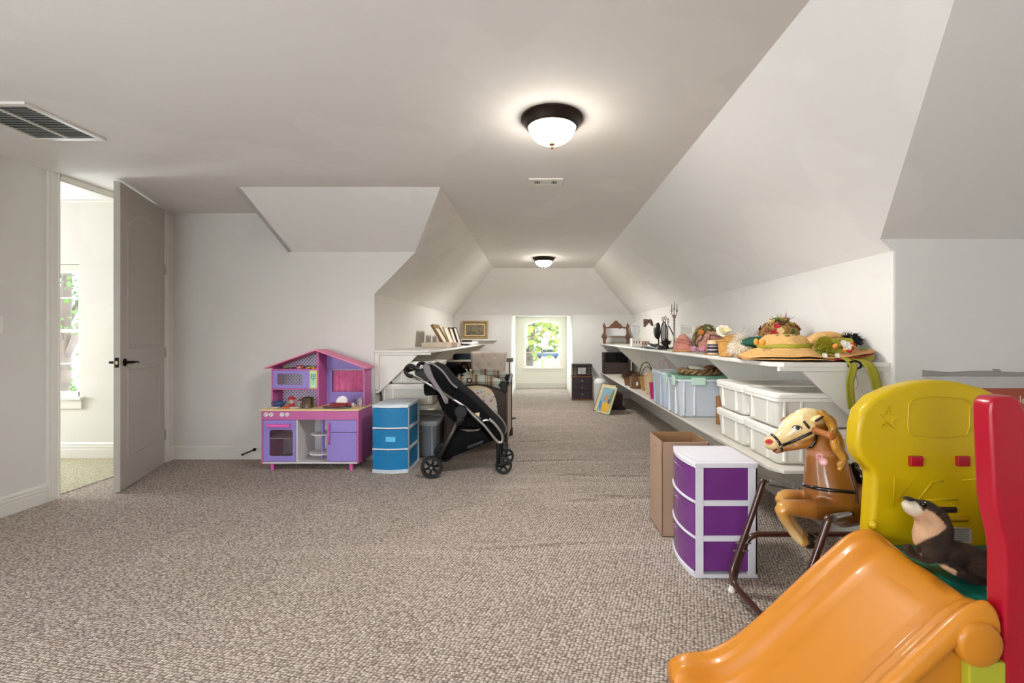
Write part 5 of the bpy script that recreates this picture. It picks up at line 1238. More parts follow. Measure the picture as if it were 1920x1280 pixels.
fluff('feathers', (1.42, 3.08, E1 + .10), .07, mat('white_feather', 'e9e8e6', rough=.8), 420, .08, .0008, wf_, 6, up=.1, gravity=.1)
rhb = thing('red_hat', 'crimson hat showing under the fluffy cream feathers', 'hat', (1.31, 2.75, SZ))
MB().lathe([(.001, .0), (.075, .001), (.078, .008), (.05, .02), (.035, .036), (.001, .04)], (1.285, 2.77, E1), 24, sx=.95, sy=.8).build('body', mat('crimson_cloth', '9c1626', rough=.7, var=.1), rhb, smooth=True)
# wicker basket + gold straw hat with white rose
def wicker(name, label, c, rb, rt, h, m, handle=None, sy=1.0, group=None, rim=True, lidm=None, hm=None, square=False):
    r = thing(name, label, 'basket', c, group); c = Vector(c); n = 40; rows = max(6, int(h / .011)); rings = []
    for k in range(rows + 1):
        t = k / rows; ra = rb + (rt - rb) * t; ring = []
        for i in range(n):
            a = 2 * pi * i / n; w_ = 1 + .022 * (1 if (i // 2 + k) % 2 else -1)
            ex = .35 if square else 1.0; ca, sa = cos(a), sin(a)
            x = math.copysign(abs(ca) ** ex, ca) * ra * w_; y = math.copysign(abs(sa) ** ex, sa) * ra * sy * w_
            if square: x *= .86; y *= .86
            ring.append(c + Vector((x, y, .002 + h * t)))
        rings.append(ring)
    inner = [[c + (p - c - Vector((0, 0, p.z - c.z))) * .9 + Vector((0, 0, p.z - c.z)) for p in rg] for rg in (rings[-1], rings[0])]
    for q in inner[1]: q.z += .006
    MB().loft(rings + inner).build('weave', m, r, auto=60)
    if rim:
        MB().tube([p * 1.0 for p in rings[-1]], .006, 6, closed=True).build('rim', m, r, smooth=True)
    if handle:
        hh = handle; pts = [c + Vector((cos(t) * rt * .95, 0, h + sin(t) * (hh - h))) for t in [pi * i / 16 for i in range(17)]]
        MB().tube(pts, .006, 7).build('handle', hm or m, r, smooth=True)
    return r
WK1 = mat('wicker_brown', '7a5a3c', rough=.8, var=.35, nscale=60, bump=.5, bscale=90); WK2 = mat('wicker_tan', 'b08a58', rough=.8, var=.25, nscale=60, bump=.5, bscale=90); WK3 = mat('wicker_pale', 'cdb48e', rough=.8, var=.2, nscale=60, bump=.5, bscale=90)
wicker('wicker_basket', 'small golden wicker basket between the striped tumbler and cream feather hat', (1.255, 3.05, E1), .042, .056, .105, mat('wicker_gold', 'c08d45', rough=.75, var=.2, nscale=60), group=None)
gh = hat('gold_straw_hat', 'golden straw hat with a shaggy brim behind the feather hat', (1.50, 3.45, E1 + .07), .15, .15, .10, .075, STRAW2, wav=.012, sag=.05)
fluff('straw_fringe', (1.50, 3.45, E1 + .05), .12, STRAW2, 500, .06, .0025, gh, 13, up=-.2, shape=(1, 1, .7), gravity=.8)
MB().lathe([(.11, 0), (.10, .03), (.085, .07), (.001, .071)], (1.50, 3.45, E1), 24).build('lower_crown', STRAW2, gh, smooth=True)
MB().box((1.515, 3.43, E1 + .15), (1.545, 3.45, E1 + .156)).box((1.520, 3.436, E1 + .13), (1.526, 3.444, E1 + .15)).box((1.534, 3.436, E1 + .13), (1.540, 3.444, E1 + .15)).build('dark_buckle', WD, gh)
rs = thing('white_rose', 'large white silk rose on top of the flower pile', 'silk flower', (1.47, 3.6, 1.20))
Rt = rx(radians(55)) @ ry(radians(-10))
petals((1.465, 3.62, 1.235), .062, mat('rose_white', 'ebe6d2', rough=.7, var=.02), 7, .25, 'outer_petals', rs, Rt, 2)
petals((1.465, 3.59, 1.24), .032, mat('rose_cream', 'e8dba6', rough=.7, var=.02), 5, .8, 'inner_petals', rs, Rt, 2)
# ruffled pink hat, flower cluster, striped tumbler, pink flowers
RUF = mat('dusty_pink_ruffle', 'a87a6c', rough=.9, var=.25, nscale=40)
ph_ = thing('ruffled_hat', 'dusty pink hat covered in small ruffles beside the striped tumbler', 'hat', (1.42, 3.72, SZ))
MB().ell((1.42, 3.74, E1 + .075), (.105, .09, .078), 26, 14, fn=lambda q: q * (1 + .12 * noise.noise(q * 26))).build('body', RUF, ph_, smooth=True)
for i in range(40):
    a = rnd.uniform(0, 2 * pi); t = rnd.uniform(.1, 1.6); d = Vector((sin(t) * cos(a), sin(t) * sin(a), cos(t)))
    q = Vector((1.42, 3.74, E1 + .075)) + Vector((d.x * .105, d.y * .09, d.z * .078))
    petals(q, rnd.uniform(.02, .03), RUF if i % 3 else mat('ruffle_light', 'c29c8a', rough=.9), 5, .6, 'ruffle', ph_, d.to_track_quat('Z', 'Y').to_matrix(), 1)
fc = thing('flower_bouquet', 'bouquet of faded olive and rust silk hydrangeas at the wall', 'silk flowers', (1.47, 4.0, SZ))
MB().ell((1.48, 4.02, E1 + .11), (.11, .09, .12), 22, 14, fn=lambda q: q * (1 + .12 * noise.noise(q * 20))).build('foliage_core', mat('olive_mass', '5d5630', rough=.9, var=.4, nscale=40), fc, smooth=True)
for i in range(60):
    a = rnd.uniform(0, 2 * pi); t = rnd.uniform(0, 1.7); d = Vector((sin(t) * cos(a), sin(t) * sin(a), cos(t)))
    q = Vector((1.48, 4.02, E1 + .11)) + Vector((d.x * .11, d.y * .09, d.z * .12)); c_ = ['8f8a58', '77804f', 'a07c3e', '9aa07a', '6c6a3c', 'b06a38'][i % 6]
    petals(q, rnd.uniform(.016, .026), mat('silk_' + c_, c_, rough=.85, var=.15), 4, .4, 'blossom', fc, d.to_track_quat('Z', 'Y').to_matrix(), 1)
MB().ell((1.40, 3.93, 1.235), .028, 14, 10, fn=lambda q: q * (1 + .08 * noise.noise(q * 60))).build('orange_bloom', mat('bloom_orange', 'b9702c', rough=.8, var=.2, nscale=40), fc, smooth=True)
tag(MB().lathe([(.001, 0), (.058, 0), (.058, .004), (.001, .004)], (1.285, 3.36, E1), 30, sx=1.1).build('coaster', mat('coaster_tan', 'b08a6a', rough=.7), None, auto=40), 'round tan coaster under the striped tumbler', 'coaster')
tm = thing('striped_tumbler', 'cream tumbler with navy stripes near the front edge of the upper shelf', 'tumbler', (1.27, 3.33, E1 + .0045))
def band(z0, z1, m, nm='stripe', r_=.0365): MB().lathe([(r_ - .002, z0), (r_, z0), (r_, z1), (r_ - .002, z1)], (1.27, 3.33, E1 + .0045), 28, cap=False).build(nm, m, tm, auto=40)
MB().lathe([(.001, 0), (.034, 0), (.036, .003), (.036, .100), (.033, .103), (.001, .103)], (1.27, 3.33, E1 + .0045), 28).build('body', mat('tumbler_cream', 'd9b98c', rough=.45), tm, auto=40)
NV = mat('stripe_navy', '23213a', rough=.5); PW = mat('stripe_pale', 'cfc4bc', rough=.5)
band(.012, .030, NV); band(.032, .036, PW); band(.038, .056, NV); band(.058, .061, PW); band(.063, .074, NV)
PKF = mat('rose_pink', 'd8808a', rough=.7, var=.12, nscale=30)
pf_ = thing('pink_flowers', 'pink silk blossoms lying at the shelf edge beside the striped tumbler', 'silk flowers', (1.27, 3.62, SZ))
for k, (x, y, z, r_) in enumerate(((1.245, 3.52, E1 + .022, .03), (1.29, 3.6, E1 + .03, .03), (1.235, 3.66, E1 + .018, .026), (1.31, 3.5, E1 + .02, .024), (1.27, 3.74, E1 + .03, .028))):
    petals((x, y, z), r_, PKF if k % 2 else mat('rose_mauve', 'b98a9a', rough=.8), 6, .5, 'blossom', pf_, rx(radians(40)), 2)
# pink bonnet and brown felt hat, white frame, pale folded cloths
pb = thing('pink_bonnet', 'dusty salmon velvet bonnet sitting alone near the shelf edge', 'hat', (1.30, 4.10, SZ))
def bon(q):
    z = q.z; f = 1.0 if z < 0 else (1 - .12 * (z / .1) ** 2); return Vector((q.x * f, q.y * f, z if z > -.02 else z * .35)) * (1 + .05 * noise.noise(q * 15))
MB().ell((1.30, 4.10, E1 + .03), (.082, .09, .13), 28, 16, fn=bon).build('crown', mat('salmon_velvet', 'b87866', rough=.8, sheen=.4, var=.12, nscale=14, bump=.4, bscale=25), pb, smooth=True)
for z in (.075, .105): MB().tube([Vector((1.30 + .084 * cos(t) * (1 - (z - .05) * .6), 4.10 + .092 * sin(t) * (1 - (z - .05) * .6), E1 + z + .012 * sin(t * 2))) for t in [2 * pi * i / 24 for i in range(24)]], .004, 6, closed=True).build('fold', mat('salmon_velvet', 'b87866'), pb, smooth=True)
MB().lathe([(.080, 0), (.095, .001), (.092, .012), (.078, .02)], (1.30, 4.10, E1), 28, sy=1.1, cap=False).build('brim', mat('salmon_tan', 'b98258', rough=.85), pb, smooth=True)
tag(MB().ell((1.42, 4.42, E1 + .06), (.07, .08, .062), 20, 12, fn=lambda q: q * (1 + .1 * noise.noise(q * 18))).build('brown_hat', mat('brown_felt', '6a4a3c', rough=.9, var=.2), None, smooth=True), 'crumpled brown hat behind the salmon bonnet', 'hat')
tag(MB().lathe([(.06, 0), (.065, .01), (.06, .03), (.063, .045), (.055, .065), (.058, .085), (.05, .10), (.001, .102)], (1.53, 4.55, E1), 24).build('folded_scarf', mat('scarf_pale', 'b7aca0', rough=.9, var=.3, nscale=40), None, smooth=True), 'pale striped scarf rolled below the small white frame', 'scarf')
wfr = thing('small_picture', 'small white picture frame standing at the wall above the scarf', 'picture frame', (1.68, 5.1, SZ))
def wfl(i, y): return [Vector((1.665 - .085 + i, y, 1.20 + i)), Vector((1.665 + .085 - i, y, 1.20 + i)), Vector((1.665 + .085 - i, y, 1.335 - i)), Vector((1.665 - .085 + i, y, 1.335 - i))]
MB().loft([wfl(0, 5.12), wfl(0, 5.10), wfl(.012, 5.093), wfl(.03, 5.10), wfl(.03, 5.11)], False, False, True).build('frame', PWHITE, wfr); MB().prism(wfl(.028, 5.106), (0, .004, 0)).build('picture', PAPER, wfr)
MB().box((1.60, 5.10, E1), (1.73, 5.16, 1.20)).build('block', PWHITE, wfr, bevel=.004)
# fire tools, silver stand, mirrors, black cloth
SILV = mat('antique_silver', '8a8176', rough=.3, metal=.9, var=.1); IRON = mat('black_iron', '1b1a19', rough=.5, metal=.4)
ss = thing('silver_candelabrum', 'tall silver candelabrum with three prongs among the fire tools', 'candlestick', (1.47, 4.95, SZ))
cx, cy = 1.475, 4.95
MB().lathe([(.05, 0), (.05, .008), (.02, .02), (.010, .04), (.009, .30), (.014, .31), (.008, .32), (.018, .345), (.020, .36), (.008, .37), (.001, .37)], (cx, cy, E1), 16).build('stem', SILV, ss, smooth=True)
for dx in (-.028, 0, .028):
    MB().tube(spline([(cx, cy, E1 + .355), (cx + dx * .8, cy, E1 + .365), (cx + dx, cy, E1 + .395), (cx + dx, cy, E1 + .425)], 4), .0045, 8).build('arm', SILV, ss, smooth=True)
    MB().lathe([(.004, 0), (.012, .006), (.010, .02), (.005, .03), (.006, .06), (.002, .09), (.001, .095)], (cx + dx, cy, E1 + .40 + (.02 if dx == 0 else 0)), 12).build('prong', SILV, ss, smooth=True)
ft = thing('fireplace_tools', 'black iron fireplace tool set with looped handles', 'fireplace tools', (1.40, 5.05, SZ))
MB().lathe([(.06, 0), (.06, .01), (.012, .02), (.006, .03), (.006, .26), (.001, .27)], (1.405, 5.05, E1), 16).build('stand', IRON, ft, smooth=True)
for k, (x, tp) in enumerate(((1.375, .345), (1.402, .355), (1.43, .33))):
    MB().tube([(x, 5.03, E1 + .03), (x, 5.03, E1 + tp - .04)], .004, 6).build('rod', IRON, ft, smooth=True)
    MB().tube([(x + .009 * cos(a * pi / 5), 5.03, E1 + tp - .02 + .022 * sin(a * pi / 5)) for a in range(10)], .0035, 6, closed=True).build('handle_loop', IRON, ft, smooth=True)
MB().prism([(1.365, 5.02, E1 + .004), (1.44, 5.02, E1 + .004), (1.425, 5.02, E1 + .09), (1.40, 5.02, E1 + .11), (1.38, 5.02, E1 + .08)], (0, .02, 0)).build('shovel', IRON, ft, bevel=.004)
MB().tube(spline([(1.43, 5.0, E1 + .25), (1.46, 4.98, E1 + .18), (1.478, 4.96, E1 + .12), (1.47, 4.96, E1 + .10)], 4), .006, 7).build('poker', IRON, ft, smooth=True)
rm = thing('round_vanity_mirror', 'dark round vanity mirror on a stand turned towards the tunnel', 'mirror', (1.37, 5.25, SZ))
MB().lathe([(.001, -.045), (.04, -.042), (.075, -.028), (.095, -.006), (.10, .004), (.094, .008), (.001, .008)], (1.375, 5.25, 1.265), 32, 'x').build('shell', mat('dark_pewter', '2c2e29', rough=.35, metal=.4, var=.15), rm, smooth=True)
MB().tube([(1.385, 5.25, E1), (1.385, 5.25, 1.18)], .008, 8).build('stem', IRON, rm, smooth=True); MB().lathe([(.05, 0), (.05, .008), (.01, .02), (.001, .022)], (1.385, 5.25, E1), 20).build('foot', IRON, rm, smooth=True)
om = thing('oval_mirror', 'oval standing mirror with a thin black rim beside the round one', 'mirror', (1.47, 5.35, SZ))
MB().tube([(1.475 + .035 * cos(t), 5.35, 1.24 + .13 * sin(t)) for t in [2 * pi * i / 32 for i in range(32)]], .006, 8, closed=True).build('rim', IRON, om, smooth=True)
MB().prism([(1.475 + .034 * cos(t), 5.35, 1.24 + .128 * sin(t)) for t in [2 * pi * i / 32 for i in range(32)]], (0, .004, 0)).build('glass', mat('mirror_glass', 'dadde0', rough=.05, metal=1, var=0), om)
MB().tube([(1.475, 5.36, E1), (1.475, 5.36, 1.12)], .007, 8).build('stem', IRON, om, smooth=True); MB().lathe([(.045, 0), (.045, .008), (.001, .012)], (1.475, 5.36, E1), 20).build('foot', IRON, om, smooth=True)
bc = thing('black_cloth', 'crumpled black gloves and cloth lying along the shelf edge', 'cloth', (1.32, 5.0, SZ))
def clf(u, v):
    x = 1.235 + .1 * v; y = 4.72 + u * .85; hgt = .045 * (sin(pi * u) ** .5) * (sin(pi * v) ** .5); return (x + .02 * sin(u * 9), y, E1 + .002 + hgt * (1 + .7 * noise.noise(Vector((x * 22, y * 14, 0)))))
MB().grid(50, 16, clf).build('cloth', mat('black_satin', '0f1012', rough=.4, var=.1), bc, smooth=True, solid=.004)
fluff('tassels', (1.36, 4.85, E1 + .05), .05, mat('dark_tassel', '2a1a18', rough=.8), 160, .03, .003, bc, 21, up=0, gravity=.2)
# far end: glass urn on white pedestal, striped box, carved bracket, whatnot shelf
gu = thing('glass_urn', 'clear glass urn with pointed lid on a white carved pedestal', 'urn', (1.305, 6.1, SZ))
MB().rbox((1.245, 6.04, E1), (1.365, 6.16, E1 + .115), .008).build('pedestal', mat('white_ceramic', 'e8e2d8', rough=.4, bump=.6, bscale=25), gu, smooth=False)
for x in (1.27, 1.305, 1.34): MB().ell((x, 6.038, E1 + .06), (.008, .006, .02), 8, 6).build('relief', mat('relief_brown', '8a7a66'), gu, smooth=True)
CG = mat('clear_glass', 'e8ecec', rough=.05, alpha=.35, var=0, coat=.6)
MB().lathe([(.03, 0), (.04, .01), (.058, .08), (.064, .14), (.060, .16), (.057, .16), (.054, .08), (.036, .014), (.001, .012)], (1.305, 6.1, E1 + .117), 28).build('bowl', CG, gu, smooth=True)
MB().lathe([(.064, .162), (.055, .18), (.025, .20), (.016, .215), (.020, .225), (.008, .24), (.003, .26), (.006, .265), (.001, .275)], (1.305, 6.1, E1 + .117), 28).build('lid', CG, gu, smooth=True)
sb = thing('striped_box', 'small brown and white striped box beside the urn pedestal', 'box', (1.60, 6.85, SZ))
MB().box((1.54, 6.8, E1), (1.66, 6.9, E1 + .07)).build('body', mat('box_ivory', 'd8cdbd', rough=.6), sb)
for k in range(5): MB().box((1.548 + k * .023, 6.797, E1 + .008), (1.560 + k * .023, 6.8, E1 + .062)).build('stripe', mat('stripe_brown', '7d4a34'), sb)
wbk = thing('carved_wall_bracket', 'dark carved wooden bracket hanging on the wall behind the urn', 'wall bracket', (1.81, 7.6, 1.36))
MB().prism([(1.818, 7.2, 1.365), (1.818, 7.25, 1.44), (1.818, 7.33, 1.48), (1.818, 7.45, 1.47), (1.818, 7.55, 1.49), (1.818, 7.75, 1.50), (1.818, 7.75, 1.365), (1.818, 7.62, 1.40), (1.818, 7.5, 1.43), (1.818, 7.35, 1.42)], (-.03, 0, 0)).build('plate', WD, wbk, bevel=.003)
WN = mat('walnut', '6b4630', rough=.4, var=.2, nscale=12)
wt_ = thing('whatnot_shelf', 'carved walnut mirror shelf with a crest standing at the far end', 'shelf', (1.49, 8.65, SZ))
Z0 = E1
for s in (0, 1):
    x = 1.235 if s == 0 else 1.715; k = 1 if s == 0 else -1
    prof = [(0, 0), (.045, 0), (.045, .11), (.062, .15), (.045, .19), (.05, .26), (.062, .31), (.04, .34), (.03, .37), (.02, .40), (.008, .37), (-.01, .34), (0, .30), (.01, .26), (0, .2), (-.03, .15), (-.035, .12), (-.01, .10), (-.005, .05)]
    MB().prism([(x + k * a, 8.62, Z0 + b_) for a, b_ in prof], (0, .025, 0)).build('side_scroll', WN, wt_, bevel=.003)
crest = [(-.20, .29), (-.20, .31), (-.12, .325), (-.10, .36), (-.06, .385), (-.035, .42), (0, .44), (.035, .42), (.06, .385), (.10, .36), (.12, .325), (.20, .31), (.20, .29)]
MB().prism([(1.475 + a, 8.63, Z0 + b_) for a, b_ in crest], (0, .02, 0)).build('crest', WN, wt_, bevel=.003)
MB().box((1.28, 8.64, Z0 + .15), (1.67, 8.645, Z0 + .295)).build('mirror', mat('mirror_glass', 'dadde0'), wt_)
MB().box((1.25, 8.54, Z0 + .118), (1.70, 8.64, Z0 + .134)).build('shelf_board', WN, wt_, bevel=.003); MB().box((1.28, 8.63, Z0 + .01), (1.67, 8.645, Z0 + .02)).build('lower_rail', WN, wt_)
MB().prism([(1.63, 8.56, Z0 + .118), (1.70, 8.56, Z0 + .118), (1.69, 8.56, Z0 + .03)], (0, .02, 0)).prism([(1.25, 8.56, Z0 + .118), (1.30, 8.56, Z0 + .118), (1.26, 8.56, Z0 + .05)], (0, .02, 0)).build('shelf_support', WN, wt_)

# ------------------------------------------------------------------ baskets and boxes on the lower shelf
E2 = LZ + .0015
db = thing('dark_wall_cabinet', 'dark wooden open hutch with a scalloped side at the far end', 'cabinet', (1.42, 8.6, LZ))
DW = mat('espresso_wood', '2a1b19', rough=.45, var=.2, nscale=10)
sc_p = [(0, 0), (0, .39), (-.02, .39)] + [(-.022 - .014 * abs(sin(k * pi / 4.0 * 1.3)), .39 - .39 * k / 12) for k in range(1, 12)] + [(-.02, 0)]
MB().prism([(1.235 + a, 8.45, E2 + b_) for a, b_ in sc_p], (0, .02, 0)).build('scalloped_side', DW, db)
MB().box((1.235, 8.45, E2), (1.25, 8.8, E2 + .39)).build('side', DW, db); MB().box((1.66, 8.45, E2), (1.675, 8.8, E2 + .39)).build('side', DW, db)
MB().box((1.235, 8.785, E2), (1.675, 8.8, E2 + .39)).build('back', DW, db); MB().box((1.25, 8.45, E2), (1.66, 8.8, E2 + .015)).build('bottom', DW, db)
MB().box((1.25, 8.45, E2 + .375), (1.66, 8.8, E2 + .39)).build('top', DW, db); MB().box((1.25, 8.45, E2 + .015), (1.66, 8.465, E2 + .21)).build('front_panel', mat('espresso_light', '3a2a27', rough=.5, var=.1), db); MB().box((1.50, 8.47, E2 + .21), (1.51, 8.78, E2 + .375)).build('divider', DW, db)
NB = mat('twig_nest', '5d4434', rough=.9, var=.3, nscale=40)
b1 = wicker('twig_basket', 'brown wicker basket heaped with a nest of twigs', (1.315, 6.5, E2), .075, .10, .12, WK1)
fluff('twigs', (1.315, 6.5, E2 + .11), .085, NB, 900, .08, .0028, b1, 31, up=-.1, shape=(1, 1.1, .7), gravity=.2)
b1b = wicker('small_twig_basket', 'small dark basket of twigs behind the square one', (1.51, 6.32, E2), .06, .08, .12, WK1, handle=.27, hm=WD)
fluff('twigs', (1.51, 6.32, E2 + .12), .07, NB, 400, .05, .0022, b1b, 32, up=-.1, shape=(1, 1.1, .5), gravity=.2)
b2 = wicker('square_basket', 'small square brown basket with a white tag', (1.315, 6.13, E2), .085, .088, .15, WK1, square=True)
MB().box((1.30, 6.045, E2 + .04), (1.325, 6.05, E2 + .09)).build('paper_tag', PWHITE, b2)
fluff('dry_filling', (1.33, 6.13, E2 + .14), .05, mat('dry_moss', '8a6a48', rough=.9), 220, .05, .003, b2, 33, gravity=.1)
b3 = wicker('flared_basket', 'tall flared tan wicker basket with an arched handle', (1.385, 5.86, E2), .055, .088, .17, WK2, handle=.36, hm=mat('handle_brown', '54422f', rough=.6))
tag(MB().rbox((1.44, 6.06, E2), (1.58, 6.2, E2 + .19), .012).build('white_box', mat('white_lace', 'd9d9df', rough=.6, var=.15, nscale=50), None), 'white patterned box showing between the basket handles', 'box')
b4 = wicker('braided_basket', 'pale wicker basket with a braided band and cloth lining', (1.355, 5.50, E2), .055, .082, .23, WK3)
MB().ell((1.355, 5.5, E2 + .235), (.075, .075, .035), 18, 10, fn=lambda q: q * (1 + .1 * noise.noise(q * 25))).build('cloth_lining', mat('linen_fill', 'c9b08a', rough=.9, var=.15), b4, smooth=True)
b5 = wicker('magenta_basket', 'small magenta woven bucket in front of the pale basket', (1.29, 5.08, E2), .038, .052, .17, mat('magenta_wicker', 'b8286e', rough=.6, var=.25, nscale=60))
b6 = wicker('striped_handle_basket', 'basket with a pink and white striped handle behind the pale blue tote', (1.43, 5.2, E2), .06, .08, .24, mat('wicker_white', 'd9cfcb', rough=.7, var=.1), handle=.42, hm=mat('candy_stripe', 'c46a92', rough=.5, col2='e8d6de', nscale=60))
tag(MB().lathe([(.001, 0), (.035, 0), (.035, .01), (.008, .02), (.006, .35), (.001, .352)], (1.38, 6.75, E2), 14).build('pole_candle', mat('candle_ivory', 'd6cba2', rough=.6), None, auto=40), 'tall thin ivory candle standing behind the twig basket', 'candle')
wr = thing('wicker_wreath', 'twisted wicker wreath with shells on the green tote lid', 'wreath', (1.45, 4.08, .869))
for ph0 in (0, pi):
    pts = [Vector((1.44 + (.165 + .016 * cos(9 * t + ph0)) * cos(t), 4.08 + (.15 + .016 * cos(9 * t + ph0)) * sin(t), .892 + .016 * sin(9 * t + ph0))) for t in [2 * pi * i / 90 for i in range(90)]]
    MB().tube(pts, .014, 7, closed=True).build('twisted_strand', mat('wreath_brown', '8a6c48', rough=.85, var=.3, nscale=50, bump=.5, bscale=80), wr, smooth=True)
MB().ell((1.42, 4.06, .915), (.085, .07, .032), 18, 10, R=ry(.2)).build('shell', mat('shell_white', 'dcd4c6', rough=.4, var=.08), wr, smooth=True)
MB().ell((1.50, 4.03, .925), (.05, .045, .024), 16, 10, R=ry(-.3)).build('shell', mat('shell_brown', '7a4f38', rough=.35, var=.4, nscale=30), wr, smooth=True)
MB().ell((1.59, 4.08, .915), (.035, .04, .022), 14, 8).build('cone', WD, wr, smooth=True)

# ------------------------------------------------------------------ things on the floor at the far end
jc = thing('jewellery_chest', 'dark wooden chest with three drawers and a framed picture above', 'chest', (.84, 8.78, 0))
x0, x1, y0, y1 = .655, 1.025, 8.66, 8.88
MB().box((x0 - .012, y0 - .012, 0), (x1 + .012, y1, .03)).build('plinth', WN, jc, bevel=.004)
MB().box((x0, y0, .03), (x1, y1, .43)).build('body', DW, jc, bevel=.003)
MB().box((x0 - .012, y0 - .015, .43), (x1 + .012, y1, .455)).build('middle_top', WN, jc, bevel=.005)
for z0, z1 in ((.045, .18), (.19, .30), (.31, .42)):
    d = MB().box((x0 + .018, y0 - .010, z0), (x1 - .018, y0, z1)).build('drawer', mat('drawer_slate', '33292d', rough=.5, var=.1), jc, bevel=.003)
    MB().ell(((x0 + x1) / 2, y0 - .02, (z0 + z1) / 2), .013, 12, 8).build('knob', mat('knob_silver', 'd8d8d8', rough=.2, metal=.6), d, smooth=True)
MB().box((x0 - .005, y0 - .01, .655), (x1 + .005, y1, .68)).build('top', DW, jc, bevel=.004)
for x in (x0 + .02, x1 - .02): MB().lathe([(.012, 0), (.014, .02), (.008, .05), (.013, .10), (.008, .15), (.014, .18), (.012, .20)], (x, y0 + .015, .455), 12).build('spindle', DW, jc, smooth=True)
MB().box((x0, y1 - .012, .455), (x1, y1, .655)).build('back', mat('chest_lining', '9a9489'), jc)
MB().plate([(.74, y0 + .03, .47), (.94, y0 + .03, .47), (.94, y0 + .03, .64), (.74, y0 + .03, .64)], [(.765, y0 + .03, .495), (.915, y0 + .03, .495), (.915, y0 + .03, .615), (.765, y0 + .03, .615)], (0, .01, 0)).build('photo_frame', DW, jc)
MB().box((.76, y0 + .034, .49), (.92, y0 + .038, .62)).build('photo', mat('photo_grey', 'b5b3ad', rough=.4, var=.4, nscale=20), jc)
wc = thing('white_canister', 'white lidded canister on the carpet behind the leaning pictures', 'canister', (1.13, 8.3, 0))
MB().lathe([(.001, 0), (.105, 0), (.11, .01), (.11, .36), (.10, .37)], (1.13, 8.35, 0), 24).build('body', mat('enamel_white', 'cfd0cc', rough=.35, var=.03), wc, auto=40)
MB().lathe([(.113, .36), (.113, .378), (.09, .42), (.04, .445), (.001, .45)], (1.13, 8.35, 0), 24).build('lid', PWHITE, wc, auto=40)
tag(MB().rbox((1.20, 7.55, .002), (1.40, 7.95, .26), .02).box((1.18, 7.53, .002), (1.44, 7.98, .03)).build('dark_box', mat('oxblood_wood', '2d1516', rough=.5, var=.1), None), 'dark reddish wooden box on the carpet under the lower shelf', 'box')
def lean_pic(label, A, Bp, L_, lean, fr, pic, fw, tk, off=0):
    A = Vector((A[0], A[1], .003)); Bp = Vector((Bp[0], Bp[1], .003)); e1 = (Bp - A).normalized(); nn = Vector((e1.y, -e1.x, 0)); W = (Bp - A).length
    if nn.x > 0: nn = -nn
    up = (Vector((0, 0, 1)) * cos(lean) - nn * sin(lean)).normalized(); face = (nn * cos(lean) + Vector((0, 0, 1)) * sin(lean)).normalized()
    r = thing('leaning_picture', label, 'picture', (A + Bp) / 2, 'pictures leaning on the lower shelf')
    q = lambda a, b_: A + e1 * a + up * b_ + Vector((0, 0, tk * sin(lean)))
    MB().plate([q(0, 0), q(W, 0), q(W, L_), q(0, L_)], [q(fw, fw), q(W - fw, fw), q(W - fw, L_ - fw), q(fw, L_ - fw)], -face * tk).build('frame', fr, r, bevel=.002)
    MB().prism([q(fw * .9, fw * .9) - face * tk * .3, q(W - fw * .9, fw * .9) - face * tk * .3, q(W - fw * .9, L_ - fw * .9) - face * tk * .3, q(fw * .9, L_ - fw * .9) - face * tk * .3], -face * tk * .3).build('print', pic, r)
    return r, q, face
PB = mat('picture_edge', '2b2620', rough=.5)
r1, q1, f1 = lean_pic('beige backing picture with dark edge leaning under the lower shelf', (.895, 7.42), (1.085, 7.12), .47, radians(24), PB, mat('beige_print', 'cdb896', rough=.6, var=.15, nscale=14), .008, .012)
r2, q2, f2 = lean_pic('colourful abstract blue and yellow picture in a cream frame, front one', (.918, 7.31), (1.088, 7.01), .43, radians(22), mat('cream_frame', 'd3cf9e', rough=.45), mat('sky_print', '7fa6b8', rough=.6, var=.15, nscale=14), .022, .018)
W_ = .345
def blob(a, b_, ra, rb_, m, h=.0005, rot=0):
    pts = []
    for i in range(20):
        t = 2 * pi * i / 20; x = cos(t) * ra; y = sin(t) * rb_
        pts.append(q2(a + x * cos(rot) - y * sin(rot), b_ + x * sin(rot) + y * cos(rot)) + f2 * (-.004 + h))
    MB().prism(pts, f2 * .0006).build('painted_shape', m, r2)
blob(.20, .10, .11, .085, mat('paint_yellow', 'd9a83c', rough=.6, var=.1)); blob(.165, .25, .05, .06, mat('paint_ochre', 'b88a66', rough=.6), .0012); blob(.28, .29, .04, .10, mat('paint_green', '6f8a58', rough=.6), .0006)
blob(.07, .12, .035, .08, mat('paint_blue', '5f86a6', rough=.6), .0018, .4); blob(.25, .20, .03, .04, mat('paint_dark', '5d5650', rough=.6), .0024)

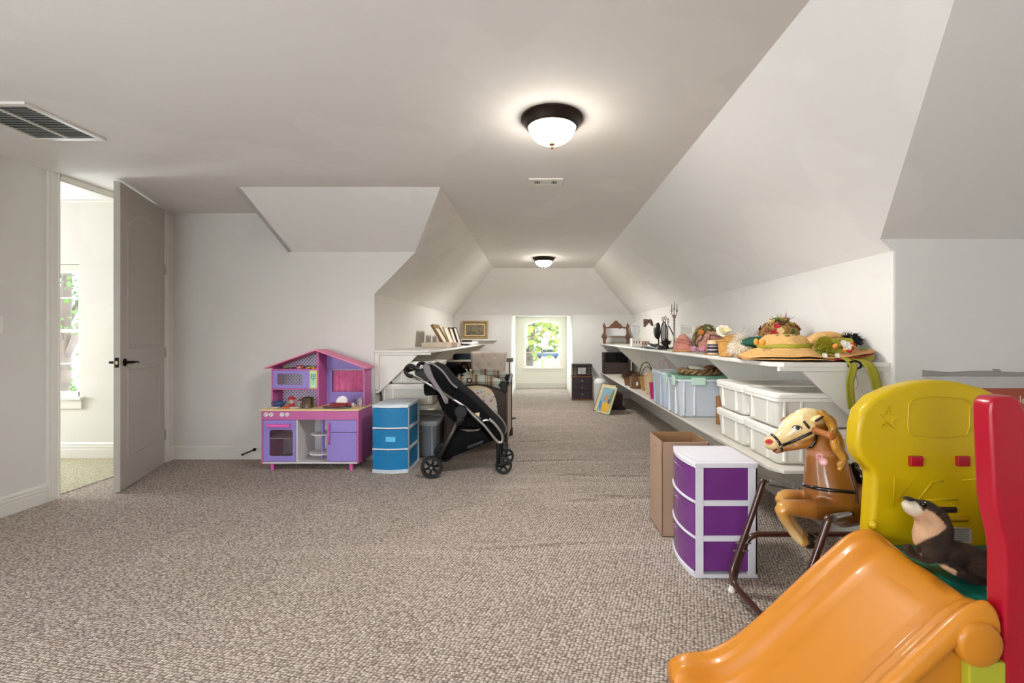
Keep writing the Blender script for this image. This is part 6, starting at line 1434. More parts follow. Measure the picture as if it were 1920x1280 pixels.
# ------------------------------------------------------------------ sculpted things: volumes fused into one skin, painted by region
from mathutils.bvhtree import BVHTree
def paint_mat(name, rough=.3, coat=.3, bump=0, bscale=40, sheen=0, vr=.12, ns=12):
    m = bpy.data.materials.new(name); m.use_nodes = True; N = m.node_tree.nodes; L = m.node_tree.links; b = N['Principled BSDF']
    at = N.new('ShaderNodeAttribute'); at.attribute_name = 'paint'; tc = N.new('ShaderNodeTexCoord'); nz = N.new('ShaderNodeTexNoise'); nz.inputs['Scale'].default_value = ns; nz.inputs['Detail'].default_value = 4
    L.new(tc.outputs['Object'], nz.inputs['Vector']); r = N.new('ShaderNodeValToRGB'); L.new(nz.outputs['Fac'], r.inputs['Fac']); r.color_ramp.elements[0].position = .3; r.color_ramp.elements[1].position = .7
    r.color_ramp.elements[0].color = (1 - vr * 2,) * 3 + (1,); r.color_ramp.elements[1].color = (1, 1, 1, 1)
    mx = N.new('ShaderNodeMix'); mx.data_type = 'RGBA'; mx.blend_type = 'MULTIPLY'; mx.inputs['Factor'].default_value = 1; L.new(at.outputs['Color'], mx.inputs['A']); L.new(r.outputs['Color'], mx.inputs['B']); L.new(mx.outputs['Result'], b.inputs['Base Color'])
    b.inputs['Roughness'].default_value = rough; b.inputs['Coat Weight'].default_value = coat; b.inputs['Coat Roughness'].default_value = .12; b.inputs['Sheen Weight'].default_value = sheen
    if bump:
        n2 = N.new('ShaderNodeTexNoise'); n2.inputs['Scale'].default_value = bscale; bp = N.new('ShaderNodeBump'); bp.inputs['Strength'].default_value = bump; bp.inputs['Distance'].default_value = .004
        L.new(tc.outputs['Object'], n2.inputs['Vector']); L.new(n2.outputs['Fac'], bp.inputs['Height']); L.new(bp.outputs['Normal'], b.inputs['Normal'])
    return m
def fuse(mb, name, m, parent, voxel, iters, colour):
    o = mb.build(name, m, parent)
    k = o.modifiers.new('r', 'REMESH'); k.mode = 'VOXEL'; k.voxel_size = voxel
    k = o.modifiers.new('s', 'SMOOTH'); k.factor = .5; k.iterations = iters
    dg = bpy.context.evaluated_depsgraph_get(); dg.update(); me = bpy.data.meshes.new_from_object(o.evaluated_get(dg)); o.modifiers.clear(); o.data = me; me.name = name
    me.materials.clear(); me.materials.append(m); me.polygons.foreach_set('use_smooth', [True] * len(me.polygons))
    off = Vector(); q = parent
    while q is not None: off += q.location; q = q.parent
    at = me.color_attributes.new('paint', 'FLOAT_COLOR', 'POINT')
    for i, v in enumerate(me.vertices): at.data[i].color = colour(v.co + off)
    bvh = BVHTree.FromPolygons([v.co + off for v in me.vertices], [tuple(p.vertices) for p in me.polygons])
    return o, bvh
CAM = Vector((0, 0, CH))
def cast(bvh, px, py, lift=.002):
    """where the sight line of a picture point meets the sculpted surface"""
    d = (P(px, py, 1.0) - CAM).normalized(); h = bvh.ray_cast(CAM, d)
    if h[0] is None: return None, None
    n = h[1] if h[1].dot(d) < 0 else -h[1]
    return h[0] + n * lift, n
def mixc(a, b, t): t = max(0, min(1, t)); return tuple(a[i] * (1 - t) + b[i] * t for i in range(3)) + (1,)
def inpoly(x, y, poly):
    c = False; n = len(poly)
    for i in range(n):
        x1, y1 = poly[i]; x2, y2 = poly[(i + 1) % n]
        if (y1 > y) != (y2 > y) and x < (x2 - x1) * (y - y1) / (y2 - y1) + x1: c = not c
    return c
def sdist(x, y, poly):
    """signed distance to a polygon (positive inside)"""
    best = 1e9; n = len(poly)
    for i in range(n):
        x1, y1 = poly[i]; x2, y2 = poly[(i + 1) % n]; dx, dy = x2 - x1, y2 - y1; t = max(0, min(1, ((x - x1) * dx + (y - y1) * dy) / (dx * dx + dy * dy + 1e-9)))
        best = min(best, math.hypot(x - x1 - t * dx, y - y1 - t * dy))
    return best if inpoly(x, y, poly) else -best

# ---- spring horse
HY = 1.91
hs = thing('spring_horse', 'brown and cream plastic spring horse with golden mane on a dark tube frame', 'rocking horse', (1.45, HY, 0))
US = HY / FPX / 3.046
def HP(u, v, dy=0.0):
    return P(1360 + u / 3.046, 740 + v / 3.046, HY + dy)
def HUV(p): return ((p.x * FPX / p.y + VX - 1360) * 3.046, (VY - (p.z - CH) * FPX / p.y - 740) * 3.046)
def chain(mb, st, n=18):
    """stations (u, v, in-plane radius in crop units, half width in m, dy)"""
    C = [HP(s[0], s[1], s[4] if len(s) > 4 else 0) for s in st]; rings = []
    for i, s in enumerate(st):
        t = C[min(i + 1, len(C) - 1)] - C[max(i - 1, 0)]; t.normalize(); side = Vector((0, 1, 0)); nn = t.cross(side).normalized(); side = nn.cross(t).normalized()
        rings.append(mb.ring(C[i], nn, side, s[2] * US, s[3], n))
    e0 = C[0] - (C[1] - C[0]).normalized() * st[0][2] * US * .45; e1 = C[-1] + (C[-1] - C[-2]).normalized() * st[-1][2] * US * .45
    r0 = [e0 + (p - C[0]) * .55 for p in rings[0]]; r1 = [e1 + (p - C[-1]) * .55 for p in rings[-1]]
    mb.loft([r0] + rings + [r1]); return mb
mb = MB()
chain(mb, [(240, 280, 33, .028), (264, 275, 41, .036), (298, 260, 38, .036), (335, 235, 50, .040), (375, 208, 74, .052), (420, 190, 92, .060), (470, 178, 92, .060), (505, 172, 78, .052)])
chain(mb, [(285, 322, 15, .020), (330, 305, 17, .024), (390, 288, 26, .034), (450, 262, 42, .042), (495, 235, 52, .044)])
chain(mb, [(505, 150, 62, .045), (535, 230, 76, .050), (560, 320, 96, .058), (580, 420, 122, .072), (595, 520, 142, .092), (620, 600, 130, .10)])
chain(mb, [(590, 580, 120, .098), (650, 620, 128, .108), (760, 600, 118, .115), (900, 585, 112, .112), (1010, 580, 118, .112), (1080, 585, 90, .09)])
for s, far in ((-1, 0), (1, 1)):
    dv = -62 if far else 0; du = 10 if far else 0
    chain(mb, [(640, 650 + dv * .5, 74, .050, s * .055), (560, 658 + dv * .7, 66, .046, s * .065), (450, 650 + dv, 48, .038, s * .07), (350, 640 + dv, 40, .034, s * .07), (322, 655 + dv, 40, .032, s * .07)])
    chain(mb, [(322, 650 + dv, 38, .032, s * .07), (335, 700 + dv * .9, 30, .027, s * .07), (372, 760 + dv * .8, 25, .023, s * .07), (415, 815 + dv * .7, 27, .025, s * .07), (448, 840 + dv * .6, 30, .027, s * .07)])
    chain(mb, [(1040, 600, 88, .06, s * .06), (1120, 680, 60, .045, s * .07), (1170, 780, 34, .03, s * .07), (1240, 860, 26, .024, s * .07), (1290, 900, 28, .026, s * .07)])
chain(mb, [(420, 120, 34, .030, -.02), (455, 112, 40, .034, -.02), (510, 118, 40, .030, -.028)])
cream = lin('e6c98c'); pale = lin('efd9a4'); brown = lin('8a5320'); dkb = lin('5e3512'); tan = lin('c48f42'); midb = lin('a5682a')
FACE = [(200, 250), (205, 320), (262, 328), (325, 300), (400, 272), (470, 232), (492, 212), (488, 160), (540, 160), (600, 100), (560, 60), (300, 60), (180, 200)]
def hcol(p):
    u, v = HUV(Vector((p.x, min(p.y, HY) * .5 + HY * .5 if p.z > .6 else p.y, p.z)))
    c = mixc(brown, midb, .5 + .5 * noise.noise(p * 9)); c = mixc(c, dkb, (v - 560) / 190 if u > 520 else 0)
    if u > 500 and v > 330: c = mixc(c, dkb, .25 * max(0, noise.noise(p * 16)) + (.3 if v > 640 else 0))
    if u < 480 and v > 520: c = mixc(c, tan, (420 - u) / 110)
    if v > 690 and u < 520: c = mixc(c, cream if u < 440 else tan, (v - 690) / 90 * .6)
    if v < 345:
        d = sdist(u, v, FACE); c = mixc(c, mixc(cream, pale, .5 + noise.noise(p * 14)), d / 14 + .5)
        if 360 < u < 470 and 215 < v < 300: c = mixc(c, tan, .25)
        if v > 240 and u > 320: c = mixc(c, brown, .0)
        e = math.hypot(u - 300, (v - 300) * 1.1); c = mixc(c, lin('c98e6c'), .5 if v > 315 else 0)
    return c
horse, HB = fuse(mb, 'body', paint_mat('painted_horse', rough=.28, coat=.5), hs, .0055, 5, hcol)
LEA = mat('bridle_black', '0f0c0b', rough=.25, coat=.5); WEY = mat('eye_white', 'f0ece4', rough=.2); BLK2 = mat('gloss_black', '0a0a0a', rough=.15); CRM = mat('horse_cream', 'e6c98c', rough=.3, coat=.4); HRED = mat('nostril_red', 'b8281c', rough=.4)
def cpt(u, v, lift=.002): return cast(HB, 1360 + u / 3.046, 740 + v / 3.046, lift)
def strap(pts, r_, name, m=None, lift=.0015, flat=.5):
    q = []; pp = spline([(a, b_, 0) for a, b_ in pts], 6)
    for s in pp:
        c, n = cpt(s.x, s.y, lift)
        if c is not None: q.append(c)
    if len(q) > 2: return MB().tube(q, r_, 8).build(name, m or LEA, hs, smooth=True)
strap([(262, 226), (285, 245), (305, 270), (316, 295), (322, 322)], .0055, 'noseband')
strap([(320, 288), (370, 268), (430, 243), (490, 215)], .0065, 'cheek_strap'); strap([(446, 150), (460, 168), (478, 190)], .0055, 'brow_strap')
strap([(517, 215), (516, 250), (500, 282), (480, 298)], .0065, 'throat_strap'); strap([(446, 512), (500, 528), (580, 542), (660, 550), (735, 556)], .0075, 'chest_strap')
strap([(705, 395), (722, 450), (742, 530), (752, 620)], .004, 'girth_strap', mat('strap_brown', '4a2c18', rough=.5))
c, n = cpt(314, 291, .006); MB().lathe([(.001, .002), (.007, .001), (.0085, -.002), (.006, -.004)], c, 14, 'z', R=n.to_track_quat('Z', 'Y').to_matrix()).build('bridle_ring', mat('ring_silver', 'cfc9bd', rough=.2, metal=.8), hs, smooth=True)
def disc(u, v, ra, rb, m, name, par, lift=.001, rot=0, th=.002):
    c, n = cpt(u, v, lift)
    if c is None: return None
    d = (c - CAM).normalized(); right = Vector((0, 0, 1)).cross(-n).normalized() * -1; right = n.cross(Vector((0, 0, 1))).normalized() * -1; up = n.cross(right).normalized()
    if up.z < 0: up = -up
    R2 = Matrix((right, up, n)).transposed()
    return MB().ell(c, (ra, rb, th), 18, 6, R=R2 @ rz(rot)).build(name, m, par, smooth=True)
ey = disc(408, 191, .0175, .0105, WEY, 'eye', hs, .002, -.1, .004)
disc(411, 190, .0085, .0085, mat('iris_grey', '4a5058', rough=.2), 'iris', ey, .0055, 0, .002); disc(412, 189, .005, .005, BLK2, 'pupil', ey, .0072, 0, .0015)
strap([(382, 190), (392, 180), (410, 177), (428, 183), (436, 192)], .0022, 'eyelash', BLK2, .004)
disc(250, 268, .0155, .012, HRED, 'nostril', hs, .001, 0, .002); disc(248, 270, .006, .004, mat('nostril_dark', '6e120e'), 'nostril_centre', hs, .003, 0, .001)
strap([(258, 325), (275, 320), (292, 308)], .0048, 'mouth', mat('mouth_red', '8d2a22', rough=.4), .0)
# ears, forelock, handle, mane
MB().tube(spline([HP(490, 150, -.055), HP(520, 138, -.062), HP(550, 118, -.06), HP(576, 106, -.055)], 5), [.012, .017, .021, .023, .024, .024, .022, .020, .018, .015, .012, .009, .007, .005, .003, .002], 10, flat=.6).build('ear', CRM, hs, smooth=True)
MB().tube(spline([HP(512, 152, -.081), HP(540, 135, -.083), HP(572, 112, -.072)], 5), [.003, .006, .008, .008, .007, .007, .006, .005, .004, .003, .001], 8, flat=.7).build('ear_opening', mat('ear_dark', '2a170e', rough=.6), hs, smooth=True)
MB().tube(spline([HP(500, 135, .05), HP(520, 110, .055), HP(540, 90, .05)], 5), [.010, .014, .016, .016, .015, .013, .011, .008, .006, .004, .002], 8, flat=.6).build('ear', CRM, hs, smooth=True)
hx, hz = 1.118, .822
hn = MB().cyl((hx, HY - .16, hz), (hx, HY + .16, hz), .0135, n=18).build('handle_dowel', mat('dowel_brown', '9a5c30', rough=.35, coat=.3, var=.15, nscale=10), hs, auto=40)
for s in (-1, 1): MB().lathe([(.001, 0), (.013, 0), (.015, s * .004), (.015, s * .012), (.008, s * .015), (.001, s * .015)], (hx, HY + s * .155, hz), 18, 'y').build('end_cap', mat('cap_rust', 'a8622c', rough=.3, coat=.4), hn, smooth=True)
MANE = mat('mane_gold', 'd09a3c', rough=.35, coat=.35, var=.35, nscale=30, col2='9a6420'); rg = random.Random(17)
mm = MB()
for k in range(34):
    off = rg.uniform(-1, 1); dy = off * .05; w_ = rg.uniform(.006, .011); sft = rg.uniform(-12, 14)
    st_ = rg.uniform(0, .45); en = min(1, st_ + rg.uniform(.35, .6))
    path = [(530, 92), (575, 110), (610, 160), (632, 220), (652, 290), (680, 350), (700, 420), (705, 455)]
    pts = []
    for j in range(9):
        t = (st_ + (en - st_) * j / 8) * (len(path) - 1); i = min(int(t), len(path) - 2); f = t - i; u = path[i][0] * (1 - f) + path[i + 1][0] * f; v = path[i][1] * (1 - f) + path[i + 1][1] * f
        wv = 10 * sin(j * 1.3 + k); pts.append(HP(u - 22 * abs(off) + sft * .6 + wv - (20 if j > 6 else 0) * abs(off), v + 6 * cos(j + k), dy * (1 + .25 * j / 8) - (.028 if off < -.3 else 0)))
    mm.tube(spline(pts, 2), [w_ * (.5 + .8 * sin(pi * (i + 1) / 18)) for i in range(17)], 6)
o = mm.build('mane', MANE, hs, smooth=True)
tl = MB()
for k in range(8): tl.tube(spline([HP(1150, 560, rg.uniform(-.02, .02)), HP(1200, 600 + rg.uniform(-20, 20), rg.uniform(-.03, .03)), HP(1240, 720, rg.uniform(-.04, .04))], 5), .010, 6)
tl.build('tail', MANE, hs, smooth=True)
MB().ell(HP(840, 480), (.085, .085, .03), 20, 10).ell(HP(735, 450), (.02, .06, .035), 16, 8).ell(HP(740, 425), (.018, .02, .03), 12, 8).ell(HP(950, 460), (.02, .07, .04), 16, 8).build('saddle', LEA, hs, smooth=True)
HOOF = mat('hoof_dark', '2a1c12', rough=.25, coat=.5)
for s, dv in ((-1, 0), (1, -37)):
    a = HP(452, 838 + dv, s * .07); b_ = HP(482, 850 + dv, s * .07); c_ = HP(515, 858 + dv, s * .07); MB().tube([a, b_, c_], [.020, .024, .012], 12, flat=.9).build('hoof', HOOF, hs, smooth=True)
    a = HP(1290, 900, s * .07); b_ = HP(1330, 930, s * .07); MB().tube([a, b_], [.022, .026], 12).build('hoof', HOOF, hs, auto=40)
sk = disc(537, 350, .0135, .012, mat('sticker_pink', 'd99a9c', rough=.5), 'sticker', hs, .0006, 0, .0012); disc(559, 381, .0165, .016, mat('sticker_pink', 'd99a9c'), 'sticker', hs, .0006, 0, .0012)
disc(536, 350, .007, .006, mat('sticker_rose', 'b8686e', rough=.5), 'sticker_mark', sk, .002, 0, .0008); disc(560, 383, .010, .009, mat('sticker_pale', 'ecc0bb', rough=.5), 'sticker_mark', sk, .002, 0, .0008)
TUB = mat('brown_steel_tube', '3c1c12', rough=.3, coat=.4, var=.06)
def frame_side(y, s):
    xa, xb = .915, 2.03
    MB().tube(spline([(xa, y + s * .01, .012), (.945, y + s * .01, .13), (.985, y + s * .01, .235), (1.03, y + s * .01, .268), (1.10, y + s * .01, .27), (1.5, y + s * .01, .27), (1.86, y + s * .01, .27), (1.93, y + s * .01, .262), (1.97, y + s * .01, .22), (2.03, y + s * .01, .012)], 5), .0125, 12).build('side_rail', TUB, hs, smooth=True)
    for x in (xa, xb): MB().cyl((x - (.002 if x < 1 else -.002), y + s * .01, 0), (x + (.006 if x < 1 else -.006), y + s * .01, .028), .0165, .015, n=16).build('foot_cap', mat('cap_white', 'e4e0d8', rough=.5), hs, auto=40)
    for x0_, x1_ in ((.958, 1.0), (.975, 1.0)): pass
for y, s in ((2.15, 1), (1.705, -1)): frame_side(y, s)
for xs_, k in ((1, 1), (-1, -1)):
    X = lambda x: x if k == 1 else 2.95 - x
    pts = [(X(1.058), 2.145, .535), (X(1.0), 2.145, .36), (X(.925), 2.145, .15), (X(.905), 2.135, .095), (X(.905), 2.09, .062), (X(.918), 1.95, .055), (X(.918), 1.86, .055), (X(.915), 1.77, .062), (X(.925), 1.715, .095), (X(.945), 1.705, .15), (X(1.025), 1.705, .36), (X(1.085), 1.705, .535)]
    MB().tube(spline(pts, 5), .0135, 12).build('end_hoop', TUB, hs, smooth=True)
    for y in (2.145, 1.705):
        for z in (.20, .235): MB().cyl((X(.935 + (z - .2) * .35) - .02, y, z), (X(.985 + (z - .2) * .35), y, z), .0045, n=8).build('bolt', SIL, hs)
SPR = mat('spring_steel', '8b8780', rough=.28, metal=1, var=.05)
def spring(a, b_, r_=.0125, turns=20):
    a, b_ = Vector(a), Vector(b_); t = (b_ - a).normalized(); u = t.orthogonal().normalized(); v = t.cross(u); L_ = (b_ - a).length; N_ = turns * 10; pts = [a]
    for i in range(N_ + 1):
        f = i / N_; an = 2 * pi * turns * f; pts.append(a + t * (L_ * (.14 + .72 * f)) + u * cos(an) * r_ + v * sin(an) * r_)
    pts.append(b_); MB().tube(pts, .0019, 5).build('spring', SPR, hs, smooth=True)
    MB().tube([a - t * .01, a, a + t * L_ * .14], .003, 6).build('spring_hook', IRON, hs, smooth=True); MB().tube([b_ - t * L_ * .14, b_, b_ + t * .01], .003, 6).build('spring_hook', IRON, hs, smooth=True)
spring((1.062, 2.145, .525), HP(452, 545, .10)); spring((1.088, 1.705, .525), (1.235, 1.80, .505)); spring((1.89, 2.145, .525), (1.73, 2.02, .50)); spring((1.865, 1.705, .525), (1.73, 1.80, .50))
MB().cyl((1.20, 1.79, .50), (1.28, 1.84, .50), .012, n=10).build('spring_mount', TUB, hs)

# ------------------------------------------------------------------ plastic play slide
ORG = mat('slide_orange', 'c37b1b', rough=.38, var=.02, nscale=3, coat=.15); YLW = mat('plastic_yellow', 'c2a404', rough=.36, var=.02, nscale=3, coat=.1); PRED = mat('plastic_red', 'a30a22', rough=.32, var=.03, nscale=3, coat=.2); PGR = mat('plastic_green', '04695a', rough=.38, var=.03)
ps = thing('play_slide', 'big plastic climber with orange slide, yellow face panel and red post', 'play slide', (1.2, 1.37, 0))
rail = [(.44, .045), (.452, .085), (.478, .108), (.511, .117), (.55, .119), (.584, .123), (.63, .142), (.675, .169), (.72, .204), (.765, .243), (.83, .304), (.892, .364), (.95, .418), (1.001, .465), (1.04, .503), (1.074, .528), (1.11, .542), (1.146, .541), (1.175, .527), (1.195, .505)]
def section(x, z, k):
    f = min(1, max(0, (x - .45) / .12)); g = min(1, max(0, (x - 1.10) / .09)); d = (.028 + .034 * f) * (1 - .75 * g)
    yf, yn = 1.592, 1.128; lo = min(z - .012, max(.004, z - .065))
    pts = [(yf + .004, lo), (yf + .006, z - .05 * f - .005), (yf, z - .012), (yf - .014, z), (yf - .026, z - .001), (yf - .036, z - .010 * f), (yf - .044, z - .016 * f), (yf - .060, z - .018 * f), (yf - .072, z - .022 * f), (yf - .086, z - d * .85), (yf - .100, z - d), (yf - .15, z - d - .003), (1.36, z - d - .005), (yn + .15, z - d - .003),
           (yn + .100, z - d), (yn + .086, z - d * .85), (yn + .072, z - .022 * f), (yn + .060, z - .018 * f), (yn + .044, z - .016 * f), (yn + .036, z - .010 * f), (yn + .026, z - .001), (yn + .014, z), (yn, z - .012), (yn - .004, z - .05 * f - .005), (yn - .004, lo)]
    tx = lambda y: max(0, min(1, (1.36 - y) / .2))     # the near rail stops at the red post
    return [Vector((x - max(0, x - 1.12) * .7 * tx(y), y, max(zz, .003))) for y, zz in pts]
MB().loft([section(x, z, i) for i, (x, z) in enumerate(rail)]).build('slide_bed', ORG, ps, smooth=True, sub=1)
# near side wall of the slide with its recessed panel
sw = [(x, 1.122, z - .035) for x, z in rail[6:]]
MB().prism([(.70, 1.15, .012)] + [(a, 1.15, c) for a, b_, c in sw] + [(1.195, 1.15, .16), (1.15, 1.15, .012)], (0, .014, 0)).build('slide_skirt', ORG, ps, bevel=.005)
MB().lathe([(.001, -.008), (.044, -.007), (.052, -.003), (.056, .004), (.056, .03)], (1.085, 1.122, .445), 30, 'y').build('slide_shoulder', ORG, ps, smooth=True)
MB().prism([(x, 1.586, z - .02) for x, z in rail[6:]] + [(1.195, 1.586, .2), (1.0, 1.586, .2), (.72, 1.586, .012)], (0, .01, 0)).build('slide_skirt', ORG, ps, bevel=.004)
# green deck
MB().rbox((1.185, 1.15, .435), (1.74, 1.60, .478), .015).build('deck', PGR, ps, smooth=False)
for k in range(7): MB().box((1.21 + k * .075, 1.18, .478), (1.235 + k * .075, 1.58, .481)).build('deck_ridge', PGR, ps, bevel=.001)
# yellow face panel
S_ = 1.60 / FPX
def YP(px, py, y=1.60): return Vector(((px - VX) * S_, y, CH - (py - VY) * S_))
hatL = [(1612, 856), (1607, 836), (1609, 800), (1617, 770), (1640, 745), (1680, 727), (1725, 716), (1760, 713)]
cxp = 1762
half = hatL + [(2 * cxp - a, b_) for a, b_ in reversed(hatL[:-1])]
front = [(1648, 1000), (1645, 890), (1632, 880), (1620, 872)] + half
out = [YP(1632, 1360), YP(1634, 1000), YP(1640, 905), YP(1638, 886), YP(1628, 876)] + [YP(a, b_) for a, b_ in half] + [YP(2 * cxp - 1628, 876), YP(2 * cxp - 1638, 886), YP(2 * cxp - 1640, 905), YP(2 * cxp - 1634, 1000), YP(2 * cxp - 1632, 1360)]
MB().prism(out, (0, .07, 0)).build('face_panel', YLW, ps, auto=25, bevel=.016, seg=4)
fp = [o_ for o_ in ps.children if o_.name.startswith('face_panel')][0]
def emb(pts, name, r_=.0028, closed=True, m=YLW):
    return MB().tube([YP(a, b_, 1.5995) for a, b_ in pts], r_, 8, closed=closed).build(name, m, fp, smooth=True)
star = []
for i in range(10):
    a = -pi / 2 + pi * i / 5 + .1; r_ = 22 if i % 2 == 0 else 9; star.append((1665 + r_ * cos(a), 784 + r_ * sin(a)))
emb(star, 'embossed_star')
emb([(1704, 812), (1702, 790), (1704, 758), (1710, 749), (1735, 744), (1765, 743), (1795, 746), (1814, 750), (1818, 760), (1818, 800), (1812, 815), (1780, 819), (1740, 818), (1710, 816)], 'embossed_forehead')
emb([(1677, 895), (1711, 898), (1674, 949)], 'embossed_cheek'); emb([(1722, 936), (1748, 903), (1768, 901)], 'embossed_cheek', closed=False); emb([(1805, 900), (1840, 897), (1850, 945)], 'embossed_cheek', closed=False); emb([(1735, 937), (1795, 936)], 'embossed_mouth', closed=False)
MB().tube([YP(1725, 974, 1.596), YP(1810, 972, 1.596)], .009, 10).build('lower_lip', YLW, fp, smooth=True)
for px in (1715, 1803):
    MB().rbox(YP(px - 12, 873, 1.588), YP(px + 12, 854, 1.604), .004).build('red_plug', PRED, fp, smooth=False)
MB().rbox(YP(1758, 961, 1.594), YP(1794, 950, 1.606), .006).build('slot', mat('slot_dark', '1d1509', rough=.8), fp, smooth=True)
lb = MB().prism([YP(1779, 987, 1.5985), YP(1817, 989, 1.5985), YP(1822, 994, 1.5985), YP(1822, 1018, 1.5985), YP(1779, 1016, 1.5985)], (0, .001, 0)).build('warning_sticker', mat('sticker_white', 'b9b6ac', rough=.5), fp)
for k in range(7):
    y = 990.5 + k * 3.6; a = rg.uniform(0, 5); MB().box(YP(1783 + a, y + 1.2, 1.5975), YP(1818 - rg.uniform(0, 6), y, 1.5982)).build('print_line', mat('print_grey', '55534e', rough=.6), lb)
MB().lathe([(.001, -.016), (.008, -.015), (.013, -.008), (.016, 0)], YP(1636, 983, 1.600), 16, 'y').build('pivot_knob', YLW, fp, smooth=True)
# red post
rp = [(1.150, 0), (1.150, .66), (1.145, .70), (1.132, .75), (1.124, .80), (1.114, 1.015), (1.116, 1.040), (1.130, 1.052), (1.172, 1.054), (1.190, 1.045), (1.204, 1.015), (1.214, .93), (1.225, .82), (1.25, .75), (1.30, .71), (1.40, .69), (1.72, .69), (1.72, 0)]
MB().prism([(x, 1.128, z) for x, z in rp], (0, .052, 0)).build('red_post', PRED, ps, auto=25, bevel=.014, seg=4)
MB().prism([(x, 1.128 + .30 * 0 + .0, z) for x, z in [(1.72, 0), (1.72, .69), (1.76, .69), (1.76, 0)]], (0, .52, 0)).build('rear_wall', PRED, ps, bevel=.01)
MB().box((1.155, 1.185, 0), (1.72, 1.20, .44)).build('base_panel', mat('plastic_lime', 'a7a52c', rough=.4), ps)
MB().box((1.06, 1.125, .0), (1.15, 1.15, .40)).build('base_panel', mat('plastic_lime', 'a7a52c'), ps, bevel=.004)

# ------------------------------------------------------------------ plush otter on the deck
OY = 1.40
ot = thing('plush_otter', 'brown and cream plush otter lying on the green deck, nose in the air', 'plush toy', (1.32, OY, .481))
OS = OY / FPX / 5.818
def OP(u, v, dy=0.0):
    return P(1660 + u / 5.818, 920 + v / 5.818, OY + dy)
def OUV(p): y = p.y * .6 + OY * .4; return ((p.x * FPX / y + VX - 1660) * 5.818, (VY - (p.z - CH) * FPX / y - 920) * 5.818)
def ochain(mb, st, n=16):
    C = [OP(s[0], s[1], s[4] if len(s) > 4 else 0) for s in st]; rings = []
    for i, s in enumerate(st):
        t = C[min(i + 1, len(C) - 1)] - C[max(i - 1, 0)]; t.normalize(); side = Vector((0, 1, 0)); nn = t.cross(side).normalized(); side = nn.cross(t).normalized()
        rings.append(mb.ring(C[i], nn, side, s[2] * OS, s[3], n))
    e0 = C[0] - (C[1] - C[0]).normalized() * st[0][2] * OS * .5; e1 = C[-1] + (C[-1] - C[-2]).normalized() * st[-1][2] * OS * .5
    mb.loft([[e0 + (p - C[0]) * .5 for p in rings[0]]] + rings + [[e1 + (p - C[-1]) * .5 for p in rings[-1]]]); return mb
mb = MB()
ochain(mb, [(235, 150, 50, .022), (275, 175, 85, .030), (340, 190, 105, .036)])
ochain(mb, [(320, 180, 90, .032), (420, 220, 130, .042), (500, 290, 155, .046), (530, 390, 170, .048), (510, 500, 175, .050), (520, 600, 165, .052)])
ochain(mb, [(470, 620, 130, .050), (640, 650, 125, .055), (820, 680, 125, .055), (1000, 740, 125, .055), (1180, 800, 125, .055), (1330, 840, 110, .05)])
ochain(mb, [(560, 680, 70, .03, -.03), (430, 740, 45, .022, -.045), (330, 710, 38, .02, -.05), (250, 660, 34, .018, -.05)])
ochain(mb, [(560, 650, 70, .03, .04), (400, 700, 45, .022, .045), (300, 660, 38, .02, .05), (210, 640, 34, .018, .05)])
ochain(mb, [(1000, 760, 90, .04, -.05), (1060, 840, 110, .04, -.055), (1100, 900, 60, .035, -.055)])
ochain(mb, [(620, 800, 40, .03, -.02), (760, 860, 60, .03, -.04), (900, 930, 62, .026, -.05), (1040, 1000, 52, .022, -.055), (1180, 1070, 45, .02, -.06), (1300, 1120, 30, .016, -.06)])
obr = lin('3a2616'); ocr = lin('c49c78'); omz = lin('cdbfa8'); odk = lin('24170c')
CHEST = [(170, 80), (180, 250), (250, 290), (280, 430), (285, 520), (320, 680), (345, 590), (400, 520), (520, 450), (610, 370), (560, 290), (470, 210), (400, 180), (370, 215), (350, 150), (300, 100), (210, 85)]
def ocol(p):
    u, v = OUV(p); c = mixc(obr, odk, .5 + noise.noise(p * 30)); dd = sdist(u, v, CHEST)
    c = mixc(c, ocr, dd / 8 + .5)
    m_ = sdist(u, v, [(150, 80), (170, 260), (270, 290), (370, 220), (350, 150), (300, 95)]); c = mixc(c, omz, m_ / 8 + .5)
    if u > 450 and v > 760: c = mixc(c, ocr, sdist(u, v, [(460, 770), (600, 780), (700, 830), (690, 900), (760, 945), (620, 900)]) / 8 + .5)
    return c
otb, OB = fuse(mb, 'body', paint_mat('plush_fur', rough=.95, coat=0, bump=.6, bscale=220, sheen=0, vr=.1, ns=40), ot, .005, 4, ocol)
def oc(u, v, l=.002): return cast(OB, 1660 + u / 5.818, 920 + v / 5.818, l)
c, n = oc(232, 92, -.004)
if c is None: c = OP(240, 95)
MB().ell(OP(258, 84), (.017, .013, .006), 14, 8, R=ry(.12)).build('nose', mat('nose_black', '0a0808', rough=.4), ot, smooth=True)
c, n = oc(415, 150, .001)
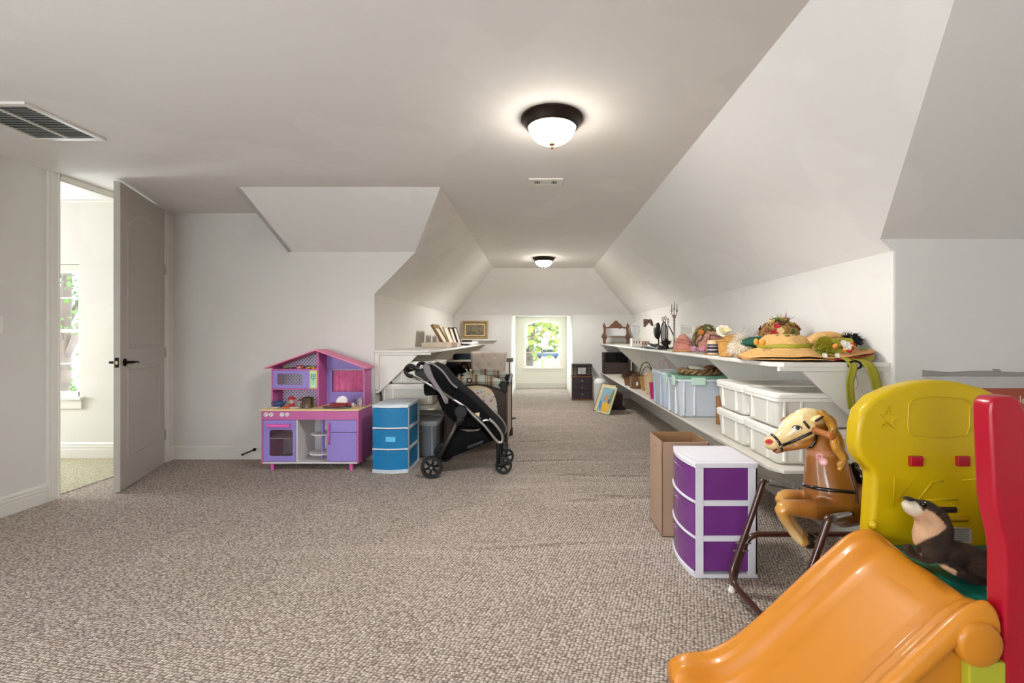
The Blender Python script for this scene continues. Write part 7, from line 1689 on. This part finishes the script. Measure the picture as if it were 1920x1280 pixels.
if c is not None: e_ = MB().ell(c, .0085, 12, 8).build('eye', BLK2, ot, smooth=True); MB().ell(c + n * .007 + Vector((.002, 0, .002)), .0018, 8, 6).build('eye_glint', WEY, e_, smooth=True)
c, n = oc(640, 285, .0)
c = c or OP(640, 285); MB().ell(c, (.012, .008, .012), 12, 8).build('ear', mat('plush_dark', '33220f', rough=1), ot, smooth=True)
for s, u0 in ((-.055, 0), (.05, -30)):
    for k in range(4): MB().tube([OP(300 + u0, 690 - k * 6, s - .006 + k * .005), OP(215 + u0 + k * 14, 625 - k * 12, s - .008 + k * .006)], [.0075, .006], 8).build('toe', mat('plush_dark', '33220f'), ot, smooth=True)

# ------------------------------------------------------------------ poster and tape on the return wall
YW2 = 2.3495
def WP(px, py, y=YW2): q = P(px, py, 2.35); return Vector((q.x, y, q.z))
po = thing('poster', 'brick-red poster with cream lettering under a clear taped sheet', 'poster', WP(1990, 900))
MB().box(WP(1840, 1010, YW2 - .004), WP(2140, 727.5, YW2 - .001)).build('print', mat('poster_red', '9c4a34', rough=.6, var=.06), po)
MB().box(WP(1734, 1010, YW2 - .0015), WP(2146, 707, YW2 - .0002)).build('backing_sheet', mat('poster_backing', 'bcb9b6', rough=.3, var=.03), po)
t = text(po, 'poster_lettering', 'les', .058, WP(1920, 750, YW2 - .0052), RX90, mat('poster_cream', 'd9cdb4', rough=.6))
tp = thing('tape_strip', 'crinkled strip of clear tape along the top of the poster sheet', 'tape', WP(1840, 705))
TPM = mat('clear_tape', 'a39f98', rough=.25, alpha=.8, var=.1, nscale=8)
def tpf(u, v):
    px = 1727 + u * 330; a, b_ = 693 + 3 * min(1, u * 6) + 1.2 * sin(u * 14), 705.5; q = WP(px, a + (b_ - a) * v); return (q.x, YW2 - .006 - .003 * sin(u * 60 + v * 3), q.z)
MB().grid(80, 4, tpf).build('tape', TPM, tp, smooth=True, solid=.0006)
MB().prism([WP(1856, 691, YW2 - .010), WP(1872, 692, YW2 - .010), WP(1878, 706, YW2 - .010), WP(1868, 703, YW2 - .010)], (0, .001, 0)).build('tape_fold', TPM, tp)
